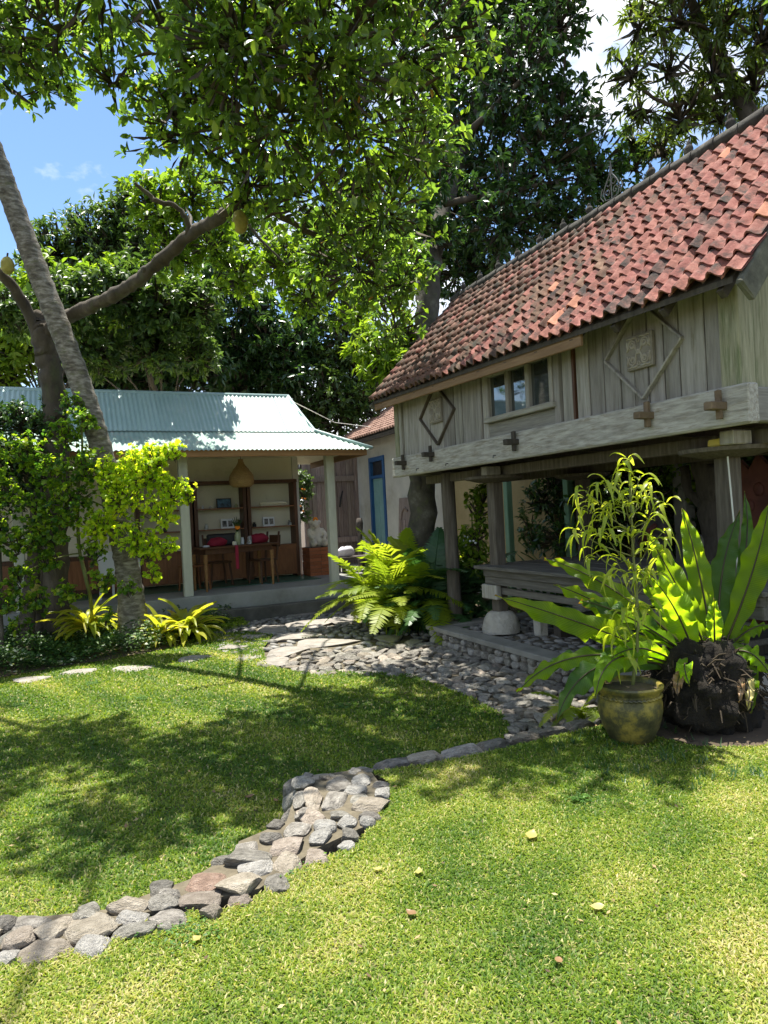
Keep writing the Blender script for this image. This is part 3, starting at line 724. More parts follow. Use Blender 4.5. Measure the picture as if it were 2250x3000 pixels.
# panel under the window
mb = MB(); mb.box((4.215, 5.15, 2.43), (4.25, 6.285, 2.60), bev=.004); mb.build('window_panel', M_woody, barn)
# --- window
win = MB(); win.box((4.17, 5.15, 3.10), (4.25, 6.29, 3.20), bev=.006); win.box((4.18, 6.235, 2.665), (4.25, 6.288, 3.10), bev=.005); win.box((4.18, 5.152, 2.665), (4.25, 5.205, 3.10), bev=.005)
win = win.build('window', M_woodgrey, barn)
mb = MB(); mb.box((4.15, 5.12, 2.605), (4.25, 6.30, 2.662), bev=.006, jit=.002); mb.build('sill', M_woody, win)
w0, w1 = 5.205, 6.235; third = (w1 - w0) / 3
for i in (1, 2):
    mb = MB(); mb.box((4.185, w0 + third * i - .03, 2.665), (4.25, w0 + third * i + .03, 3.098), bev=.005); mb.build('mullion', M_woodgrey, win)
for i in range(3):
    mb = MB(); a = w0 + third * i + (.033 if i else .002); b = w0 + third * (i + 1) - (.033 if i < 2 else .002)
    mb.box((4.225, a, 2.667), (4.231, b, 3.097)); mb.build('pane', M_glass, win)
M_batten = surf('brown_batten', [(.25, (.05, .04, .03)), (.75, (.13, .105, .08))], 5, rough=.85, bump=.3)
M_carve = surf('carved_wood', [(.25, (.22, .19, .14)), (.75, (.40, .37, .29))], 12, rough=.85, bump=.3)
mb = MB(); mb.box((4.256, 3.2, 2.45), (4.262, 8.5, 3.37)); mb.build('wall_backing', M_wooddark, barn)
# --- diamonds and carved panels
def diamond(yc, zc, hy, hz, bmat):
    P = [(yc, zc + hz), (yc - hy, zc), (yc, zc - hz), (yc + hy, zc)]
    for i in range(4):
        a, b = P[i], P[(i + 1) % 4]; mb = MB()
        mb.beam((4.20, a[0], a[1]), (4.20, b[0], b[1]), .019, .046, bev=.004, up=(1, 0, 0)); mb.build('diamond_batten', bmat, barn)
M_batten2 = surf('carving_ground', [(.25, (.15, .132, .10)), (.75, (.27, .245, .19))], 12, rough=.9, bump=.4)
def carved(yc, zc, h):
    mb = MB(); mb.box((4.185, yc - h, zc - h), (4.222, yc + h, zc + h), bev=.006)
    p = mb.build('carved_panel', M_batten2, barn); rl = MB()
    def tub(pts, r=.008): rl.tube([(4.183, yc + a * h, zc + b * h) for a, b in pts], r, 6)
    for sy in (-1, 1):
        for sz in (-1, 1):
            cx, cz = .45 * sy, .45 * sz
            tub([(cx + .30 * math.cos(t) * (1 - t / 12) * sy, cz + .30 * math.sin(t) * (1 - t / 12) * sz) for t in np.linspace(-.8, 6.6, 18)])
            tub([(cx + .13 * math.cos(t) * sy, cz + .13 * math.sin(t) * sz) for t in np.linspace(0, 6.3, 10)], .007)
            tub([(0.04 * sy, 0.04 * sz), (.16 * sy, .10 * sz), (.22 * sy, .25 * sz), (.18 * sy, .42 * sz)]); tub([(.85 * sy, .82 * sz), (.7 * sy, .86 * sz), (.52 * sy, .80 * sz), (.3 * sy, .86 * sz), (.1 * sy, .8 * sz)])
            tub([(.86 * sy, .12 * sz), (.80 * sy, .3 * sz), (.86 * sy, .5 * sz), (.82 * sy, .72 * sz)])
            tub([(.03 * sy, .55 * sz), (.12 * sy, .68 * sz), (.02 * sy, .78 * sz)], .007)
    for t in range(8): a = t * math.pi / 4; tub([(0, 0), (.16 * math.cos(a), .16 * math.sin(a))], .009)
    rl.build('carving', M_carve, p, smooth=True)
diamond(7.41, 2.88, .43, .38, M_batten); carved(7.42, 2.925, .15)
diamond(4.06, 2.885, .40, .385, M_woodgrey); carved(4.075, 2.88, .138)
# --- floor beams
mb = MB(); mb.box((4.12, 3.08, 2.17), (4.225, 8.60, 2.44), bev=.012, jit=.003); mb.build('floor_beam', M_woodbeam, barn)
mb = MB(); mb.box((6.42, 3.0, 2.17), (6.52, 8.62, 2.44), bev=.01); mb.build('floor_beam', M_woodbeam, barn)
for y in (3.16, 8.47):
    mb = MB(); mb.box((4.23, y, 2.19), (6.6, y + .10, 2.43), bev=.01, jit=.003); mb.build('end_beam', M_woodx, barn)
for i in range(9):
    y = 3.45 + i * .58; mb = MB(); mb.box((4.24, y, 2.20), (6.41, y + .08, 2.33), bev=.006); mb.build('joist', M_wooddark, barn)
for i in range(9):
    x = 4.232 + i * .245; mb = MB(); mb.box((x + .002, 3.27, 2.335), (x + .243, 8.46, 2.365)); mb.build('floorboard', M_wooddark, barn)
# --- pegs through the beam
for y, z, m in ((8.17, 2.345, M_wooddark), (7.40, 2.385, M_wooddark), (5.66, 2.34, M_wooddark), (3.92, 2.345, M_peg), (3.28, 2.315, M_peg)):
    mb = MB(); mb.box((3.97, y - .034, z - .032), (4.13, y + .034, z + .024), bev=.006, jit=.002); pg = mb.build('peg', m, barn)
    mb = MB(); mb.box((4.06, y - .020, z - .095), (4.10, y + .018, z + .105), bev=.006, jit=.003); mb.build('wedge', m, pg)
for y in (6.05, 7.8, 7.05):
    mb = MB(); mb.tube([(4.125, y, 2.24), (4.085, y - .005, 2.235), (4.083, y - .005, 2.21)], .005, 6); mb.build('iron_nail', M_black, barn)
# --- corner posts and gable
for y0, y1 in ((3.165, 3.325), (8.45, 8.56)):
    mb = MB(); mb.box((4.165, y0, 2.43), (4.32, y1, 3.34), bev=.012, jit=.003); mb.build('corner_post', M_woodmoss, barn)
def roofz(x): return 3.16 + (x - 3.9) * 1.10 if x < 5.33 else 3.16 + (6.76 - x) * 1.10
for yg in (3.20, 8.50):
    x = 4.33
    while x < 6.4:
        w = random.uniform(.16, .24); x2 = min(x + w, 6.42); zt = min(roofz(x), roofz(x2)) - .04
        mb = MB(); mb.add([(x + .003, yg, 2.43), (x2 - .003, yg, 2.43), (x2 - .003, yg, roofz(x2) - .05), (x + .003, yg, roofz(x) - .05), (x + .003, yg + .03, 2.43), (x2 - .003, yg + .03, 2.43), (x2 - .003, yg + .03, roofz(x2) - .05), (x + .003, yg + .03, roofz(x) - .05)],
               [(0, 1, 2, 3), (7, 6, 5, 4), (0, 4, 5, 1), (1, 5, 6, 2), (2, 6, 7, 3), (3, 7, 4, 0)])
        mb.build('gable_plank', M_woodmoss, barn); x = x2
mb = MB(); mb.beam((4.30, 3.17, 3.30), (6.5, 3.17, 3.30), .05, .05); mb.build('gable_rail', M_woodmoss, barn)
mb = MB(); mb.box((6.43, 3.25, 2.43), (6.46, 8.49, 3.5)); mb.build('rear_wall', M_woodgrey, barn)
# --- roof
def ez(y): return 3.13 + .026 * (y - 3.0)          # the old eave sags towards the near gable
RZ, RX, EX = 4.78, 5.33, 3.90
rb = MB()
rb.add([(EX + .02, 3.0, ez(3) - .075), (RX, 3.0, RZ - .075), (RX, 8.68, RZ - .075), (EX + .02, 8.68, ez(8.68) - .075), (EX + .02, 3.0, ez(3) - .035), (RX, 3.0, RZ - .035), (RX, 8.68, RZ - .035), (EX + .02, 8.68, ez(8.68) - .035)],
       [(0, 3, 2, 1), (4, 5, 6, 7), (0, 1, 5, 4), (3, 7, 6, 2), (0, 4, 7, 3)])
rb.add([(2 * RX - EX, 3.0, ez(3) - .06), (RX, 3.0, RZ - .06), (RX, 8.68, RZ - .06), (2 * RX - EX, 8.68, ez(8.68) - .06), (2 * RX - EX, 3.0, ez(3)), (RX, 3.0, RZ), (RX, 8.68, RZ), (2 * RX - EX, 8.68, ez(8.68))],
       [(0, 1, 2, 3), (7, 6, 5, 4), (0, 4, 5, 1), (3, 2, 6, 7), (0, 3, 7, 4)])
roof = rb.build('roof', M_wooddark, barn)
def tile_mesh(name, mat, seed):
    rr = random.Random(seed); W_, Ln, th = .152, .215, .014; nu = 9; mb = MB(); vs = []
    def prof(u):   # pan then roll
        return .038 * math.sin((u - .25) * 2 * math.pi) * (1.0 if math.sin((u - .25) * 2 * math.pi) > 0 else .5)
    for j in range(3):
        t = j / 2; curl = .006 * rr.uniform(-1, 1)
        for i in range(nu):
            u = i / (nu - 1); vs.append(((u - .5) * W_ , t * Ln, prof(u) * (1 - .12 * t) + curl * (u - .5)))
    fs = [(j * nu + i, j * nu + i + 1, (j + 1) * nu + i + 1, (j + 1) * nu + i) for j in range(2) for i in range(nu - 1)]
    n0 = len(vs)
    for i in range(nu): v = vs[i]; vs.append((v[0], v[1], v[2] - th))
    fs += [(i + 1, i, n0 + i, n0 + i + 1) for i in range(nu - 1)]
    for i in range(nu): v = vs[2 * nu + i]; vs.append((v[0], v[1], v[2] - th))
    fs += [(n0 + i + 1, n0 + i, n0 + nu + i, n0 + nu + i + 1) for i in range(nu - 1)]
    mb.add(vs, fs); return mb.mesh(name, mat, True, 50)
M_tiledark = surf('sooty_tile', [(.30, (.035, .03, .026)), (.5, (.12, .07, .056)), (.72, (.28, .14, .115))], 10, rough=.95, bump=.8, objrand=.3, spots=(11, .45, .6, (.045, .038, .033)))
M_tileor = surf('orange_tile', [(.28, (.30, .12, .07)), (.6, (.46, .20, .12)), (.8, (.56, .33, .22))], 8, rough=.85, bump=.5, objrand=.15, spots=(6, .56, .7, (.06, .045, .035)))
TM = {k: [tile_mesh('tile', m, i + 7 * j) for i in range(3)] for j, (k, m) in enumerate((('r', M_tile), ('o', M_tileold), ('d', M_tiledark), ('n', M_tileor)))}
tiles = []
pitch, ex = .1345, .163
ncol = int((8.73 - 2.96) / pitch) + 1
for c in range(ncol):
    y = 2.99 + c * pitch; z0 = ez(y); sl = Vector((RX - EX, 0, RZ - z0)); ln = sl.length; u = sl.normalized(); nrm = Vector((-u.z, 0, u.x)); ac = Vector((0, -1, 0))
    k = 0
    while k * ex < ln - .10:
        s = k * ex - .03; sag = .010 * math.sin(c * .9 + k * .35) + random.uniform(-.006, .006)
        base = Vector((EX, y + random.uniform(-.006, .006), z0)) + u * (s + random.uniform(-.010, .010)) + nrm * (.020 + sag)
        M = Matrix(((ac.x, u.x, nrm.x, base.x), (ac.y, u.y, nrm.y, base.y), (ac.z, u.z, nrm.z, base.z), (0, 0, 0, 1)))
        M = M @ Matrix.Rotation(-.13 + random.uniform(-.04, .04), 4, 'X') @ Matrix.Rotation(random.uniform(-.05, .05), 4, 'Z')
        old = min(max((y - 4.3) / 2.8, 0), 1) * .95
        q = mnoise.noise(Vector((y * 1.5, k * .55, 3.3)))
        r_ = random.random()
        kind = 'o' if r_ < old else ('d' if (q > .16 and random.random() < .42) or random.random() < .01 else ('n' if random.random() < .025 else 'r'))
        tiles.append(((base - Vector((0, 0, EYE))).length, kind, M)); k += 1
tiles.sort(key=lambda t: t[0])
for d, kind, M in tiles[:300]: link('tile', random.choice(TM[kind]), roof, M)
for kind, nm in (('r', 'red'), ('o', 'mossy'), ('d', 'sooty'), ('n', 'orange')):
    rs = [t for t in tiles[300:] if t[1] == kind]
    if rs:
        o = joined(nm + '_tiles', [random.choice(TM[kind]) for _ in rs], [t[2] for t in rs], TM[kind][0].materials[0], roof); o['kind'] = 'stuff'
# ridge cap, crest finials, filigree
mb = MB()
for i in range(24):
    y = 2.96 + i * .2395; mb.tube([(RX, y, RZ - .005 + .01 * (i % 2)), (RX, y + .25, RZ + .005)], [.082, .070], 10)
mb.build('ridge_cap', M_ridge, roof, smooth=True, sharp=40)
for i in range(13):
    y = 3.15 + i * .44
    if abs(y - 5.45) < .2: continue
    mb = MB(); h = .17 + random.uniform(-.02, .03)
    h *= .8; mb.lathe([(.0, -.02), (.035, .0), (.028, .02), (.042, .05), (.036, .075), (.016, .10), (.02, .11), (.0, h)], (0, 0, 0), 8, TRS((RX, y, RZ + .065), (random.uniform(-.06, .06), random.uniform(-.06, .06), 0), (.8, 1.2, 1)))
    mb.build('finial', M_ridge, roof, smooth=True)
M_iron = surf('grey_iron', [(.3, (.12, .12, .12)), (.7, (.22, .22, .21))], 12, rough=.7, bump=.2)
fl = MB(); cy, cz = 5.45, RZ + .07
def fp(a, b): return (RX, cy + a, cz + b)
for s in (-1, 1):
    fl.tube([fp(s * .0, .02), fp(s * .09, .04), fp(s * .12, .12), fp(s * .08, .20), fp(s * .02, .28), fp(0, .40)], .006, 5)
    fl.tube([fp(s * .04 * (1 - t / 9) * math.cos(t) + s * .055, .10 + .045 * (1 - t / 9) * math.sin(t)) for t in np.linspace(0, 7, 16)], .005, 5)
    fl.tube([fp(s * .03 * math.cos(t) + s * .035, .20 + .032 * math.sin(t)) for t in np.linspace(0, 6, 12)], .005, 5)
    fl.tube([fp(s * .12, .04), fp(s * .16, .10), fp(s * .13, .18)], .005, 5); fl.tube([fp(s * .03, .0), fp(s * .16, .0), fp(s * .2, .03)], .006, 5)
fl.tube([fp(.02 * math.cos(t), .30 + .03 * math.sin(t)) for t in np.linspace(0, 6.3, 12)], .005, 5); fl.tube([fp(0, -.06), fp(0, .42)], .006, 5)
fl.build('iron_ornament', M_iron, roof)
# fascia, barge boards, rafters
mb = MB(); mb.beam((3.955, 4.46, 3.07), (3.955, 8.70, 3.185), .035, .13, bev=.006); mb.build('eave_board', M_fascia, barn)
for y in (2.93, 8.70):
    mb = MB(); mb.beam((3.93, y, ez(y) - .15), (RX + .01, y, RZ - .12), .05, .17, bev=.012, jit=.004); mb.build('barge_board', M_lichen, barn)
    mb = MB(); mb.beam((2 * RX - 3.93, y, ez(y) - .15), (RX + .02, y, RZ - .12), .048, .17, bev=.012, jit=.004); mb.build('barge_board', M_lichen, barn)
for i in range(12):
    y = 3.12 + i * .485; mb = MB(); mb.beam((3.96, y, ez(y) - .115), (RX - .03, y, RZ - .13), .05, .07); mb.build('rafter', M_wooddark, barn)
# --- posts with caps, lower beams
PY = (3.69, 6.89)
for x in (4.65, 6.0):
    for y in PY:
        po = MB(); hw = .072
        po.tube([(x, y, ZP + .30), (x, y, 2.00)], [.10, .10], 4)
        po = MB(); po.box((x - hw, y - hw, ZP + .18), (x + hw, y + hw, 2.0), bev=.012, jit=.004)
        p = po.build('post', M_postwood, barn)
        mb = MB(); mb.lathe([(.0, 1.985), (.18, 1.99), (.34, 2.03), (.35, 2.06), (.0, 2.065)], (x, y, 0), 20); mb.build('rat_guard_disc', M_postwood, p, smooth=True, sharp=35)
        mb = MB(); mb.lathe([(.0, -.03), (.225, -.03), (.225, .03), (.205, .13), (.165, .20), (.12, .225), (.0, .23)], (x, y, ZP), 14)
        for i, v in enumerate(mb.v):
            q = mnoise.noise(Vector(v) * 5) * .02; mb.v[i] = (v[0] + q, v[1] + q, v[2] + q * .4)
        mb.build('plinth_stone', M_rock, p, smooth=True, sharp=50)
for x in (4.65, 6.0):
    mb = MB(); mb.box((x - .06, 3.2, 2.062), (x + .06, 8.5, 2.172), bev=.008, jit=.003); mb.build('bearer', M_postwood, barn)
for y in PY:
    mb = MB(); mb.box((4.35, y - .30, 2.064), (4.55, y - .18, 2.166), bev=.008); mb.build('block', M_woodgrey, barn)
# extra prop post at the far end
mb = MB(); mb.tube([(4.62, 7.90, -.03), (4.61, 7.90, 1.0), (4.60, 7.91, 2.17)], [.10, .088, .092], 12); mb.build('prop_post', M_postwood, barn, smooth=True, sharp=50)
# --- sitting deck between the posts
dk = MB(); dk.box((4.50, 3.35, .87), (4.56, 7.0, .955), bev=.008, jit=.003); dk.box((6.10, 3.35, .87), (6.16, 7.0, .955), bev=.008)
dk.box((4.57, 6.93, .80), (6.09, 6.99, .945), bev=.008); dk.box((4.57, 3.36, .80), (6.09, 3.42, .945), bev=.008)
deck = dk.build('deck', M_deck, barn)
mb = MB(); mb.box((4.52, 3.35, .775), (4.575, 7.0, .868), bev=.006, jit=.003); mb.build('apron_board', M_deck, deck)
for i in range(9):
    x = 4.43 + i * .197; mb = MB(); mb.box((x + .002, 3.28, .958), (x + .195, 7.10, .998 + random.uniform(-.003, .003)), bev=.006, jit=.002); mb.build('deck_plank', M_deck, deck)
mb = MB(); mb.box((4.5, 6.74, .60), (4.58, 7.05, .77), bev=.01); mb.build('corbel', M_woodgrey, barn)
mb = MB(); mb.box((4.585, 3.5, .66), (4.625, 6.82, .74), bev=.006); mb.build('tie_beam', M_deck, barn)
# slab of wood and a squat stone on the platform below the deck
mb = MB(); mb.box((4.95, 4.2, ZP + .10), (6.2, 6.5, ZP + .16), bev=.01); lowb = mb.build('low_plank_bench', M_deck); tag(lowb, 'low plank bench on the cobbles under the sitting deck', 'bench')
for y in (4.4, 6.3):
    mb = MB(); mb.box((5.0, y - .06, ZP - .06), (6.1, y + .06, ZP + .10), bev=.01); mb.build('bench_foot', M_wooddark, lowb)
mb = MB(); mb.box((4.84, 6.40, ZP - .05), (4.97, 6.53, ZP + .20), bev=.02, jit=.008)
tag(mb.build('squat_stone_post', M_rock, None), 'squat square stone block beside the round plinth stone', 'stone')
# small yellow thing wedged above the near rat guard
mb = MB(); mb.box((4.38, 3.52, 2.062), (4.46, 3.64, 2.12), bev=.01, jit=.003); tag(mb.build('yellow_block', surf('yellow_plastic', [(.3, (.5, .38, .05)), (.7, (.62, .5, .1))], 8, rough=.6, bump=.1)), 'small yellow block tucked on the round post cap', 'block')
mb = MB(); mb.tube([(4.52, 3.58, 2.0), (4.523, 3.56, 1.55), (4.535, 3.55, 1.05)], .006, 6); tag(mb.build('hanging_cord', M_white), 'thin pale cord hanging beside the barn post', 'cord')

# ================================================================== PAVILION
ZF = 0.45
pav = thing('open_pavilion', (1.5, 13, 0), 'open fronted pavilion with green corrugated metal roof and cream back wall', 'pavilion')
mb = MB(); mb.box((-4.2, 11.62, -.06), (5.05, 14.5, ZF), bev=.01); fl_ = mb.build('floor_slab', M_floor, pav)
mb = MB(); mb.box((-4.2, 11.40, -.06), (4.9, 11.615, .20), bev=.012); mb.build('step', M_darkconc, pav)
mb = MB(); mb.box((-4.1, 12.75, ZF), (4.45, 14.1, ZF + .006)); mb.build('green_floor_paint', M_greenfloor, pav)
for x in (-3.2, -.72, 1.77, 4.40):
    mb = MB(); mb.box((x - .075, 11.80, ZF - .01), (x + .075, 11.95, 2.86), bev=.008); mb.build('post', M_postpaint, pav)
mb = MB(); mb.box((-4.2, 14.2, ZF - .01), (4.40, 14.35, 4.0)); mb.build('back_wall', M_cream, pav)
mb = MB(); mb.box((4.40, 14.15, ZF - .01), (4.53, 14.36, 3.2), bev=.006); mb.build('wall_end', M_white, pav)
mb = MB(); mb.box((-4.35, 12.0, ZF - .01), (-4.2, 14.35, 3.2)); mb.build('side_wall', M_cream, pav)
mb = MB(); mb.box((-4.6, 11.32, 2.745), (4.94, 11.36, 2.865), bev=.004); mb.build('fascia_board', M_fasciax, pav)
mb = MB(); mb.box((4.90, 11.365, 2.745), (4.94, 14.4, 2.865), bev=.004); mb.build('fascia_board', M_fascia, pav)
for y in (11.875,):
    mb = MB(); mb.box((-4.4, y - .05, 2.86), (4.6, y + .05, 2.98), bev=.005); mb.build('wall_plate', M_fasciax, pav)
# corrugated sheets
def sheet(name, x0, x1, ybot, zbot, ytop, ztop, topf, mat, lift=0.0, per=.076, amp=.010):
    vs = []; fs = []; n = max(2, int((x1 - x0) / per * 6)); nr = 3; d = Vector((0, ytop - ybot, ztop - zbot)); nn = Vector((0, -d.z, d.y)).normalized()
    for i in range(n + 1):
        x = x0 + (x1 - x0) * i / n; f = topf(x); a = amp * math.sin(x / per * 2 * math.pi) + lift
        for j in range(nr):
            t = f * j / (nr - 1); p = Vector((x, ybot, zbot)) + d * t + nn * a; vs.append(p)
    for i in range(n):
        for j in range(nr - 1):
            a = i * nr + j; fs.append((a, a + nr, a + nr + 1, a + 1))
    mb = MB(); mb.add(vs, fs); return mb.mesh(name, mat, True)
rp = MB(); rp.add([(-4.6, 11.36, 2.84), (4.94, 11.36, 2.84), (4.2, 12.1, 3.215), (4.0, 12.9, 3.98), (-4.6, 12.9, 3.98), (-4.6, 12.1, 3.215), (4.94, 14.45, 2.84), (4.2, 13.7, 3.215), (-4.6, 13.7, 3.215), (-4.6, 14.45, 2.84)],
                  [(0, 1, 2, 5), (5, 2, 3, 4), (1, 6, 7, 2), (2, 7, 3), (4, 3, 7, 8), (8, 7, 6, 9)])
prf = rp.build('roof', M_cream, pav)  # unseen underside made cream to bounce light into the pavilion
x = -4.65; i = 0
while x < 4.95:
    x1 = min(x + .76, 5.0)
    me = sheet('lower_sheet', x, x1 + (.05 if x1 < 4.9 else 0), 11.27, 2.85, 12.14, 3.285, lambda q: 1.0 if q < 4.2 else max(.02, 1 - (q - 4.2) / .82), M_metallow, .004 * (i % 2))
    link('lower_sheet', me, prf)
    if x < 4.1:
        x1 = min(x + .76, 4.22)
        me = sheet('upper_sheet', x, x1 + (.05 if x1 < 4.2 else 0), 12.04, 3.245, 12.92, 4.06, lambda q: 1.0 if q < 4.0 else max(.05, 1 - (q - 4.0) / .23), M_metal, .012 + .004 * (i % 2))
        link('upper_sheet', me, prf)
    x += .76; i += 1
mb = MB(); mb.tube([(-4.7, 12.92, 4.05), (4.02, 12.92, 4.05)], .05, 8); mb.build('ridge_cap', M_metal, prf, smooth=True)
mb = MB(); mb.tube([(4.0, 12.9, 4.06), (4.10, 12.5, 3.68), (4.22, 12.08, 3.29), (4.6, 11.7, 3.09), (5.02, 11.26, 2.87)], .032, 8); mb.build('hip_cap', M_metal, prf, smooth=True)
mb = MB(); mb.tube([(4.0, 12.9, 4.06), (4.22, 13.7, 3.29), (5.02, 14.5, 2.87)], .03, 8); mb.build('hip_cap', M_metal, prf, smooth=True)

# ---- shelves (three bays against the back wall)
def shelf_bay(x0, x1, label):
    b = thing('bookcase', ((x0 + x1) / 2, 14.05, ZF), label, 'bookcase', 'teak bookcases against the back wall')
    y0, y1 = 13.84, 14.198; z1 = 2.42
    for x in (x0, x1 - .07):
        mb = MB(); mb.box((x, y0, ZF + .003), (x + .07, y1, z1), bev=.005); mb.build('side_panel', M_teakdark, b)
    mb = MB(); mb.box((x0 - .01, y0 - .01, z1), (x1 + .01, y1, z1 + .07), bev=.006); mb.build('top_board', M_teakdark, b)
    for z in (1.50, 1.92):
        mb = MB(); mb.box((x0 + .07, y0 + .02, z), (x1 - .07, y1, z + .022)); mb.build('shelf', M_teak, b)
    mb = MB(); mb.box((x0 + .07, y0 + .005, ZF + .05), (x1 - .07, y1, 1.13)); mb.build('cabinet', M_teak, b)
    xm = (x0 + x1) / 2
    for a, c in ((x0 + .075, xm - .003), (xm + .003, x1 - .075)):
        mb = MB(); mb.box((a, y0 - .012, ZF + .06), (c, y0 + .003, 1.11), bev=.004); d = mb.build('cabinet_door', M_teak, b)
        mb = MB(); mb.box((a + .07, y0 - .018, ZF + .14), (c - .07, y0 - .010, 1.03), bev=.004); mb.build('door_panel', M_teak, d)
shelf_bay(3.32, 4.38, 'teak bookcase bay beside the wall end, with rolled paper on top shelf')
shelf_bay(2.25, 3.30, 'teak bookcase bay holding a blue picture, behind the table')
shelf_bay(1.16, 2.22, 'teak bookcase bay behind the pale front post and the shrub')
def photo_frame(x, z, w, h, lb, mat, blue=False):
    f = thing('photo_frame', (x, 14.0, z), lb, 'photo frame')
    mb = MB(); mb.box((-w / 2, 0, 0), (w / 2, .02, h), TRS((x, 13.95, z + .002), (R(-10), 0, 0)), bev=.003); mb.build('frame', mat, f)
    if blue:
        mb = MB(); mb.box((-w / 2 + .02, -.004, .02), (w / 2 - .02, 0, h - .02), TRS((x, 13.95, z + .002), (R(-10), 0, 0))); mb.build('picture', M_bluephoto, f)
    else:
        for s in (-1, 1):
            mb = MB(); mb.box((s * w * .22 - w * .16, -.004, h * .2), (s * w * .22 + w * .16, 0, h * .8), TRS((x, 13.95, z + .002), (R(-10), 0, 0))); mb.build('picture', M_photo, f)
photo_frame(2.92, 1.522, .27, .20, 'white frame with two dark photos on the middle bookcase bay', M_plastic)
photo_frame(3.78, 1.522, .25, .20, 'white frame with two dark photos on the bay beside the wall end', M_plastic)
photo_frame(2.87, 1.942, .30, .20, 'dark framed blue picture on the upper shelf', M_black, True)
mb = MB(); mb.tube([(3.62, 13.98, 1.97), (4.20, 13.99, 1.975)], .03, 10); mb.tube([(3.6, 13.95, 2.0), (4.15, 13.96, 2.01)], .026, 10); tag(mb.build('paper_roll', M_cream), 'rolled pale paper lying along the upper shelf', 'paper roll')
for i, (x, z, r_, h, m, lb) in enumerate(((2.45, 1.942, .025, .07, M_plastic, 'tiny white cup at the end of the upper shelf'), (2.6, 1.942, .03, .05, M_jar, 'tiny glass bowl on the upper shelf'), (3.12, 1.942, .03, .08, M_ceramic, 'small green cup on the upper shelf'),
      (2.5, 1.522, .035, .12, M_jar, 'small glass jar left of the white photo frame'), (3.17, 1.522, .045, .17, M_darkstone, 'dark jar beside the double photo frame'), (3.48, 1.522, .04, .10, M_black, 'small black pot on the lower shelf'),
      (4.24, 1.522, .04, .11, M_jar, 'glass jar at the far end of the lower shelf'), (1.7, 1.522, .035, .12, M_darkstone, 'small dark figurine on the shelf behind the post'), (1.55, 1.942, .03, .19, M_black, 'dark bottle on the top shelf behind the shrub'), (1.66, 1.942, .032, .17, M_darkstone, 'brown bottle on the top shelf behind the shrub'))):
    mb = MB(); mb.lathe([(0, 0), (r_, 0), (r_ * 1.1, h * .5), (r_ * .6, h * .8), (r_ * .7, h), (0, h)], (x, 14.0, z + .001), 12); tag(mb.build('small_vessel', m, None, True, 40), lb, 'vessel')

# ---- table and things on it
TX, TY, TA = 2.72, 12.62, R(14)
TMx = TRS((TX, TY, ZF), (0, 0, TA))
tab = thing('dining_table', (TX, TY, ZF), 'narrow wooden table with turned legs in the open pavilion', 'table')
mb = MB(); mb.box((-.80, -.33, .745), (.80, .33, .78), TMx, bev=.008); mb.build('table_top', M_teakdark, tab)
mb = MB(); mb.box((-.66, -.26, .65), (.66, .26, .744), TMx, bev=.004); mb.build('apron', M_teakdark, tab)
for sx in (-1, 1):
    for sy in (-1, 1):
        mb = MB(); mb.lathe([(.0, -.004), (.018, 0), (.022, .1), (.03, .35), (.036, .45), (.024, .48), (.038, .50), (.038, .65), (0, .65)], (sx * .66, sy * .25, 0), 10, TMx); mb.build('leg', M_fasciax, tab, True, 40)
tt = ZF + .78
def on_table(a, b, z=0.0): return tuple(TMx @ Vector((a, b, .781 + z)))
v = thing('flower_vase', on_table(.10, .0), 'pale green vase with an orange flower on the table', 'vase')
c = on_table(.10, 0)
mb = MB(); mb.lathe([(0, 0), (.045, 0), (.06, .08), (.055, .17), (.035, .22), (.042, .24), (0, .235)], c, 16); mb.build('vase', M_ceramic, v, True, 50)
mb = MB(); mb.tube([(c[0], c[1], c[2] + .2), (c[0] + .01, c[1], c[2] + .31)], .005, 6)
for i in range(7): a = i * .9; mb.tube([(c[0], c[1], c[2] + .2), (c[0] + .04 * math.cos(a), c[1] + .04 * math.sin(a), c[2] + .36), (c[0] + .10 * math.cos(a), c[1] + .1 * math.sin(a), c[2] + .46 + .03 * (i % 3))], [.004, .016, .003], 5)
mb.build('stems', leafmat('vase_leaf', [(0, (.03, .07, .02)), (1, (.06, .12, .03))], attr=False), v)
mb = MB()
for i in range(12): a = i * math.pi / 6; mb.ell((c[0] + .03 * math.cos(a), c[1] - .02 + .02 * math.sin(a), c[2] + .33 + .032 * math.sin(a * 1.0)), (.022, .018, .022), 8, 6)
mb.ell((c[0], c[1] - .02, c[2] + .33), (.035, .03, .035), 10, 7); mb.build('flower', M_orange, v, True)
def mound(name, c, r, mat, lb, cat, seed):
    mb = MB(); mb.ell(c, r, 16, 10)
    for i, q in enumerate(mb.v):
        n = mnoise.noise(Vector(q) * 9 + Vector((seed, 0, 0))) * .35; w = Vector(q) - Vector(c); w *= 1 + n; mb.v[i] = (c[0] + w.x, c[1] + w.y, max(c[2] - r[2] * .55, c[2] + w.z))
    return tag(mb.build(name, mat, None, True), lb, cat)
c = on_table(.56, .05); mound('red_bag', (c[0], c[1], c[2] + .07), (.19, .12, .12), M_redcloth, 'crumpled red cloth bag at the end of the table by the chair', 'bag', 2)
c = on_table(-.30, .02); mound('red_cloth', (c[0], c[1], c[2] + .06), (.18, .12, .10), M_redcloth, 'bunched red cloth on the middle of the table', 'cloth', 5)
c = on_table(-.10, -.34); mb = MB(); mb.box((c[0] - .028, c[1] - .012, c[2] - .42), (c[0] + .028, c[1] - .006, c[2] + .004)); mb.box((c[0] - .028, c[1] - .006, c[2] - .002), (c[0] + .028, c[1] + .25, c[2] + .004)); tag(mb.build('red_ribbon', M_redcloth), 'red ribbon hanging over the table edge', 'ribbon')
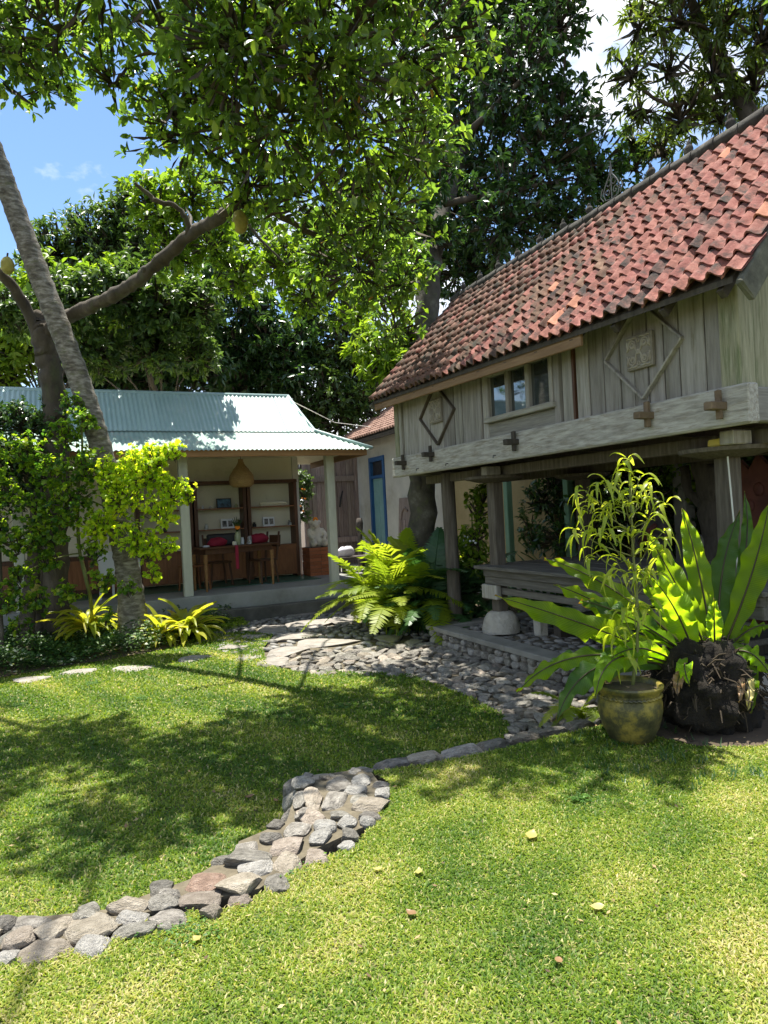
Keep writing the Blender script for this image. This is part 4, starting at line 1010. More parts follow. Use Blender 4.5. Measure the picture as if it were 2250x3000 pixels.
for a, b, r_, h, m, lb in ((.33, -.02, .045, .15, M_jar, 'clear glass jar on the table near the red bag'), (.22, .06, .035, .13, M_plastic, 'white cup beside the flower vase'), (-.02, -.1, .04, .07, M_cream, 'small pale card box beside the vase'), (-.55, -.05, .06, .03, M_plastic, 'white saucer on the table end')):
    mb = MB(); mb.lathe([(0, 0), (r_, 0), (r_ * 1.08, h * .6), (r_ * .8, h * .92), (r_ * .8, h), (0, h)], on_table(a, b), 14); tag(mb.build('table_vessel', m, None, True, 40), lb, 'vessel')
c = on_table(-.12, .18); mb = MB(); mb.box((c[0] - .28, c[1] - .05, c[2]), (c[0] + .28, c[1] + .1, c[2] + .22), bev=.03); tag(mb.build('black_case', M_black), 'black case standing on the table behind the red cloth', 'case')
def wchair(x, y, rz, lb, back=True, m=M_teakdark):
    MM = TRS((x, y, ZF), (0, 0, rz)); ch = thing('wooden_chair' if back else 'wooden_stool', (x, y, ZF), lb, 'chair' if back else 'stool')
    mb = MB(); mb.box((-.21, -.20, .43), (.21, .20, .465), MM, bev=.008); mb.build('seat', m, ch)
    for sx in (-1, 1):
        for sy in (-1, 1):
            mb = MB(); mb.tube([MM @ Vector((sx * .21, sy * .19, -.002)), MM @ Vector((sx * .17, sy * .16, .44))], [.018, .022], 8); mb.build('leg', m, ch)
    if back:
        for sx in (-1, 1): mb = MB(); mb.beam(MM @ Vector((sx * .18, .19, .45)), MM @ Vector((sx * .19, .27, .98)), .035, .035); mb.build('back_post', m, ch)
        mb = MB(); mb.box((-.18, .235, .70), (.18, .255, .93), MM @ Matrix.Rotation(R(-4), 4, 'X'), bev=.006); mb.build('back_panel', m, ch)
wchair(3.36, 12.98, R(-70), 'tall backed dark wooden chair at the far end of the table')
wchair(2.55, 13.25, R(8), 'dark wooden chair pushed to the back of the table')
wchair(2.02, 12.75, R(20), 'low wooden stool beside the pale front post', False, M_teak)
# white plastic chair seen through the shrub
MM = TRS((.75, 12.6, ZF), (0, 0, R(150))); ch = thing('plastic_chair', (.75, 12.6, ZF), 'white plastic armchair behind the leaning palm trunk', 'chair')
mb = MB(); mb.box((-.24, -.22, .40), (.24, .22, .43), MM, bev=.012); mb.build('seat', M_plastic, ch)
mb = MB(); mb.box((-.23, .20, .43), (.23, .225, .85), MM @ Matrix.Rotation(R(-7), 4, 'X'), bev=.01); mb.build('backrest', M_plastic, ch)
for sx in (-1, 1):
    for sy in (-1, 1): mb = MB(); mb.beam(MM @ Vector((sx * .25, sy * .23, -.002)), MM @ Vector((sx * .23, sy * .2, .41)), .045, .04); mb.build('leg', M_plastic, ch)
    mb = MB(); mb.beam(MM @ Vector((sx * .255, -.22, .64)), MM @ Vector((sx * .255, .24, .66)), .05, .03); mb.beam(MM @ Vector((sx * .25, -.21, .41)), MM @ Vector((sx * .25, -.21, .64)), .04, .04); mb.build('armrest', M_plastic, ch)
mb = MB(); mb.box((-1.6, 13.7, ZF + .003), (.9, 14.19, 1.15), bev=.01); cb = mb.build('low_counter', M_teakdark); tag(cb, 'long dark counter along the back wall behind the trunks', 'counter')
for i in range(4): mb = MB(); mb.box((-1.55 + i * .61, 13.685, ZF + .1), (-1.0 + i * .61, 13.698, 1.08), bev=.003); mb.build('panel', M_teak, cb)
# pendant lamp
lm = thing('pendant_lamp', (2.98, 12.8, 2.2), 'woven rattan onion shaped pendant lamp hanging in the pavilion', 'lamp')
mb = MB(); mb.lathe([(.17, 2.31), (.215, 2.35), (.235, 2.43), (.215, 2.53), (.14, 2.64), (.07, 2.73), (.045, 2.80), (.05, 2.83), (.0, 2.835)], (2.98, 12.8, 0), 28); sh = mb.build('lamp_shade', M_rattan, lm, True)
for z, r_ in ((2.31, .172), (2.36, .222), (2.43, .238), (2.50, .225), (2.57, .19), (2.64, .143), (2.72, .078)):
    mb = MB(); mb.tube([(2.98 + r_ * math.cos(t), 12.8 + r_ * math.sin(t), z) for t in np.linspace(0, 2 * math.pi, 29)], .006, 5, False); mb.build('cane_ring', M_rattan, sh)
mb = MB(); mb.tube([(2.98, 12.8, 2.83), (2.98, 12.8, 3.86)], .006, 6); mb.build('cord', M_black, lm)

# ---- statue helper: one continuous body through voxel remesh
def body(name, ells, mat, parent, vox=.02):
    mb = MB()
    for e in ells:
        if len(e) == 2: mb.ell(e[0], e[1], 14, 10)
        elif e[0] == 't': mb.tube(e[1], e[2], 8)
    o = mb.build(name, mat, parent, True)
    md = o.modifiers.new('blend', 'REMESH'); md.mode = 'VOXEL'; md.voxel_size = vox; md.use_smooth_shade = True
    ms = o.modifiers.new('soft', 'SMOOTH'); ms.factor = .5; ms.iterations = 4
    return o
# brick pedestal with monkey
bx, by = 4.72, 13.72
ped = thing('brick_pedestal', (bx, by, ZF), 'square orange brick pedestal carrying the monkey statue', 'pedestal')
mb = MB(); mb.box((bx - .235, by - .235, ZF - .01), (bx + .235, by + .235, ZF + .585)); mb.build('core', M_mortar, ped)
bk = MB(); bk.box((0, 0, 0), (1, 1, 1), bev=.03); bkm = bk.mesh('brick', M_brick)
for r_ in range(8):
    for side in range(4):
        for q in range(2):
            a = -.25 + q * .25 + (.0 if r_ % 2 else .0); off = .05 if r_ % 2 else 0
            w = .25 - .008
            M = TRS((bx, by, ZF + r_ * .0735), (0, 0, side * R(90))) @ TRS((a + .004, -.25, 0), (0, 0, 0), (w, .03, .066))
            link('brick', bkm, ped, M)
mk = thing('monkey_statue', (bx, by, ZF + .585), 'pale stone seated monkey statue with an orange flower on its head', 'statue')
zb = ZF + .575
body('monkey_body', [((bx, by, zb + .16), (.17, .15, .18)), ((bx - .02, by, zb + .32), (.14, .13, .16)), ((bx - .03, by - .02, zb + .50), (.115, .115, .115)), ((bx - .04, by - .13, zb + .47), (.06, .06, .05)),
     ((bx - .14, by - .01, zb + .53), (.035, .03, .045)), ((bx + .085, by - .01, zb + .53), (.035, .03, .045)), ((bx - .12, by - .14, zb + .10), (.075, .15, .09)), ((bx + .12, by - .14, zb + .10), (.075, .15, .09)),
     ('t', [(bx - .15, by - .02, zb + .38), (bx - .19, by - .12, zb + .26), (bx - .11, by - .20, zb + .18)], [.055, .048, .042]), ('t', [(bx + .11, by - .02, zb + .38), (bx + .17, by - .12, zb + .26), (bx + .10, by - .20, zb + .18)], [.055, .048, .042]),
     ('t', [(bx + .08, by + .08, zb + .06), (bx + .22, by + .05, zb + .07), (bx + .30, by + .0, zb + .14), (bx + .335, by - .02, zb + .05), (bx + .345, by - .04, zb - .2), (bx + .36, by - .05, zb - .42)], [.04, .042, .045, .042, .038, .03])], M_statue, mk, .016)
mb = MB()
for i in range(6): a = i * math.pi / 3; mb.ell((bx - .03 + .035 * math.cos(a), by - .09, zb + .585 + .035 * math.sin(a)), (.026, .015, .026), 8, 6)
mb.build('flower', M_orange, mk, True)

# ================================================================== OLD GATE, WHITE HOUSE
gate = thing('carved_gate_wall', (6.8, 18, .3), 'tall weathered plank gate wall beside the white house', 'gate')
x = 5.92
while x < 7.42:
    w = random.uniform(.085, .17); x2 = min(x + w, 7.45)
    mb = MB(); mb.box((x + .003, 18.0 + random.uniform(-.02, .02), .28), (x2 - .003, 18.06, 3.45), bev=.006); mb.build('plank', M_oldwood, gate); x = x2
for z in (2.62, .9): mb = MB(); mb.box((5.9, 17.93, z), (7.46, 17.985, z + .16), bev=.008); mb.build('rail', M_oldwood, gate)
for x in (5.86, 6.62, 7.40): mb = MB(); mb.box((x, 17.90, .28), (x + .09, 17.99, 3.5), bev=.008); mb.build('stile', M_oldwood, gate)
mb = MB(); mb.tube([(6.9, 17.9, 1.9), (6.92, 17.84, 2.15), (6.98, 17.83, 2.35)], [.025, .03, .02], 6); mb.build('handle', M_black, gate)
ter = MB(); ter.box((5.3, 14.9, -.06), (12, 22, .28)); ter.box((7.55, 9.45, -.06), (12, 14.9, .28)); ter.box((5.3, 14.6, -.06), (7.5, 14.89, .14)); tag(ter.build('terrace', M_conc), kind='structure')
hs = thing('white_house', (9, 14.3, .28), 'white walled house with brown tiled roof and teal door', 'house')
mb = MB(); mb.box((7.6, 16.05 + 1.25, .27), (7.75, 18.3, 3.95)); mb.box((7.6, 13.0, .27), (7.75, 16.3, 3.95)); mb.box((7.6, 16.3, 3.2), (7.75, 17.3, 3.95)); mb.box((7.76, 18.1, .27), (11.6, 18.3, 3.9)); mb.build('wall', M_shadewhite, hs)
mb = MB(); mb.box((7.61, 9.5, .27), (7.75, 12.995, 3.95)); mb.box((7.76, 9.5, .27), (11.6, 9.65, 3.9)); mb.build('yellow_wall', M_yellow, hs)
mb = MB(); mb.box((7.56, 12.95, .27), (7.76, 13.12, 3.95), bev=.01); mb.build('pilaster', M_shadewhite, hs)
mb = MB(); mb.box((7.57, 16.30, .28), (7.70, 16.42, 3.2)); mb.box((7.57, 17.18, .28), (7.70, 17.30, 3.2)); mb.box((7.57, 16.42, 3.08), (7.70, 17.18, 3.2)); mb.box((7.58, 16.42, 2.62), (7.70, 17.18, 2.70)); df = mb.build('door_frame', M_blue, hs)
mb = MB(); mb.box((7.64, 16.425, .60), (7.69, 17.175, 2.62), bev=.004); dr = mb.build('door', M_teal, hs)
for z0, z1 in ((.72, 1.3), (1.38, 1.85), (1.93, 2.22), (2.28, 2.54)):
    for a, b in ((16.50, 16.78), (16.82, 17.10)): mb = MB(); mb.box((7.628, a, z0), (7.642, b, z1), bev=.005); mb.build('door_panel', M_teal, dr)
mb = MB(); mb.box((7.65, 16.425, 2.70), (7.69, 17.175, 3.08)); mb.build('transom', M_black, hs)
mb = MB(); mb.box((7.2, 16.2, .28), (7.6, 17.4, .58), bev=.01); mb.build('door_step', M_conc, hs)
RE, RR = Vector((7.08, 0, 3.72)), Vector((9.6, 0, 5.25))
hr = MB(); hr.add([(7.08, 9.2, 3.66), (9.6, 9.2, 5.19), (9.6, 18.75, 5.19), (7.08, 18.75, 3.66), (12.1, 9.2, 3.66), (12.1, 18.75, 3.66), (7.08, 9.2, 3.70), (9.6, 9.2, 5.23), (9.6, 18.75, 5.23), (7.08, 18.75, 3.70), (12.1, 9.2, 3.7), (12.1, 18.75, 3.7)],
           [(0, 3, 2, 1), (1, 2, 5, 4), (6, 7, 8, 9), (7, 10, 11, 8), (0, 6, 9, 3), (0, 1, 7, 6), (2, 3, 9, 8), (1, 4, 10, 7), (2, 8, 11, 5)]); hrr = hr.build('roof', M_wooddark, hs)
mb = MB(); mb.beam((7.10, 9.8, 3.62), (7.10, 18.7, 3.62), .04, .14); mb.build('eave_board', M_wooddark, hs)
ftm = tile_mesh('far_tile', M_tilefar, 5); Ms = []
sl = RR - RE; ln = sl.length; u = sl.normalized(); nrm = Vector((-u.z, 0, u.x))
for c in range(44):
    y = 11.9 + c * .1555
    for k in range(int(ln / .19)):
        base = Vector((RE.x, y, RE.z)) + u * (k * .19 - .03) + nrm * (.02 + random.uniform(-.004, .004))
        Ms.append(Matrix(((0, u.x, nrm.x, base.x), (-1, u.y, nrm.y, base.y), (0, u.z, nrm.z, base.z), (0, 0, 0, 1))) @ Matrix.Rotation(-.08 + random.uniform(-.03, .03), 4, 'X'))
o = joined('roof_tiles', [ftm] * len(Ms), Ms, M_tilefar, hrr); o['kind'] = 'stuff'
mb = MB(); mb.tube([(9.6, 9.7, 5.26), (9.6, 18.8, 5.26)], .09, 8); mb.build('ridge_cap', M_tilefar, hs, True)
# leaning carved board against the white wall, stools, bundle
mb = MB(); mb.box((-.03, -.42, 0), (.03, .42, 1.75), TRS((7.42, 14.95, .28), (0, R(4), 0)), bev=.01); lb = mb.build('leaning_board', M_oldwood); tag(lb, 'tall grey carved board leaning on the white wall', 'board')
mb = MB(); mb.tube([TRS((7.42, 14.95, .28), (0, R(4), 0)) @ Vector((-.04, a, b)) for a, b in ((.25, .1), (.25, 1.2), (.2, 1.42), (.05, 1.5), (-.1, 1.42))], .03, 6); mb.build('carved_rib', M_oldwood, lb, True)
for i in range(4): mb = MB(); mb.box((-.045, -.38 + i * .19, .05), (-.031, -.22 + i * .19, 1.2), TRS((7.42, 14.95, .28), (0, R(4), 0)), bev=.004); mb.build('slat', M_oldwood, lb)
lw = thing('low_table', (6.2, 15.6, .28), 'low dark table with a bundle beside the gate', 'table')
mb = MB(); mb.box((5.85, 15.3, .60), (6.9, 15.8, .66), bev=.008); mb.build('table_top', M_wooddark, lw)
for x in (5.95, 6.8):
    for y in (15.38, 15.72): mb = MB(); mb.box((x - .04, y - .04, .275), (x + .04, y + .04, .60)); mb.build('leg', M_wooddark, lw)
mound('cloth_bundle', (6.05, 15.5, .76), (.22, .14, .16), M_whitecloth, 'pale lilac cloth bundle on the low table by the gate', 'bundle', 8)
mb = MB(); mb.box((6.62, 15.42, .66), (6.80, 15.6, .80), bev=.01); tag(mb.build('white_box', M_plastic), 'small white box on the low table by the teal door', 'box')
mb = MB(); mb.lathe([(0, 0), (.09, 0), (.10, .15), (.07, .3), (.06, .9), (.085, 1.0), (.10, 1.15), (.07, 1.28), (0, 1.3)], (7.05, 16.9, .28), 12); tag(mb.build('carved_post_figure', M_darkstone, None, True), 'slim dark carved post figure standing beside the teal door', 'sculpture')

# ================================================================== FOLIAGE TOOLS
T_BIG = (np.array([[0, 0, 0], [-.5, .34, .10], [0, .36, 0], [.5, .34, .10], [-.44, .68, .07], [0, .70, -.03], [.44, .68, .07], [0, 1, -.10]], float),
         np.array([[0, 2, 1], [0, 3, 2], [1, 2, 5], [1, 5, 4], [2, 3, 6], [2, 6, 5], [4, 5, 7], [5, 6, 7]]))
T_KITE = (np.array([[0, 0, 0], [-.5, .45, .10], [.5, .45, .10], [0, 1, -.06]], float), np.array([[0, 3, 1], [0, 2, 3]]))
def norm(a): return a / (np.linalg.norm(a, axis=1, keepdims=True) + 1e-9)
def leaf_geo(P, D, U, Ln, Wd, tmpl):
    T, F = tmpl; D = norm(D); S = norm(np.cross(D, U)); Nn = np.cross(S, D)
    V = P[:, None, :] + S[:, None, :] * (T[None, :, 0:1] * Wd[:, None, None]) + D[:, None, :] * (T[None, :, 1:2] * Ln[:, None, None]) + Nn[:, None, :] * (T[None, :, 2:3] * Ln[:, None, None])
    m = len(P); k = len(T)
    return V.reshape(-1, 3), (F[None] + (np.arange(m) * k)[:, None, None]).reshape(-1, 3), k
def crown(name, blobs, n_clus, per, ln, ratio, mat, parent, seed, tmpl=T_BIG, droop=.35, inner=.35, spread=(.6, 1.5), bias=0.0, twigs=True):
    r = np.random.default_rng(seed)
    C = np.array([list(b[0]) for b in blobs]); Rd = np.array([b[1] if hasattr(b[1], '__len__') else (b[1],) * 3 for b in blobs], float)
    w = (Rd.prod(1)) ** (2 / 3); w /= w.sum()
    idx = r.choice(len(blobs), n_clus, p=w)
    o = norm(r.normal(size=(n_clus, 3)))
    rad = inner + (1.06 - inner) * r.random(n_clus) ** .6
    lump = 1 + .22 * np.sin(o[:, 0] * 5 + C[idx, 0] * 7) * np.sin(o[:, 1] * 5 + C[idx, 1] * 5) + .15 * np.sin(o[:, 2] * 8 + seed)
    P = C[idx] + o * Rd[idx] * (rad * lump)[:, None]
    tw = norm(o * .8 + r.normal(size=(n_clus, 3)) * .45 + np.array([0, 0, .15]))
    if twigs:
        bk = norm(C[idx] - P + np.array([0, 0, -.15])); Vt, Ft, kt_ = leaf_geo(P + bk * ln * 2.4, -bk + r.normal(size=(n_clus, 3)) * .12, norm(r.normal(size=(n_clus, 3))), np.full(n_clus, ln * 2.5), np.full(n_clus, .007), T_KITE)
        link('twigs', npmesh('twigs', Vt, Ft, M_bark), parent)['kind'] = 'stuff'
    P = np.repeat(P, per, 0); TW = np.repeat(tw, per, 0); m = len(P)
    q = norm(np.cross(TW, r.normal(size=(m, 3)))); phi = r.uniform(spread[0], spread[1], m)
    D = TW * np.cos(phi)[:, None] + q * np.sin(phi)[:, None]; D[:, 2] -= droop * r.uniform(.3, 1.5, m); D = norm(D)
    U = norm(TW * .6 + np.array([0, 0, .8]) + r.normal(size=(m, 3)) * .35)
    P = P + TW * (r.uniform(-.4, .4, m) * ln)[:, None]
    Ln = ln * r.uniform(.5, 1.25, m); Wd = Ln * ratio * r.uniform(.8, 1.2, m)
    V, F, k = leaf_geo(P, D, U, Ln, Wd, tmpl)
    cl = np.repeat(r.normal(0, .16, n_clus), per)
    rv = np.clip(.45 + cl + r.normal(0, .16, m) + bias, 0, .955); rv = np.where(r.random(m) < .004, 1.0, rv)
    me = npmesh(name, V, F, mat, np.repeat(rv, k), smooth=False)
    o_ = link(name, me, parent); return o_
def wiggle(pts, n, amp, seed):
    """resample a polyline smoothly (Catmull-Rom) with small wobble"""
    r = random.Random(seed); pts = [Vector(p) for p in pts]; out = []
    P = [pts[0] * 2 - pts[1]] + pts + [pts[-1] * 2 - pts[-2]]
    for i in range(1, len(P) - 2):
        for k in range(n):
            t = k / n; a, b, c, d = P[i - 1], P[i], P[i + 1], P[i + 2]
            q = .5 * ((2 * b) + (c - a) * t + (2 * a - 5 * b + 4 * c - d) * t * t + (-a + 3 * b - 3 * c + d) * t ** 3)
            out.append(q + Vector((r.uniform(-amp, amp), r.uniform(-amp, amp), r.uniform(-amp, amp))))
    out.append(pts[-1]); return out
def limb(mb, pts, r0, r1, n=4, amp=.012, seed=1, sides=9, rings=0.0):
    w = wiggle(pts, n, amp, seed); m = len(w); rr = random.Random(seed + 5); v0 = len(mb.v); sides = sides + 4 if r0 > .05 else sides
    mb.tube(w, [r0 + (r1 - r0) * (i / (m - 1)) + rr.uniform(-.06, .06) * r0 for i in range(m)], sides)
    if r0 > .05:
        for i in range(v0, len(mb.v)):
            q = Vector(mb.v[i]); mb.v[i] = tuple(q + (mnoise.noise_vector(q * 4.5) * .22 + mnoise.noise_vector(q * 11) * .12) * r0)
    return w

M_leafj = leafmat('jackfruit_leaf', [(0, (.038, .072, .020)), (.35, (.070, .125, .026)), (.7, (.125, .20, .036)), (.96, (.22, .30, .05)), (1, (.30, .16, .04))], trans=.52, rough=.28, spec=.62, tgain=2.7)
M_leafd = leafmat('dark_leaf', [(0, (.020, .052, .018)), (.4, (.036, .085, .024)), (.8, (.068, .135, .034)), (1, (.11, .18, .04))], trans=.38, rough=.28, spec=.6)
M_leafm = leafmat('mango_leaf', [(0, (.045, .078, .018)), (.5, (.095, .145, .028)), (.96, (.17, .22, .04)), (1, (.28, .18, .05))], trans=.45, rough=.36, spec=.5)
M_leafb = leafmat('far_leaf', [(0, (.038, .078, .024)), (.5, (.075, .135, .034)), (1, (.13, .20, .05))], trans=.42, rough=.36, spec=.5)
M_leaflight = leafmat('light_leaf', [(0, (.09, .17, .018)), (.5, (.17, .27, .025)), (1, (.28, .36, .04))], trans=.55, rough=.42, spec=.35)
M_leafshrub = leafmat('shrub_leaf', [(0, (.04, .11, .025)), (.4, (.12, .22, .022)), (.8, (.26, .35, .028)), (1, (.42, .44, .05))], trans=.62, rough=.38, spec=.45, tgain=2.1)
M_leafsuntint = leafmat('sun_tinted_shrub_leaf', [(0, (.12, .22, .02)), (.35, (.27, .37, .025)), (.75, (.42, .48, .035)), (1, (.52, .50, .05))], trans=.66, rough=.4, spec=.4, tgain=2.3)  # brighter copy of the shrub leaf, standing in for sunlight
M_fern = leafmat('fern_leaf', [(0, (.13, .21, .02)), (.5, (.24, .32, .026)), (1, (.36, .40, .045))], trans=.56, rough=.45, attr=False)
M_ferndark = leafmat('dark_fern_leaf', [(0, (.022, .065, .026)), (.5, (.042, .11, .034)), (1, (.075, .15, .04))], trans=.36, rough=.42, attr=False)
M_nest = leafmat('nest_fern_leaf', [(0, (.10, .20, .018)), (.5, (.14, .25, .022)), (1, (.20, .31, .028))], trans=.66, rough=.42, spec=.32, attr=False, tcol=(1.0, .98, .28), tgain=2.7)
M_nestdark = leafmat('nest_fern_dark_leaf', [(0, (.05, .125, .024)), (.5, (.07, .155, .028)), (1, (.10, .19, .034))], trans=.45, rough=.40, spec=.5, attr=False)
def nestmat(name, base, trans, tgain):
    m, t, N, Lk = new_mat(name); out = N('ShaderNodeOutputMaterial'); b = N('ShaderNodeBsdfPrincipled'); tr = N('ShaderNodeBsdfTranslucent'); mx = N('ShaderNodeMixShader')
    uv = N('ShaderNodeUVMap'); uv.uv_map = 'UVMap'; sp = N('ShaderNodeSeparateXYZ'); Lk(uv.outputs[0], sp.inputs[0])
    oi = N('ShaderNodeObjectInfo'); tc = N('ShaderNodeTexCoord'); no = N('ShaderNodeTexNoise'); no.inputs['Scale'].default_value = 7; no.inputs['Detail'].default_value = 6; Lk(tc.outputs['Object'], no.inputs['Vector'])
    r_ = ramp(N, [(.25, base[0]), (.5, base[1]), (.75, base[2])]); Lk(no.outputs['Fac'], r_.inputs['Fac'])
    # side veins: slanted stripes from the midrib
    ab = N('ShaderNodeMath'); ab.operation = 'ABSOLUTE'; Lk(sp.outputs['X'], ab.inputs[0])
    ma = N('ShaderNodeMath'); ma.operation = 'MULTIPLY_ADD'; ma.inputs[1].default_value = -.06; Lk(ab.outputs[0], ma.inputs[0]); Lk(sp.outputs['Y'], ma.inputs[2])
    mf = N('ShaderNodeMath'); mf.operation = 'MULTIPLY'; mf.inputs[1].default_value = 420.0; Lk(ma.outputs[0], mf.inputs[0])
    sn = N('ShaderNodeMath'); sn.operation = 'SINE'; Lk(mf.outputs[0], sn.inputs[0])
    bp = N('ShaderNodeBump'); bp.inputs['Strength'].default_value = .35; bp.inputs['Distance'].default_value = .004; Lk(sn.outputs[0], bp.inputs['Height']); Lk(bp.outputs['Normal'], b.inputs['Normal'])
    vm = N('ShaderNodeMapRange'); vm.inputs['From Min'].default_value = -1; vm.inputs['To Min'].default_value = .86; vm.inputs['To Max'].default_value = 1.1; Lk(sn.outputs[0], vm.inputs['Value'])
    rv = N('ShaderNodeMapRange'); rv.inputs['To Min'].default_value = .75; rv.inputs['To Max'].default_value = 1.2; Lk(oi.outputs['Random'], rv.inputs['Value'])
    mm = N('ShaderNodeMath'); mm.operation = 'MULTIPLY'; Lk(vm.outputs[0], mm.inputs[0]); Lk(rv.outputs[0], mm.inputs[1])
    hs = N('ShaderNodeHueSaturation'); Lk(r_.outputs['Color'], hs.inputs['Color']); Lk(mm.outputs[0], hs.inputs['Value'])
    # browned margins and tips
    ed = N('ShaderNodeMath'); ed.operation = 'MULTIPLY_ADD'; ed.inputs[1].default_value = .75; Lk(no.outputs['Fac'], ed.inputs[0])
    pw = N('ShaderNodeMath'); pw.operation = 'POWER'; pw.inputs[1].default_value = 6; Lk(ab.outputs[0], pw.inputs[0]); Lk(pw.outputs[0], ed.inputs[2])
    p2 = N('ShaderNodeMath'); p2.operation = 'POWER'; p2.inputs[1].default_value = 14; Lk(sp.outputs['Y'], p2.inputs[0])
    e2 = N('ShaderNodeMath'); e2.operation = 'ADD'; Lk(ed.outputs[0], e2.inputs[0]); Lk(p2.outputs[0], e2.inputs[1])
    er = ramp(N, [(.0, (0, 0, 0)), (1, (1, 1, 1))]); em = N('ShaderNodeMapRange'); em.inputs['From Min'].default_value = 1.34; em.inputs['From Max'].default_value = 1.5; Lk(e2.outputs[0], em.inputs['Value'])
    mb_ = N('ShaderNodeMixRGB'); Lk(em.outputs[0], mb_.inputs['Fac']); Lk(hs.outputs['Color'], mb_.inputs['Color1']); mb_.inputs['Color2'].default_value = (.16, .085, .03, 1)
    Lk(mb_.outputs['Color'], b.inputs['Base Color']); b.inputs['Roughness'].default_value = .40; b.inputs['Specular IOR Level'].default_value = .35
    mc = N('ShaderNodeMixRGB'); mc.blend_type = 'MULTIPLY'; mc.inputs['Fac'].default_value = 1; mc.inputs['Color2'].default_value = (tgain * 1.12, tgain * .97, tgain * .25, 1)
    Lk(mb_.outputs['Color'], mc.inputs['Color1']); Lk(mc.outputs['Color'], tr.inputs['Color'])
    mx.inputs['Fac'].default_value = trans; Lk(b.outputs[0], mx.inputs[1]); Lk(tr.outputs[0], mx.inputs[2]); Lk(mx.outputs[0], out.inputs['Surface']); return m
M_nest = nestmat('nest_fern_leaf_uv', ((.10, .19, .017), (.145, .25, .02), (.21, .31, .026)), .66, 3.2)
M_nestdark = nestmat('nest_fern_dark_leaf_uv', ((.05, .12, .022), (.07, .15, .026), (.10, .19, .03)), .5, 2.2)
M_rib = surf('dark_midrib', [(.3, (.03, .025, .012)), (.7, (.06, .045, .02))], 10, rough=.6, bump=.1)
M_strap = leafmat('yellow_strap_leaf', [(0, (.15, .24, .02)), (.5, (.34, .37, .035)), (.85, (.46, .42, .06)), (1, (.50, .24, .03))], trans=.55, rough=.38, attr=False)
M_strapgreen = leafmat('green_strap_leaf', [(0, (.02, .06, .02)), (.5, (.04, .10, .025)), (1, (.07, .14, .03))], trans=.35, rough=.38, attr=False)
M_wispy = leafmat('wispy_leaf', [(0, (.20, .27, .025)), (.5, (.33, .40, .035)), (1, (.46, .48, .08))], trans=.58, rough=.36, spec=.5, attr=False)
M_cover = leafmat('ground_cover_leaf', [(0, (.02, .06, .015)), (.45, (.04, .10, .02)), (.78, (.09, .17, .03)), (.86, (.45, .50, .36)), (1, (.62, .64, .5))], trans=.3, rough=.5)
M_stem = surf('green_stem', [(.3, (.10, .12, .03)), (.7, (.18, .19, .06))], 12, rough=.7, bump=.2)

def B(*rows): return [(atd(px, py, d), r) for px, py, d, r in rows]
def BW(*rows): return [(Vector((x, y, z)), r) for x, y, z, r in rows]

# ================================================================== JACKFRUIT TREE
jb = atd(168, 1850, 10.05)
jt = thing('jackfruit_tree', (jb.x, jb.y, 0), 'jackfruit tree whose long bent limb reaches over the lawn', 'tree')
tr = MB()
t1 = [(jb.x, jb.y, -.05), atd(165, 1750, 10.05), atd(160, 1500, 10.05), atd(165, 1250, 10.0), atd(145, 1080, 9.95), atd(120, 980, 9.9), atd(105, 930, 9.9)]
limb(tr, t1, .18, .14, 12, .012, 2, 14)
limb(tr, [(jb.x - .16, jb.y + .02, -.05), atd(128, 1750, 10.1), atd(135, 1500, 10.1), atd(140, 1250, 10.08)], .13, .10, 4, .012, 3, 12)
tr.tube([(jb.x, jb.y, -.06), (jb.x, jb.y, .12), (jb.x, jb.y, .4)], [.30, .22, .17], 14)
tk = tr.build('trunk', M_bark, jt, True)
mb = MB(); lim = [atd(118, 1010, 9.95), atd(165, 945, 9.8), atd(240, 908, 9.5), atd(340, 862, 9.1), atd(430, 800, 8.75), atd(500, 738, 8.45), atd(570, 678, 8.15), atd(650, 632, 7.8), atd(692, 590, 7.6), atd(712, 530, 7.45)]
limb(mb, lim, .105, .058, 9, .010, 4, 12); mb.build('main_limb', M_bark, jt, True)
mb = MB(); mb.ell(atd(424, 790, 8.69), (.05, .05, .05), 10, 8); mb.build('knot', M_wooddark, jt, True)
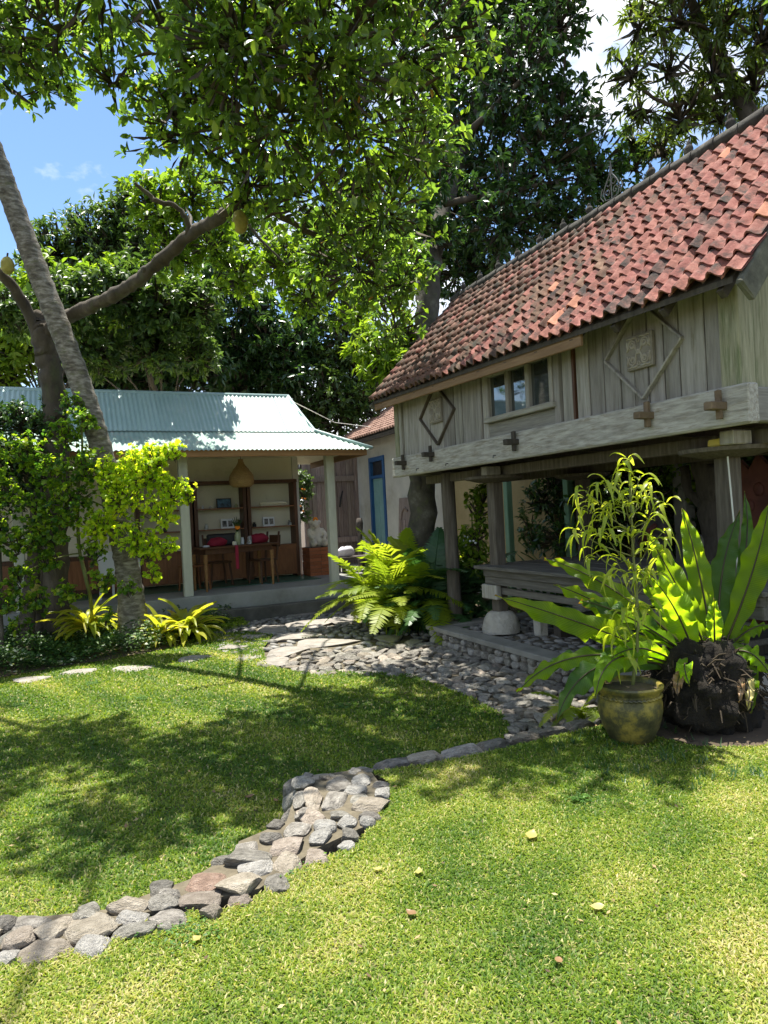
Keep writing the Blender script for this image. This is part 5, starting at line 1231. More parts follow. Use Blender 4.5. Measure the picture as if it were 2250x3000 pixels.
for i, (pts, r0, r1) in enumerate((([atd(118, 1020, 9.9), atd(70, 890, 9.7), atd(0, 800, 9.4), atd(-110, 690, 9.0), atd(-200, 480, 8.5), atd(-120, 250, 7.6), atd(60, 130, 6.8), atd(230, 60, 6.3)], .085, .03),
        ([atd(553, 690, 8.2), atd(545, 640, 8.15), atd(508, 603, 8.1), atd(460, 590, 8.05), atd(425, 562, 8.0), atd(395, 535, 7.95)], .036, .022),
        ([atd(690, 595, 7.6), atd(760, 600, 7.5), atd(850, 650, 7.5), atd(950, 700, 7.7), atd(1080, 760, 8.0), atd(1150, 900, 8.6)], .045, .016),
        ([atd(712, 540, 7.45), atd(730, 430, 7.2), atd(800, 320, 6.7), atd(930, 200, 6.2), atd(1050, 60, 5.9), atd(1200, -150, 5.3)], .075, .03),
        ([atd(735, 420, 7.2), atd(650, 280, 6.7), atd(520, 150, 6.3), atd(400, -60, 5.8), atd(300, -300, 5.2)], .045, .02),
        ([atd(800, 320, 6.7), atd(950, 330, 6.8), atd(1100, 400, 7.0), atd(1200, 430, 7.3)], .035, .012),
        ([atd(1050, 60, 5.9), (2.2, 4.9, 6.2), (2.6, 4.5, 6.3), (3.0, 4.2, 6.2)], .04, .015),
        ([(.45, 6, 7.2), (0, 5.5, 7.1), (-.3, 4.2, 6.9), (-.6, 2.9, 6.6)], .03, .01),
        ([atd(520, 150, 6.3), (.7, 6.2, 6.8), (.45, 6.0, 7.2)], .03, .02),
        ([atd(730, 430, 7.2), atd(620, 380, 7.0), atd(540, 380, 6.8)], .03, .012))):
    mb = MB(); limb(mb, pts, r0, r1, 4, .012, 20 + i, 8); mb.build('branch', M_bark, jt, True)
jbl = B((570, 140, 6.2, .62), (700, 80, 5.6, .75), (950, 120, 5.8, .8), (1180, 120, 6.4, .75), (560, 350, 6.6, .58), (800, 320, 6.3, .75), (1040, 350, 6.6, .78), (1210, 420, 7.2, .55),
        (740, 500, 7.2, .48), (930, 540, 7.2, .66), (1120, 600, 7.6, .6), (1050, 760, 8.0, .58), (1180, 800, 8.4, .46), (1150, 940, 8.8, .40), (940, 760, 8.2, .36), (500, 280, 6.6, .40),
        (600, -130, 5.5, .62), (900, -130, 5.5, .6), (300, -100, 5.8, .6), (1150, -110, 6.0, .6), (60, 70, 6.5, .58), (170, 60, 6.3, .5), (120, 215, 7.0, .34), (-100, 60, 6.5, .8), (330, 200, 6.4, .30),
        (2285, -25, 4.6, .16), (700, 560, 7.5, .30))
jbl += BW((.45, 6.0, 7.2, .7), (-1.2, 6.6, 6.8, .8), (2.75, 4.35, 6.3, .5), (2.1, 4.75, 6.5, .45), (.0, 5.7, 7.0, .5), (-.45, 3.0, 6.6, .38), (-.8, 2.9, 6.6, .35))
crown('crown', jbl, 3300, 8, .100, .44, M_leafj, jt, 5, T_BIG, .28, .25)
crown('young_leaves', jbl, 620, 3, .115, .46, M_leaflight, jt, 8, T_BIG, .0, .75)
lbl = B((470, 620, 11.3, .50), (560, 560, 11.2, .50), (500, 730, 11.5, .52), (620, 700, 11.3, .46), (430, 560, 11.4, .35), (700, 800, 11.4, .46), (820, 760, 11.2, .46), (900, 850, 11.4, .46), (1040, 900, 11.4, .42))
crown('sun_tinted_foliage', lbl, 900, 8, .115, .5, M_leaflight, jt, 6, T_BIG, .3, .2)  # lighter leaf colour stands in for sun through these clusters
mb = MB(); limb(mb, [atd(553, 700, 8.2), atd(560, 640, 9.8), atd(540, 600, 11.2)], .03, .012, 3, .01, 40, 7); limb(mb, [atd(690, 600, 7.6), atd(760, 700, 9.6), atd(860, 790, 11.3)], .03, .012, 3, .01, 41, 7); mb.build('branch', M_bark, jt, True)
def fruit(c, r, lb):
    f = thing('jackfruit', c, lb, 'fruit', 'jackfruits on the tree')
    mb = MB(); mb.ell(c, r, 22, 16)
    for i, v in enumerate(mb.v):
        w = Vector(v) - Vector(c); w *= 1 + .03 * mnoise.noise(Vector(v) * 60); mb.v[i] = tuple(Vector(c) + w)
    mb.build('fruit', M_jack, f, True); mb = MB(); mb.tube([(c[0], c[1], c[2] + r[2] * .9), (c[0] + .01, c[1], c[2] + r[2] + .05)], .012, 6); mb.build('stalk', M_bark, f)
fruit(atd(703, 650, 7.35), (.085, .085, .128), 'oval green jackfruit hanging under the bent limb')
fruit(atd(22, 778, 9.2), (.085, .085, .12), 'jackfruit hanging on the limb left of the palm trunk')
fruit(atd(108, 1732, 9.3), (.075, .075, .095), 'yellow jackfruit low on the trunk among the shrub leaves')

# ================================================================== LEANING PALM
pb = atd(395, 1830, 9.6)
pl = thing('coconut_palm', (pb.x, pb.y, 0), 'leaning grey ringed coconut palm trunk', 'tree')
pp = wiggle([(pb.x, pb.y, -.05), atd(378, 1700, 9.6), atd(345, 1530, 9.55), atd(300, 1330, 9.5), atd(252, 1170, 9.45), atd(185, 985, 9.4), atd(105, 780, 9.35), atd(35, 590, 9.3), atd(-25, 430, 9.2), atd(-130, 180, 9.1), atd(-330, -240, 9.0), atd(-700, -800, 8.9)], 14, .003, 3)
rd = []
for i in range(len(pp)):
    t = i / (len(pp) - 1); base = .155 - .03 * t + .12 * math.exp(-t * 22)
    rd.append(base * (1 + (.06 if i % 4 == 0 else (-.03 if i % 4 == 1 else 0)) + random.uniform(-.012, .012)))
mb = MB(); mb.tube(pp, rd, 18); mb.build('trunk', M_palmbark, pl, True)
tip = pp[-1]
def palm_leaf(mb, base, az, length, rise, droop, nl=26, lw=.035, ll=.5, seed=0):
    r = random.Random(seed); d = Vector((math.cos(az), math.sin(az), 0)); sd = Vector((-d.y, d.x, 0)); pts = []
    for i in range(13):
        t = i / 12; pts.append(Vector(base) + d * length * t * (1 - .12 * t) + Vector((0, 0, rise * t - droop * t * t)))
    mb.tube(pts, [.018 * (1 - .85 * i / 12) * (length / 1.5) for i in range(13)], 5)
    for k in range(nl):
        t = .14 + .86 * k / (nl - 1); f = t * 12; i = min(int(f), 11); p = pts[i].lerp(pts[i + 1], f - i); tg = (pts[i + 1] - pts[i]).normalized()
        L_ = ll * (math.sin(math.pi * min(.98, t * .8 + .15)) ** .7) * r.uniform(.85, 1.1)
        for s in (-1, 1):
            dd = (sd * s * .85 + tg * .65 + Vector((0, 0, r.uniform(-.25, .05)))).normalized(); wv = tg * lw * .5
            m = p + dd * L_ * .5; e = p + dd * L_ + Vector((0, 0, -.18 * L_)); mb.add([p - wv * .4, p + wv * .4, m + wv + Vector((0, 0, .01)), e, m - wv + Vector((0, 0, .01))], [(0, 1, 2, 4), (4, 2, 3)])
for i in range(9):
    mb = MB(); palm_leaf(mb, tip, i * .7 + .2, 3.0, random.uniform(.6, 1.6), random.uniform(1.6, 2.6), 40, .05, .75, i); mb.build('frond', M_ferndark, pl)

# ================================================================== DARK TREE BEHIND THE BARN
kt = thing('dark_tree', (5.02, 9.35, 0), 'big dark glossy leaved tree growing up behind the barn roof', 'tree')
mb = MB(); limb(mb, [(5.02, 9.35, -.05), (5.0, 9.35, .8), (4.98, 9.38, 1.9), atd(1255, 1100, 10.6), atd(1250, 930, 10.7), atd(1262, 780, 10.8), atd(1300, 600, 11.6), atd(1380, 380, 12.6), atd(1450, 100, 13.2)], .25, .10, 5, .015, 8, 14)
mb.tube([(4.98, 9.38, 1.7), (4.9, 9.3, 2.0), (4.75, 9.2, 2.3)], [.11, .10, .08], 8)
mb.build('trunk', M_barkgrey, kt, True)
for i, pts in enumerate(([atd(1300, 600, 11), atd(1500, 560, 11.3), atd(1680, 520, 11.6)], [atd(1380, 380, 11.3), atd(1560, 200, 11.5), atd(1680, 60, 11.6)])):
    mb = MB(); limb(mb, pts, .055, .02, 4, .015, 50 + i, 8); mb.build('branch', M_bark, kt, True)
kb = B((1300, 60, 13.5, 1.15), (1480, 40, 12.8, 1.1), (1640, 60, 12.0, .6), (1330, 260, 13.3, 1.15), (1520, 220, 11.6, 1.0), (1640, 330, 11.8, .75), (1420, 450, 12.6, 1.1), (1600, 470, 11.5, .9), (1740, 470, 12, .62), (1330, 600, 13.0, .85), (1480, 640, 11.4, .85), (1640, 620, 11.8, .7), (1790, 560, 12.2, .45), (1340, 780, 13.2, .68), (1420, 760, 13.2, .75), (1280, 420, 13.4, .8), (1850, 470, 12.4, .35), (1235, 640, 10.3, .38), (1275, 540, 10.6, .42), (1215, 760, 10.2, .30), (1300, 690, 10.6, .3), (1255, 440, 10.8, .45), (1400, -150, 13.5, 1.2), (1600, -100, 12, .8))
crown('crown', kb, 4000, 8, .145, .40, M_leafd, kt, 15, T_BIG, .45, .25)

# low hanging light sprig at barn corner
spr = B((1130, 1060, 10.6, .42), (1090, 1010, 10.8, .35), (1170, 1100, 10.4, .28), (1185, 985, 10.9, .35))
crown('low_sprays', spr, 260, 8, .17, .30, M_leaflight, kt, 16, T_BIG, .5, .2)
mb = MB(); limb(mb, [atd(1255, 1000, 10.65), atd(1190, 1010, 10.7), atd(1130, 1050, 10.6)], .03, .01, 3, .01, 61, 6); mb.build('branch', M_barkgrey, kt, True)

# ================================================================== MANGO TREE TO THE RIGHT
mt = thing('mango_tree', (10.2, 6.2, 0), 'open crowned mango tree with drooping narrow leaves beyond the barn ridge', 'tree')
mb = MB(); limb(mb, [(10.2, 6.2, -.05), (10.1, 6.2, 2.5), (9.9, 6.3, 4.5), atd(2150, 250, 12.0), atd(2050, 100, 11.6), atd(2000, -150, 11.2)], .24, .06, 5, .02, 9, 12); mb.build('trunk', M_bark, mt, True)
for i, pts in enumerate(([atd(2180, 270, 12), atd(2060, 290, 11.6), atd(1960, 310, 11.4), atd(1880, 260, 11.2)], [atd(2100, 170, 11.8), atd(2000, 80, 11.5), atd(1900, 110, 11.4)], [atd(2150, 250, 12), atd(2260, 180, 11.4), atd(2300, 60, 11)])):
    mb = MB(); limb(mb, pts, .06, .02, 4, .02, 70 + i, 8); mb.build('branch', M_bark, mt, True)
mbk = B((1870, 60, 11.4, .5), (1990, 40, 11.3, .62), (2120, 60, 11.4, .65), (2230, 100, 11.2, .6), (1850, 200, 11.3, .42), (1960, 190, 11.3, .5), (2090, 200, 11.5, .55), (2210, 240, 11.6, .55), (1880, 310, 11.4, .38), (1990, 330, 11.6, .5), (2110, 330, 11.8, .5), (2220, 350, 11.9, .4), (1940, 420, 11.9, .35), (2030, -100, 11, .8), (2250, -60, 11, .8), (1960, 380, 12.2, .4), (1850, 400, 12.4, .3))
crown('crown', mbk, 620, 9, .21, .22, M_leafm, mt, 25, T_KITE, .75, .2, (.5, 1.3))

# ================================================================== TREES BEHIND THE PAVILION
def far_tree(name, lb, base, blobs, n, ln, mat, seed, tmpl=T_KITE, ratio=.36, droop=.4, trunk_r=.13, bark=M_wooddark, grp='trees behind the pavilion', inner=.3, per=8):
    t = thing(name, base, lb, 'tree', grp); bx_, by_ = base[0], base[1]
    cs = [b[0] for b in blobs]; ctr = sum(cs, Vector()) / len(cs); mb = MB()
    limb(mb, [(bx_, by_, -.06), (bx_ + .1, by_, ctr.z * .35), (ctr.x * .5 + bx_ * .5, ctr.y * .5 + by_ * .5, ctr.z * .75), tuple(ctr)], trunk_r, trunk_r * .45, 5, .03, seed, 10); mb.build('trunk', bark, t, True)
    mb = MB(); s = Vector((ctr.x * .4 + bx_ * .6, ctr.y * .4 + by_ * .6, ctr.z * .62))
    for i, c in enumerate(cs): limb(mb, [s, s.lerp(c, .5) + Vector((0, 0, .2)), c], trunk_r * .22, trunk_r * .07, 3, .05, seed + i, 6)
    mb.build('branches', bark, t, True)
    crown('crown', blobs, n, per, ln, ratio, mat, t, seed, tmpl, droop, inner); return t
far_tree('pale_tree', 'tall airy pale green tree against the blue sky behind the pavilion', (-1.0, 22.5, 0), B((160, 730, 21, .85), (260, 690, 21, .9), (350, 620, 21, .7), (330, 730, 21, .9), (430, 700, 20.5, .8), (120, 810, 21, .8), (240, 810, 21, .9), (400, 810, 20.5, .9), (370, 560, 21, .35)), 1200, .24, M_leafb, 31)
far_tree('bright_tree', 'bright yellow green leafy tree above the left end of the pavilion roof', (-.8, 17.2, 0), B((40, 900, 16, .7), (150, 850, 16, .75), (270, 880, 16, .7), (370, 900, 16, .6), (330, 820, 16, .55), (40, 1010, 15.5, .6), (20, 1100, 15.5, .45), (450, 850, 16, .45), (100, 960, 15.5, .5)), 1100, .20, M_leaflight, 32, T_BIG, .4)
far_tree('dark_evergreen_tree', 'dense dark green tree rising over the pavilion ridge', (1.6, 19.6, 0), B((280, 980, 18.5, 1.1), (400, 930, 18.5, 1.1), (520, 960, 18.5, 1.0), (330, 1090, 18.5, 1.0), (480, 1090, 18.5, 1.0), (590, 1080, 18.5, .75), (220, 1110, 18.3, .8), (540, 850, 18.7, .7), (650, 830, 18.8, .7)), 2500, .24, M_leafd, 33)
far_tree('open_dark_tree', 'dark tree with sky gaps over the right half of the pavilion ridge', (4.2, 21.0, 0), B((680, 1040, 20, .95), (790, 1010, 20, .9), (620, 960, 20, .7), (740, 910, 20, .7), (830, 1110, 20, .8), (700, 1130, 20, .8), (880, 1000, 20.3, .6)), 1400, .24, M_leafd, 34)
far_tree('grey_green_tree', 'grey green tree between the pavilion roof and the barn eave', (6.6, 21.2, 0), B((930, 1060, 21, .8), (1010, 1000, 21, .9), (970, 1160, 20.5, .9), (1060, 1090, 21, .8), (920, 1190, 20.5, .8), (880, 1240, 20.5, .8), (990, 1240, 20.5, .8), (1060, 1180, 20.5, .8), (800, 1150, 20.5, .7), (900, 930, 21.5, .7), (1000, 900, 22, .8)), 1350, .22, M_leafb, 35)
far_tree('hidden_tree', 'tall dark tree filling the view behind the hanging jackfruit leaves', (7.5, 24, 0), B((800, 760, 22, 1.2), (950, 700, 22, 1.3), (1080, 620, 22, 1.3), (1100, 820, 22, 1.2), (700, 650, 22, 1.0), (1180, 700, 22, 1.2), (620, 780, 22, .8)), 1300, .26, M_leafb, 36)
far_tree('low_left_tree', 'low leafy tree left of the pavilion behind the shrub', (-3.2, 17.5, 0), B((-60, 980, 16.5, .9), (-150, 1100, 16.5, 1.0), (-40, 1130, 16, .6), (-120, 850, 16.5, .8)), 500, .2, M_leafb, 37, trunk_r=.12)
far_tree('overhanging_tree', 'leafy green tree leaning over the pavilion roof from behind', (2.4, 15.4, 0), BW((.2, 12.8, 5.5, .5), (.9, 12.7, 5.8, .5), (1.6, 12.8, 5.6, .55), (2.3, 12.9, 5.7, .5), (-.7, 12.9, 5.4, .45), (1.2, 13.4, 6.1, .5), (1.6, 13.3, 5.0, .5), (.6, 13.3, 4.9, .5), (2.4, 13.6, 5.0, .45)), 1500, .15, M_leafb, 38, T_BIG, .4, trunk_r=.07)
far_tree('added_side_tree', 'broad leafy tree added out of view to the left for the window reflection', (-8.5, 12.5, 0), BW((-8.5, 12.5, 4.2, 1.6), (-7.6, 13.5, 3.0, 1.5), (-9, 11.2, 2.6, 1.6), (-8.2, 14.8, 4.4, 1.6), (-8.4, 12.6, 6.0, 1.5)), 900, .24, M_leafb, 39)  # out of view; added to feed the window reflection and cut fill light
far_tree('added_tall_tree', 'tall dark tree added out of view to the left to cut side light', (-8.0, 17.5, 0), BW((-8, 17.5, 4.2, 1.7), (-6.6, 18.5, 5.8, 1.5), (-8.8, 16.4, 6.4, 1.6), (-7.2, 17, 2.4, 1.5)), 800, .24, M_leafd, 40)  # second unseen tree, added for the panes and to dim side light
# thin bamboo-like stems beside the white house roof
bb = thing('bamboo_clump', (8.3, 20.2, 0), 'clump of slim pale stems behind the tiled roof of the white house', 'bamboo')
for i in range(9):
    x = 7.4 + i * .22 + random.uniform(-.1, .1); y = 20 + random.uniform(-.5, .5); mb = MB(); limb(mb, [(x, y, -.06), (x + random.uniform(-.1, .1), y, 3), (x + random.uniform(-.4, .4), y, 6.5)], .035, .02, 4, .02, 90 + i, 6); mb.build('stem', M_stem, bb)
crown('leaves', BW((7.6, 20, 6.2, .8), (8.6, 20, 6.5, .8), (9.2, 20.2, 5.8, .7), (8.1, 19.9, 5.2, .6)), 500, 8, .2, .16, M_leaflight, bb, 44, T_KITE, .7, .2)

# ================================================================== LEFT SHRUB AND PLANTING BED
sb = atz(285, 1868, .03)
sh = thing('leafy_shrub', (sb.x, sb.y, 0), 'thin stemmed shrub with sun tinted yellow green round leaves in front of the palm', 'shrub')
mb = MB(); limb(mb, [(sb.x, sb.y, -.05), atd(262, 1740, 9.3), atd(232, 1600, 9.25), atd(228, 1450, 9.2), atd(240, 1330, 9.2), atd(235, 1200, 9.2)], .028, .014, 4, .006, 3, 8)
for i, (a, b, c) in enumerate((((232, 1600), (330, 1560), (430, 1640)), ((228, 1470), (330, 1420), (520, 1420)), ((230, 1500), (150, 1480), (60, 1560)), ((235, 1380), (130, 1330), (40, 1300)), ((235, 1400), (350, 1380), (470, 1330)), ((235, 1620), (150, 1640), (70, 1680)), ((228, 1450), (380, 1520), (480, 1610)))):
    limb(mb, [atd(*a, 9.22), atd(*b, 9.1), atd(*c, 9.0)], .012, .005, 4, .008, 110 + i, 6)
mb.build('stem', M_stem, sh, True)
sbl = B((430, 1390, 8.9, .30), (505, 1430, 8.9, .24), (355, 1450, 9.0, .32), (470, 1500, 8.9, .26), (395, 1350, 9.0, .26), (550, 1440, 8.9, .14), (465, 1330, 8.9, .20), (510, 1315, 8.9, .13), (480, 1600, 8.9, .20), (450, 1680, 8.9, .13), (330, 1380, 9.0, .26), (290, 1540, 9.0, .30), (390, 1570, 8.9, .24), (430, 1610, 8.9, .2),
        (70, 1320, 9.0, .30), (150, 1380, 9.0, .32), (100, 1480, 8.9, .32), (210, 1450, 9.0, .32), (50, 1590, 8.8, .30), (60, 1690, 8.8, .24), (190, 1270, 9.1, .28), (215, 1180, 9.2, .20), (20, 1440, 8.9, .26), (250, 1360, 9.0, .30), (300, 1690, 8.9, .20), (380, 1720, 8.9, .13), (160, 1560, 8.9, .26), (20, 1760, 8.7, .25), (-20, 1540, 8.8, .3), (110, 1760, 8.8, .2), (60, 1830, 8.7, .16), (200, 1740, 8.9, .2), (110, 1570, 8.8, .28), (180, 1500, 8.9, .28), (140, 1640, 8.9, .18), (270, 1620, 9.0, .2), (250, 1230, 9.1, .22), (310, 1800, 9.0, .12))
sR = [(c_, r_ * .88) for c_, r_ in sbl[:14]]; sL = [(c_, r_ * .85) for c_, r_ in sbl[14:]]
crown('sun_tinted_foliage', sR, 1350, 9, .047, .80, M_leafsuntint, sh, 54, T_BIG, .8, .15, (.5, 1.4), .08)  # right half takes the brighter leaf copy: sunlight put into the colour
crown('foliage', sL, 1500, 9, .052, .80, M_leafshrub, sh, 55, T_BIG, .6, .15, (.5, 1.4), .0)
dt = atz(70, 1930, .02)
dk_ = thing('young_dark_tree', (dt.x, dt.y, 0), 'dark trunked young tree with deep green small leaves left of the jackfruit trunk', 'tree')
mb = MB(); limb(mb, [(dt.x, dt.y, -.05), atd(85, 1750, 9.9), atd(110, 1550, 10), atd(80, 1350, 10), atd(60, 1200, 10)], .13, .05, 4, .012, 7, 10); mb.build('trunk', M_bark, dk_, True)
crown('crown', B((60, 1230, 9.9, .36), (140, 1240, 10, .3), (20, 1340, 9.8, .36), (110, 1330, 10.0, .3), (-30, 1230, 9.8, .35), (90, 1430, 10, .3), (-20, 1450, 9.8, .3)), 900, 8, .075, .5, M_leafd, dk_, 56, T_KITE, .3, .15)
lt = atz(-8, 1960, .02)
lf = thing('edge_tree', (lt.x, lt.y, 0), 'thin grey trunk at the left end of the planting bed', 'tree')
mb = MB(); limb(mb, [(lt.x, lt.y, -.05), atd(-4, 1800, 8.7), atd(-8, 1600, 8.8), atd(-40, 1350, 8.9)], .06, .045, 4, .01, 8, 9); mb.build('trunk', M_bark, lf, True)
crown('crown', B((-60, 1350, 8.9, .35), (-120, 1250, 8.9, .4), (-90, 1480, 8.8, .3)), 200, 8, .08, .6, M_leafshrub, lf, 57, T_KITE, .3, .15)

BED = [tuple(atz(px, py, 0)[:2]) for px, py in ((-300, 2010), (-50, 2000), (60, 1978), (190, 1955), (330, 1935), (500, 1900), (590, 1870), (660, 1840), (690, 1810))] + [(1.5, 11.2), (-3.5, 11.2), (-4.5, 9.5)]
flat('planting_bed', BED, .02, M_soil)
def cover(name, poly, n, seed, hmax, ln, mat, lb, z=.02):
    r = np.random.default_rng(seed); xs = [p[0] for p in poly]; ys = [p[1] for p in poly]
    x = r.uniform(min(xs), max(xs), n * 3); y = r.uniform(min(ys), max(ys), n * 3); ok = in_poly(x, y, poly); x = x[ok][:n]; y = y[ok][:n]; m = len(x)
    lump = (.5 + .5 * np.sin(x * 4.1 + 1.3 * np.sin(y * 3.3)) * np.sin(y * 4.7 + seed)) * hmax
    P = np.stack([x, y, z + r.random(m) ** .7 * (.04 + lump)], 1); a = r.uniform(0, 6.3, m)
    D = np.stack([np.cos(a), np.sin(a), r.uniform(-.2, .7, m)], 1); U = norm(np.stack([r.normal(0, .4, m), r.normal(0, .4, m), np.ones(m)], 1))
    L_ = ln * r.uniform(.6, 1.3, m); V, F, k = leaf_geo(P, D, U, L_, L_ * .6, T_KITE)
    pat = .5 + .5 * np.sin(x * 2.3 + 2) * np.sin(y * 2.9 + 1)
    rv = np.clip(r.random(m) * .8 + .22 * (pat > .55) * (r.random(m) < .6), 0, 1)
    o = link(name, npmesh(name, V, F, mat, np.repeat(rv, k)))
    return tag(o, lb, 'ground cover', kind='stuff')
cover('ground_cover', BED, 24000, 71, .36, .055, M_cover, 'low dark and white flecked ground cover under the trunks')
GC2 = [tuple(atz(px, py, 0)[:2]) for px, py in ((560, 1885), (660, 1850), (730, 1835), (700, 1812), (600, 1815))]
cover('bright_ground_cover', GC2, 2600, 72, .07, .04, M_leaflight, 'bright green creeping cover beside the yellow rosette plant', z=.0)

def strap_mesh(name, mat, L_, w, arch, seed, wav=.0):
    r = random.Random(seed); vs = []; fs = []; n = 9
    for i in range(n):
        t = i / (n - 1); ww = w * (math.sin(math.pi * (.12 + .86 * t)) ** .7) * (1 if t < .97 else .3)
        y = L_ * t * (1 - .25 * arch * t); z = L_ * (.9 * t - arch * t * t) * .8
        for q in (-1, 0, 1): vs.append((q * ww / 2, y, z + (.012 + wav * math.sin(t * 19 + q)) * abs(q) * (w / .05)))
    for i in range(n - 1):
        for q in range(2): a = i * 3 + q; fs.append((a, a + 1, a + 4, a + 3))
    mb = MB(); mb.add(vs, fs); return mb.mesh(name, mat, True)
def rosette(name, c, n, L_, w, mat, lb, cat, arch=(.5, 1.1), seed=0, group=None, tilt=(.1, 1.0)):
    r = random.Random(seed); t = thing(name, c, lb, cat, group); ms = [strap_mesh('leaf', mat, L_, w, a, seed + i) for i, a in enumerate(np.linspace(arch[0], arch[1], 4))]
    for i in range(n):
        f = i / n; a = i * 2.4 + r.uniform(-.2, .2); s = r.uniform(.75, 1.1)
        link('leaf', r.choice(ms), t, TRS((c[0], c[1], c[2] - .01), (R(-35) * (1 - 2 * f) + r.uniform(-.15, .15), 0, a), (s, s, s)))
    return t
c = atd(545, 1852, 9.75); rosette('rosette_plant', c, 60, .70, .10, M_strap, 'spiky yellow green rosette plant with orange heart beside the palm base', 'plant', seed=1)
c = atd(478, 1862, 9.5); rosette('rosette_plant', c, 40, .52, .085, M_strap, 'smaller yellow green rosette plant tucked against the palm base', 'plant', seed=2)
c = atd(255, 1838, 9.45); rosette('rosette_plant', c, 50, .66, .095, M_strap, 'yellow green rosette plant between the jackfruit trunk and the palm', 'plant', seed=3)

# ================================================================== FERN CLUMP AT THE TREE FOOT
def frond_mesh(name, mat, L_, seed, npin=44, pw=.17, arch=.9, leafw=.030):
    r = random.Random(seed); mb = MB(); pts = []
    for i in range(14):
        t = i / 13; pts.append(Vector((.05 * math.sin(t * 3 + seed) * L_, L_ * t * (1 - .18 * arch * t), L_ * (1.0 * t - arch * t * t))))
    mb.tube(pts, [.006 * (1 - .8 * i / 13) + .001 for i in range(14)], 4)
    for k in range(npin):
        t = .08 + .91 * k / (npin - 1); f = t * 13; i = min(int(f), 12); p = pts[i].lerp(pts[i + 1], f - i); tg = (pts[i + 1] - pts[i]).normalized()
        ln = pw * L_ * (math.sin(math.pi * (.10 + .86 * t)) ** .8) * r.uniform(.9, 1.1)
        for s in (-1, 1):
            sd = Vector((s, 0, 0)); dd = (sd + tg * .35 + Vector((0, 0, r.uniform(-.3, .05)))).normalized(); wv = tg * leafw * L_ * .5
            m = p + dd * ln * .45; e = p + dd * ln + Vector((0, 0, -.05 * ln)); mb.add([p - wv * .5, p + wv * .6, m + wv, e, m - wv * .8], [(0, 1, 2, 4), (4, 2, 3)])
    return mb.mesh(name, mat)
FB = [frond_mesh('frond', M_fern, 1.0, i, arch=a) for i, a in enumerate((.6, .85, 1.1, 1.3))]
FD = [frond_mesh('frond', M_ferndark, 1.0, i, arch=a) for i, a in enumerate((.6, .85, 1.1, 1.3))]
fc = Vector((4.42, 8.9, 0))
fr = thing('fern_clump', fc, 'large arching fern clump tinted sunny yellow green at the foot of the dark tree', 'fern')
rf = random.Random(4)
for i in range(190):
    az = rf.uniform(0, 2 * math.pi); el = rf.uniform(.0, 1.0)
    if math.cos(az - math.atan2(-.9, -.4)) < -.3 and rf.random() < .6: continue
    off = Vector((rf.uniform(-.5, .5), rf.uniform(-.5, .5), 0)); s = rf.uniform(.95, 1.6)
    side = off.x * CR.x + off.y * CR.y + .5 * math.cos(az - math.atan2(CR.y, CR.x))  # fronds on the sunny side take the brighter leaf: light put into colour
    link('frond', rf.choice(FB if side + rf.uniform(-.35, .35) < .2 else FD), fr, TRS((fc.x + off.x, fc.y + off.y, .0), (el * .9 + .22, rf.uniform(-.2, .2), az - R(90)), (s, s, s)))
fr2 = thing('dark_fern_clump', (4.75, 8.45, 0), 'dark shaded fern mass beside the stone platform corner', 'fern')
for i in range(70):
    az = rf.uniform(0, 2 * math.pi); s = rf.uniform(.8, 1.35)
    link('frond', rf.choice(FD), fr2, TRS((4.72 + rf.uniform(-.4, .3), 8.4 + rf.uniform(-.35, .35), .0), (rf.uniform(0, .8), rf.uniform(-.2, .2), az - R(90)), (s, s, s)))  # darker leaf colour carries the shade on this clump
pr = thing('young_palm', (4.55, 9.0, 0), 'young palm with bright leaflets rising out of the ferns', 'palm')
for i, (az, L_, ri, dr_) in enumerate(((R(200), 1.3, 1.5, .5), (R(215), 1.2, 1.7, .7), (R(175), 1.3, 1.4, .7), (R(330), 1.1, 1.6, .6), (R(300), 1.2, 1.5, .7), (R(240), 1.1, 1.4, .8), (R(20), 1.1, 1.5, .8))):
    mb = MB(); palm_leaf(mb, (4.55, 9.0, .25), az, L_ * .8, ri, dr_, 12, .055, .42, i + 30); mb.build('frond', M_fern if i < 5 else M_ferndark, pr)
mb = MB(); mb.tube([(4.55, 9.0, -.05), (4.55, 9.0, .3)], [.05, .03], 8); mb.build('stem', M_stem, pr)
sf = thing('flowering_shrub', (5.2, 8.35, 0), 'slim light leaved shrub with white blossoms beside the barn prop post', 'shrub')
mb = MB(); limb(mb, [(5.2, 8.35, -.05), (5.15, 8.3, .8), (5.2, 8.3, 1.6)], .02, .01, 4, .01, 77, 6); mb.build('stem', M_stem, sf)
crown('foliage', [(atx(px, py, 5.1), r) for px, py, r in ((1400, 1490, .20), (1395, 1560, .2), (1390, 1640, .22), (1410, 1440, .15), (1370, 1590, .16))], 150, 7, .10, .42, M_leaflight, sf, 78, T_BIG, .3, .1)
mb = MB(); mb.ell((0, 0, 0), (.02, .02, .016), 6, 5); blm = mb.mesh('blossom', M_plastic, True)
for i in range(16): link('blossom', blm, sf, TRS(atx(1355 + random.uniform(-25, 40), 1590 + random.uniform(-25, 30), 5.0)))

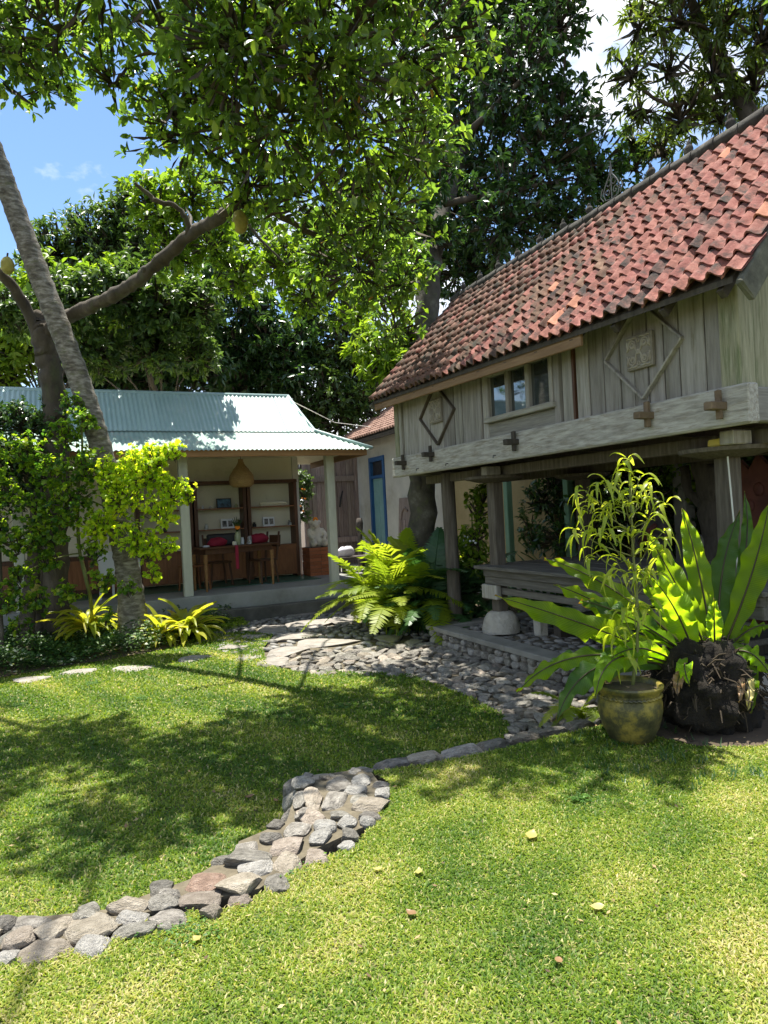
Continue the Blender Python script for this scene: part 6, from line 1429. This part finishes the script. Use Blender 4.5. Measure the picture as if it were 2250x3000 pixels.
# ================================================================== GLAZED POT WITH WISPY PLANT
pc = atz(1850, 2165, ZN)
pot = thing('glazed_pot', (pc.x, pc.y, ZN), 'round mossy yellow green glazed pot on the lawn edge', 'pot')
mb = MB(); mb.lathe([(0, .0), (.115, .0), (.135, .02), (.175, .10), (.196, .19), (.197, .25), (.185, .305), (.188, .32), (.207, .335), (.210, .352), (.198, .362), (.178, .352), (.170, .32), (.0, .315)], (pc.x, pc.y, ZN - .004), 40); mb.build('pot_body', M_pot, pot, True, 60)
mb = MB(); mb.tube([(pc.x + (.189 + .004 * math.sin(t * 40)) * math.cos(t), pc.y + (.189 + .004 * math.sin(t * 40)) * math.sin(t), ZN + .288 + .005 * math.cos(t * 40)) for t in np.linspace(0, 2 * math.pi, 161)], .009, 5, False); mb.build('rope_band', M_pot, pot, True)
mb = MB(); mb.lathe([(.176, .327), (.12, .338), (.05, .345), (0, .345)], (pc.x, pc.y, ZN - .004), 24); mb.build('soil', M_soil, pot, True)
wp = thing('wispy_plant', (pc.x + .02, pc.y, ZN + .34), 'tall slender plant with drooping narrow bright leaves growing from the glazed pot', 'plant')
pd = pc.x * CF.x + pc.y * CF.y
def pt(px, py, dd=0): return atd(px, py, pd + dd)
mb = MB(); limb(mb, [(pc.x + .03, pc.y, ZN + .32), pt(1868, 1880), pt(1866, 1750), pt(1855, 1600), pt(1848, 1480), pt(1842, 1355)], .011, .005, 6, .003, 5, 8); mb.build('stem', M_stem, wp, True)
nodes = [(1842, 1350, 0), (1800, 1400, .05), (1875, 1395, -.05), (1760, 1485, .06), (1830, 1465, -.06), (1905, 1440, .05), (1725, 1495, -.02), (1905, 1510, -.05), (1785, 1585, .08), (1852, 1560, -.08), (1745, 1620, .03), (1900, 1600, .06), (1832, 1675, -.06), (1885, 1680, .05), (1788, 1700, -.02), (1862, 1765, .05), (1825, 1800, -.06), (1905, 1770, 0), (1850, 1850, .05), (1808, 1850, -.03), (1930, 1620, .04), (1770, 1420, -.05), (1835, 1920, -.04), (1850, 1430, .05), (1790, 1500, -.08), (1870, 1460, .08)]
lm_ = []
for i, a in enumerate((.7, 1.1, 1.45)):
    vs = []; fs = []; n = 8
    for k in range(n):
        t = k / (n - 1); w = .10 * math.sin(math.pi * (.06 + .92 * t)) ** .8
        for q in (-1, 0, 1): vs.append((q * w, t * (1 - .30 * a * t), .75 * t - a * t * t + .25 * w * abs(q)))
    for k in range(n - 1):
        for q in range(2): b = k * 3 + q; fs.append((b, b + 1, b + 4, b + 3))
    m_ = MB(); m_.add(vs, fs); lm_.append(m_.mesh('leaf', M_wispy, True))
rw = random.Random(9); br = MB()
nodes += [(1715, 1440, .02), (1950, 1480, 0), (1700, 1560, .05), (1940, 1560, -.06), (1760, 1540, -.08), (1915, 1680, .02), (1805, 1640, .08)]
for (px, py, dd) in nodes:
    c = pt(px, py, dd); s0 = pt(1842 + (py - 1350) * .045, min(py + 70, 1960)); limb(br, [s0, s0.lerp(c, .6) + Vector((0, 0, -.02)), c], .004, .003, 3, .002, int(px), 5)
    for k in range(6):
        s = rw.uniform(.13, .21); link('leaf', rw.choice(lm_), wp, TRS(c + Vector((rw.uniform(-.03, .03), rw.uniform(-.03, .03), rw.uniform(-.05, .03))), (rw.uniform(-.3, .2), rw.uniform(-.4, .4), k * .7 + rw.uniform(-.3, .3)), (s * .75, s, s)))
br.build('twigs', M_stem, wp, True)

# ================================================================== BIRD'S NEST FERN
rc = atz(2085, 2120, ZN)
nf = thing('nest_fern', (rc.x, rc.y, ZN), 'huge bird nest fern with broad wavy translucent fronds on a dark root mass', 'fern')
mb = MB(); mb.ell((rc.x, rc.y + .05, ZN + .22), (.36, .34, .34), 64, 44)
for i, v in enumerate(mb.v):
    w = Vector(v) - Vector((rc.x, rc.y + .05, ZN + .22)); q = mnoise.noise(Vector(v) * 4) * .24 + mnoise.noise(Vector(v) * 11) * .20 + mnoise.noise(Vector(v) * 27) * .12; w *= 1 + q; mb.v[i] = (rc.x + w.x, rc.y + .05 + w.y, max(ZN - .02, ZN + .22 + w.z))
root = mb.build('root_mass', M_root, nf, True)
rt = MB(); rr = random.Random(3)
for i in range(420):
    a = rr.uniform(0, 6.3); e = rr.uniform(-.3, 1.2); p = Vector((rc.x + .36 * math.cos(a) * math.cos(e), rc.y + .05 + .34 * math.sin(a) * math.cos(e), ZN + .22 + .34 * math.sin(e))); q = p + Vector((rr.uniform(-.09, .09), rr.uniform(-.09, .09), rr.uniform(-.12, .04))) + (p - Vector((rc.x, rc.y, ZN + .2))).normalized() * .05
    q.z = max(q.z, ZN + .005); rt.tube([p, p.lerp(q, .5) + Vector((rr.uniform(-.02, .02), 0, .02)), q], [.006, .005, .003], 4)
rt.build('rootlets', surf('rootlet', [(.3, (.018, .014, .009)), (.7, (.07, .05, .03))], 9, rough=.9, bump=.2), root)['kind'] = 'stuff'
fd = rc.x * CF.x + rc.y * CF.y
def frond(tip, ctrl, base, wpx, dt_, dc, mat, seed, face=.7, und=1.0):
    """strap frond along a quadratic curve; tip/ctrl/base in photo pixels with depth offsets"""
    r = random.Random(seed); A = atd(base[0], base[1], fd + .02); C_ = atd(ctrl[0], ctrl[1], fd + dc); T_ = atd(tip[0], tip[1], fd + dt_)
    n = 40; nw = 6; vs = []; fs = []; mid = []; W_ = wpx / FPX * fd * .86; ph = r.uniform(0, 6)
    for i in range(n + 1):
        t = i / n; p = A * (1 - t) ** 2 + C_ * 2 * t * (1 - t) + T_ * t * t; tg = ((C_ - A) * (1 - t) + (T_ - C_) * t).normalized()
        vd = (p - Vector((0, 0, EYE))).normalized(); s1 = tg.cross(vd).normalized(); rad = Vector((p.x - rc.x, p.y - rc.y, 0))
        s2 = tg.cross(Vector((0, 0, 1)))
        s2 = s2.normalized() if s2.length > .15 else s1
        if s1.dot(s2) < 0: s2 = -s2
        s = (s1 * face + s2 * (1 - face)).normalized(); nn = s.cross(tg).normalized()
        w = W_ * (.16 + .84 * min(1, (t / .45)) ** .8) * (1 if t < .5 else max(.03, 1 - ((t - .5) / .5) ** 1.9))
        for k in range(nw + 1):
            q = k / nw * 2 - 1; e = abs(q)
            wav = und * .030 * (e ** 1.6) * (math.sin(t * 44 + ph + (1.7 if q > 0 else 0)) + .7 * math.sin(t * 23 + ph * 2 + q)) * min(1, t * 2)
            vs.append(p + s * (q * w * .5 * (1 + .07 * e * math.sin(t * 29 + ph + q * 2))) + nn * (wav + .16 * w * e * e))
        mid.append(p - nn * .004)
    for i in range(n):
        for k in range(nw): a = i * (nw + 1) + k; fs.append((a, a + 1, a + nw + 2, a + nw + 1))
    mb = MB(); mb.add(vs, fs); o = mb.build('frond', mat, nf, True)
    ul = o.data.uv_layers.new(name='UVMap'); vi = [l.vertex_index for l in o.data.loops]
    ul.data.foreach_set('uv', [c for j in vi for c in ((j % (nw + 1)) / nw * 2 - 1, (j // (nw + 1)) / n)])
    mb = MB(); mb.tube(mid, [.0075 * (1 - .85 * i / n) + .001 for i in range(n + 1)], 6); mb.build('midrib', M_rib, o, True)
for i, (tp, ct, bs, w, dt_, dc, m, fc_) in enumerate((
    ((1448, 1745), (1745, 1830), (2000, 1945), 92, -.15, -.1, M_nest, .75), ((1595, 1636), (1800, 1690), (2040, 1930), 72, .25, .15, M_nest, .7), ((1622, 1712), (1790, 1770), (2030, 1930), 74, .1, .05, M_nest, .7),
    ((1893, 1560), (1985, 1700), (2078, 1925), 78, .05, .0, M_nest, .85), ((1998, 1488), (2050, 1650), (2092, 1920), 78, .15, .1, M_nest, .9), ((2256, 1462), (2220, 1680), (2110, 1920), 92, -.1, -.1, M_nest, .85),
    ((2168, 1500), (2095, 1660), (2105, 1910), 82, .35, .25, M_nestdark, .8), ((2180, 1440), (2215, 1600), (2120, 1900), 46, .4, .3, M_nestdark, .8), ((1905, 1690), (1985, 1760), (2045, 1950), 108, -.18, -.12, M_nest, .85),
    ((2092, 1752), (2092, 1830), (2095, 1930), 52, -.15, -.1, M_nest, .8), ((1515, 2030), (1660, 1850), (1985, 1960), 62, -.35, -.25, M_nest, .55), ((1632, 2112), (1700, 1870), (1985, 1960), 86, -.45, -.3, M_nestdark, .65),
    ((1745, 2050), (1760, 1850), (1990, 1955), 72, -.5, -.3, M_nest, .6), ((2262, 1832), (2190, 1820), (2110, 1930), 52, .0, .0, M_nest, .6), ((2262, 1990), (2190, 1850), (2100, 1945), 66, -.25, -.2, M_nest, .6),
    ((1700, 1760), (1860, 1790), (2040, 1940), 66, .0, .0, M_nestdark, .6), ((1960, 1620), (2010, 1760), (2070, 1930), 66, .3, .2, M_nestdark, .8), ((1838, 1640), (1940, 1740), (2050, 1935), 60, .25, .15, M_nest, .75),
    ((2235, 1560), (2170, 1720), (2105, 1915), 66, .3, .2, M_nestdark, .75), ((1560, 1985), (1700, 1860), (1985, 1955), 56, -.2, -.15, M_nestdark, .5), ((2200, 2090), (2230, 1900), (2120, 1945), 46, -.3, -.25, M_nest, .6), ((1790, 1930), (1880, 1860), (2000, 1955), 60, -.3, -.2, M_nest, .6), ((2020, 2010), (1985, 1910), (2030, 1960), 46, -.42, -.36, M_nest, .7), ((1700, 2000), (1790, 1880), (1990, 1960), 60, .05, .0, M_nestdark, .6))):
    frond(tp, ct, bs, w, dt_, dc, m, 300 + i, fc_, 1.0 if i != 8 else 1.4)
for i, (tp, ct, bs, w) in enumerate((((2190, 2080), (2215, 1960), (2120, 1940), 40), ((2165, 2060), (2190, 1960), (2110, 1945), 30), ((1985, 2040), (1975, 1960), (2030, 1960), 34))):
    frond(tp, ct, bs, w, -.36, -.3, M_dryleaf if i < 1 else M_brownleaf, 400 + i, .7, .8)
# light fern tucked below the nest fern
lf_ = thing('small_fern', atz(1660, 2080, .05), 'feathery pale fern hanging beside the glazed pot', 'fern')
c = atz(1720, 2075, .1)
for i in range(9):
    az = R(150) + i * .32 + rf.uniform(-.15, .15); s = rf.uniform(.35, .6); link('frond', rf.choice(FB), lf_, TRS((c.x + rf.uniform(-.06, .06), c.y + rf.uniform(-.06, .06), .0), (rf.uniform(.0, .5), 0, az - R(90)), (s, s, s)))
# tufts along the bed and pot
tg_ = MB()
for i in range(70):
    u_ = random.random(); px, py = 1500 + 700 * random.random(), 0
    base = Vector((random.uniform(2.6, 3.5), random.uniform(2.5, 3.6), ZN))
    for k in range(7):
        a = random.uniform(0, 6.3); L_ = random.uniform(.04, .09); d = Vector((math.cos(a), math.sin(a), random.uniform(.6, 1.6))).normalized(); s = Vector((-d.y, d.x, 0)).normalized() * .004
        p = base + Vector((random.uniform(-.02, .02), random.uniform(-.02, .02), -.003)); tg_.add([p - s, p + s, p + d * L_], [(0, 1, 2)])
o = tg_.build('grass_tufts', M_strapgreen); tag(o, 'longer grass tufts round the pot and the root mass', 'grass', kind='stuff')
bedm = MB(); bedm.add([(p[0], p[1], ZN + .006) for p in NEAR_BED], [tuple(range(len(NEAR_BED)))]); tag(bedm.build('root_bed', M_soil), kind='structure')
ep = atz(2382, 2870, ZN)
rp_ = thing('ribbed_pot', (ep.x, ep.y, ZN), 'brown ribbed clay pot standing on the lawn at its right edge', 'pot')
mb = MB(); mb.lathe([(0, -.004), (.07, -.004)] + [(.07 + .045 * math.sin(i / 19 * math.pi * .8) + (.004 if i % 2 else 0), i * .009) for i in range(20)] + [(.085, .18), (.07, .17), (0, .165)], (ep.x, ep.y, ZN), 28); mb.build('pot_body', M_fascia, rp_, True, 40)

# ================================================================== GARDEN BEHIND THE BARN
vr = MB(); vr.box((6.95, 2.6, 2.62), (10.74, 9.48, 2.70)); tag(vr.build('added_shade_roof', M_wooddark), 'dark flat roof added over the green posts to shade the space behind the barn', 'roof')  # slab added to keep sun off the space behind the deck
mb = MB(); mb.tube([(4.05, 12.9, 3.98), (5.6, 14.6, 3.8), (7.3, 16.4, 3.95)], .008, 5); tag(mb.build('cable', M_white), 'thin pale cable slung from the pavilion ridge to the white house', 'cable')
bw = MB(); bw.box((10.8, -2, -.06), (11.0, 9.9, 2.5)); bw.box((10.75, -2, 2.5), (11.05, 9.9, 2.58), bev=.01); tag(bw.build('garden_wall', M_yellow), 'cream garden wall behind the barn', 'wall')
for px, lb in ((1495, 'green painted post behind the barn deck near the yellow wall'), (1672, 'green painted post behind the potted plant')):
    c = atx(px, 1600, 7.2); mb = MB(); mb.box((7.14, c.y - .06, -.06), (7.26, c.y + .06, 2.5), bev=.012); tag(mb.build('green_post', M_greenpost), lb, 'post', 'green posts behind the barn')
mb = MB(); mb.box((7.1, 3.5, 2.5), (7.3, 9.6, 2.62), bev=.01); tag(mb.build('green_rail', M_greenpost), 'green painted rail on the posts behind the barn', 'rail')
c = atx(2005, 1500, 7.6); mb = MB(); mb.box((7.5, c.y - .1, -.06), (7.7, c.y + .1, 2.3), bev=.015); tag(mb.build('cement_column', M_conc), 'pale cement column behind the statue', 'column')
for i, (px, x, n, L_, m, lb) in enumerate(((1610, 6.9, 26, .75, M_strapgreen, 'dark strap leaved clump behind the deck below the vines'), (1690, 6.9, 22, .7, M_strapgreen, 'dark strap leaved clump at the foot of the green post'), (2040, 6.9, 26, .75, M_strapgreen, 'broad leaved dark clump beside the carved statue'), (1540, 6.75, 16, .6, M_ferndark, 'low dark tuft behind the far deck corner'), (1760, 6.8, 22, .7, M_strapgreen, 'dark strap leaved clump behind the wispy plant'))):
    c = atx(px, 1640, x); c.z = .0; rosette('strap_plant', c, n, L_ * 1.9, .11 if i == 2 else .06, m, lb, 'plant', (.25, .8), 40 + i)
hb = thing('vine_hedge', (8.4, 7.5, 0), 'dark vine covered hedge behind the barn deck', 'hedge')
mb = MB()
for i in range(14):
    y = 4.6 + i * .37; limb(mb, [(8.3 + random.uniform(-.2, .2), y, -.06), (8.3 + random.uniform(-.3, .3), y + random.uniform(-.3, .3), 1.4), (8.3, y + random.uniform(-.4, .4), 2.9)], .02, .01, 4, .03, 130 + i, 5)
mb.build('stems', M_bark, hb)
crown('foliage', [(atx(px, py, 7.2), r_ * .8) for px, py, r_ in ((1590, 1450, .5), (1640, 1560, .5), (1700, 1450, .45), (1560, 1560, .4), (1740, 1560, .45), (1620, 1400, .4), (1780, 1450, .5), (1850, 1520, .5), (1900, 1450, .4))] + [(Vector((8.1 + random.uniform(-.2, .2), 4.0 + i * .46, z)), .5) for i in range(12) for z in (.5, 1.3, 2.1, 2.8)], 3600, 8, .12, .45, M_leafd, hb, 81, T_KITE, .4, .2)
ls = thing('lime_shrub', (7.9, 4.6, 0), 'lime green small leaved tree glimpsed under the barn floor', 'shrub')
mb = MB(); limb(mb, [(7.9, 4.6, -.06), (7.9, 4.6, 1.0), (7.8, 4.7, 2.0)], .03, .015, 4, .02, 150, 6); mb.build('stem', M_bark, ls)
crown('foliage', [(atx(px, py, 7.6), r) for px, py, r in ((1960, 1400, .28), (1990, 1370, .22), (2050, 1385, .26), (1930, 1440, .2), (2060, 1440, .2), (1700, 1440, .2))], 330, 8, .06, .7, M_leaflight, ls, 82, T_KITE, .4, .2)
# guardian statue and carved root sculptures at the back edge of the deck
c = atx(1930, 1640, 6.55); st = thing('guardian_statue', (6.55, c.y, 0), 'dark carved guardian statue with a red sash behind the deck', 'statue')
y = c.y; z = .78
mb = MB(); mb.box((6.33, y - .22, -.06), (6.77, y + .22, z), bev=.02); mb.build('plinth', M_darkstone, st)
body('figure', [((6.55, y, z + .16), (.19, .2, .16)), ((6.55, y, z + .38), (.14, .15, .2)), ((6.53, y, z + .56), (.16, .19, .10)), ((6.52, y, z + .74), (.10, .10, .12)), ((6.52, y, z + .87), (.07, .07, .09)), ((6.52, y, z + .97), (.03, .03, .06)),
      ((6.40, y - .13, z + .12), (.13, .08, .08)), ((6.40, y + .13, z + .12), (.13, .08, .08)), ((6.53, y - .12, z + .76), (.04, .03, .07)), ((6.53, y + .12, z + .76), (.04, .03, .07)),
      ('t', [(6.53, y - .18, z + .55), (6.45, y - .25, z + .38), (6.36, y - .12, z + .30)], [.06, .05, .045]), ('t', [(6.53, y + .18, z + .55), (6.45, y + .25, z + .38), (6.36, y + .12, z + .30)], [.06, .05, .045])], M_darkstone, st, .018)
mb = MB(); mb.tube([(6.38, y - .14, z + .60), (6.37, y, z + .50), (6.39, y + .12, z + .36)], [.035, .04, .035], 8); mb.build('red_sash', M_redpaint, st, True)
c = atx(2085, 1560, 6.3); rs = thing('root_sculpture', (6.3, c.y, 0), 'tall dark gnarled root sculpture behind the near barn post', 'sculpture')
mb = MB(); limb(mb, [(6.3, c.y, -.05), (6.3, c.y, .9), (6.32, c.y + .03, 1.4), (6.28, c.y - .02, 1.9), (6.3, c.y + .05, 2.15)], .10, .14, 5, .03, 160, 10); limb(mb, [(6.3, c.y, 1.5), (6.25, c.y + .22, 1.75), (6.28, c.y + .30, 2.05)], .06, .05, 4, .02, 161, 8); limb(mb, [(6.3, c.y, 1.1), (6.25, c.y + .2, 1.0), (6.2, c.y + .28, .9)], .06, .04, 4, .02, 162, 8); mb.build('roots', M_wooddark, rs, True)
c = atx(2240, 1520, 6.2); cs_ = thing('carved_screen', (6.2, c.y, 0), 'dark red carved screen with jagged crest at the near end of the deck', 'screen')
mb = MB(); pts = [(-.25, 0), (.35, 0), (.35, 1.9)] + [(.35 - .1 * i, 1.95 + (.13 if i % 2 else 0) + .02 * i) for i in range(1, 7)]
mb.add([(6.2, c.y + a, b - .05) for a, b in pts] + [(6.26, c.y + a, b - .05) for a, b in pts], [tuple(range(len(pts))), tuple(range(2 * len(pts) - 1, len(pts) - 1, -1))] + [(i, (i + 1) % len(pts), (i + 1) % len(pts) + len(pts), i + len(pts)) for i in range(len(pts))]); mb.build('panel', M_redpaint, cs_)
for i in range(10): mb = MB(); mb.ell((6.195, c.y + random.uniform(-.18, .28), .3 + i * .16), (.02, .06, .07), 8, 6); mb.build('carved_boss', M_redpaint, cs_, True)
c = atx(2060, 1620, 6.5); tp_ = thing('grey_urn', (6.5, c.y - .1, 0), 'round grey urn standing behind the deck', 'urn')
mb = MB(); mb.lathe([(0, -.05), (.12, -.05), (.16, .2), (.13, .55), (.2, .8), (.26, 1.0), (.24, 1.15), (.18, 1.22), (.2, 1.26), (0, 1.24)], (6.5, c.y - .1, 0), 20); mb.build('urn_body', M_rock, tp_, True)
# shrine flowers glimpsed beside the gate
fs_ = thing('flower_bush', (5.4, 17.2, 0), 'bush with yellow and orange flowers between the pavilion wall and the gate', 'bush')
mb = MB(); limb(mb, [(5.4, 17.2, -.06), (5.4, 17.2, 1.5)], .03, .02, 3, .01, 170, 6); mb.build('stem', M_bark, fs_)
crown('foliage', [(aty(px, py, 17.2), r) for px, py, r in ((885, 1440, .3), (880, 1500, .28), (890, 1400, .22))], 200, 8, .10, .4, M_leafb, fs_, 91, T_KITE)
mb = MB(); mb.ell((0, 0, 0), (.03, .03, .025), 6, 5); flm = mb.mesh('flower', M_orange, True)
for i in range(7): link('flower', flm, fs_, TRS(aty(885 + random.uniform(-16, 16), 1470 + random.uniform(-45, 30), 17.0 + random.uniform(-.1, .1))))
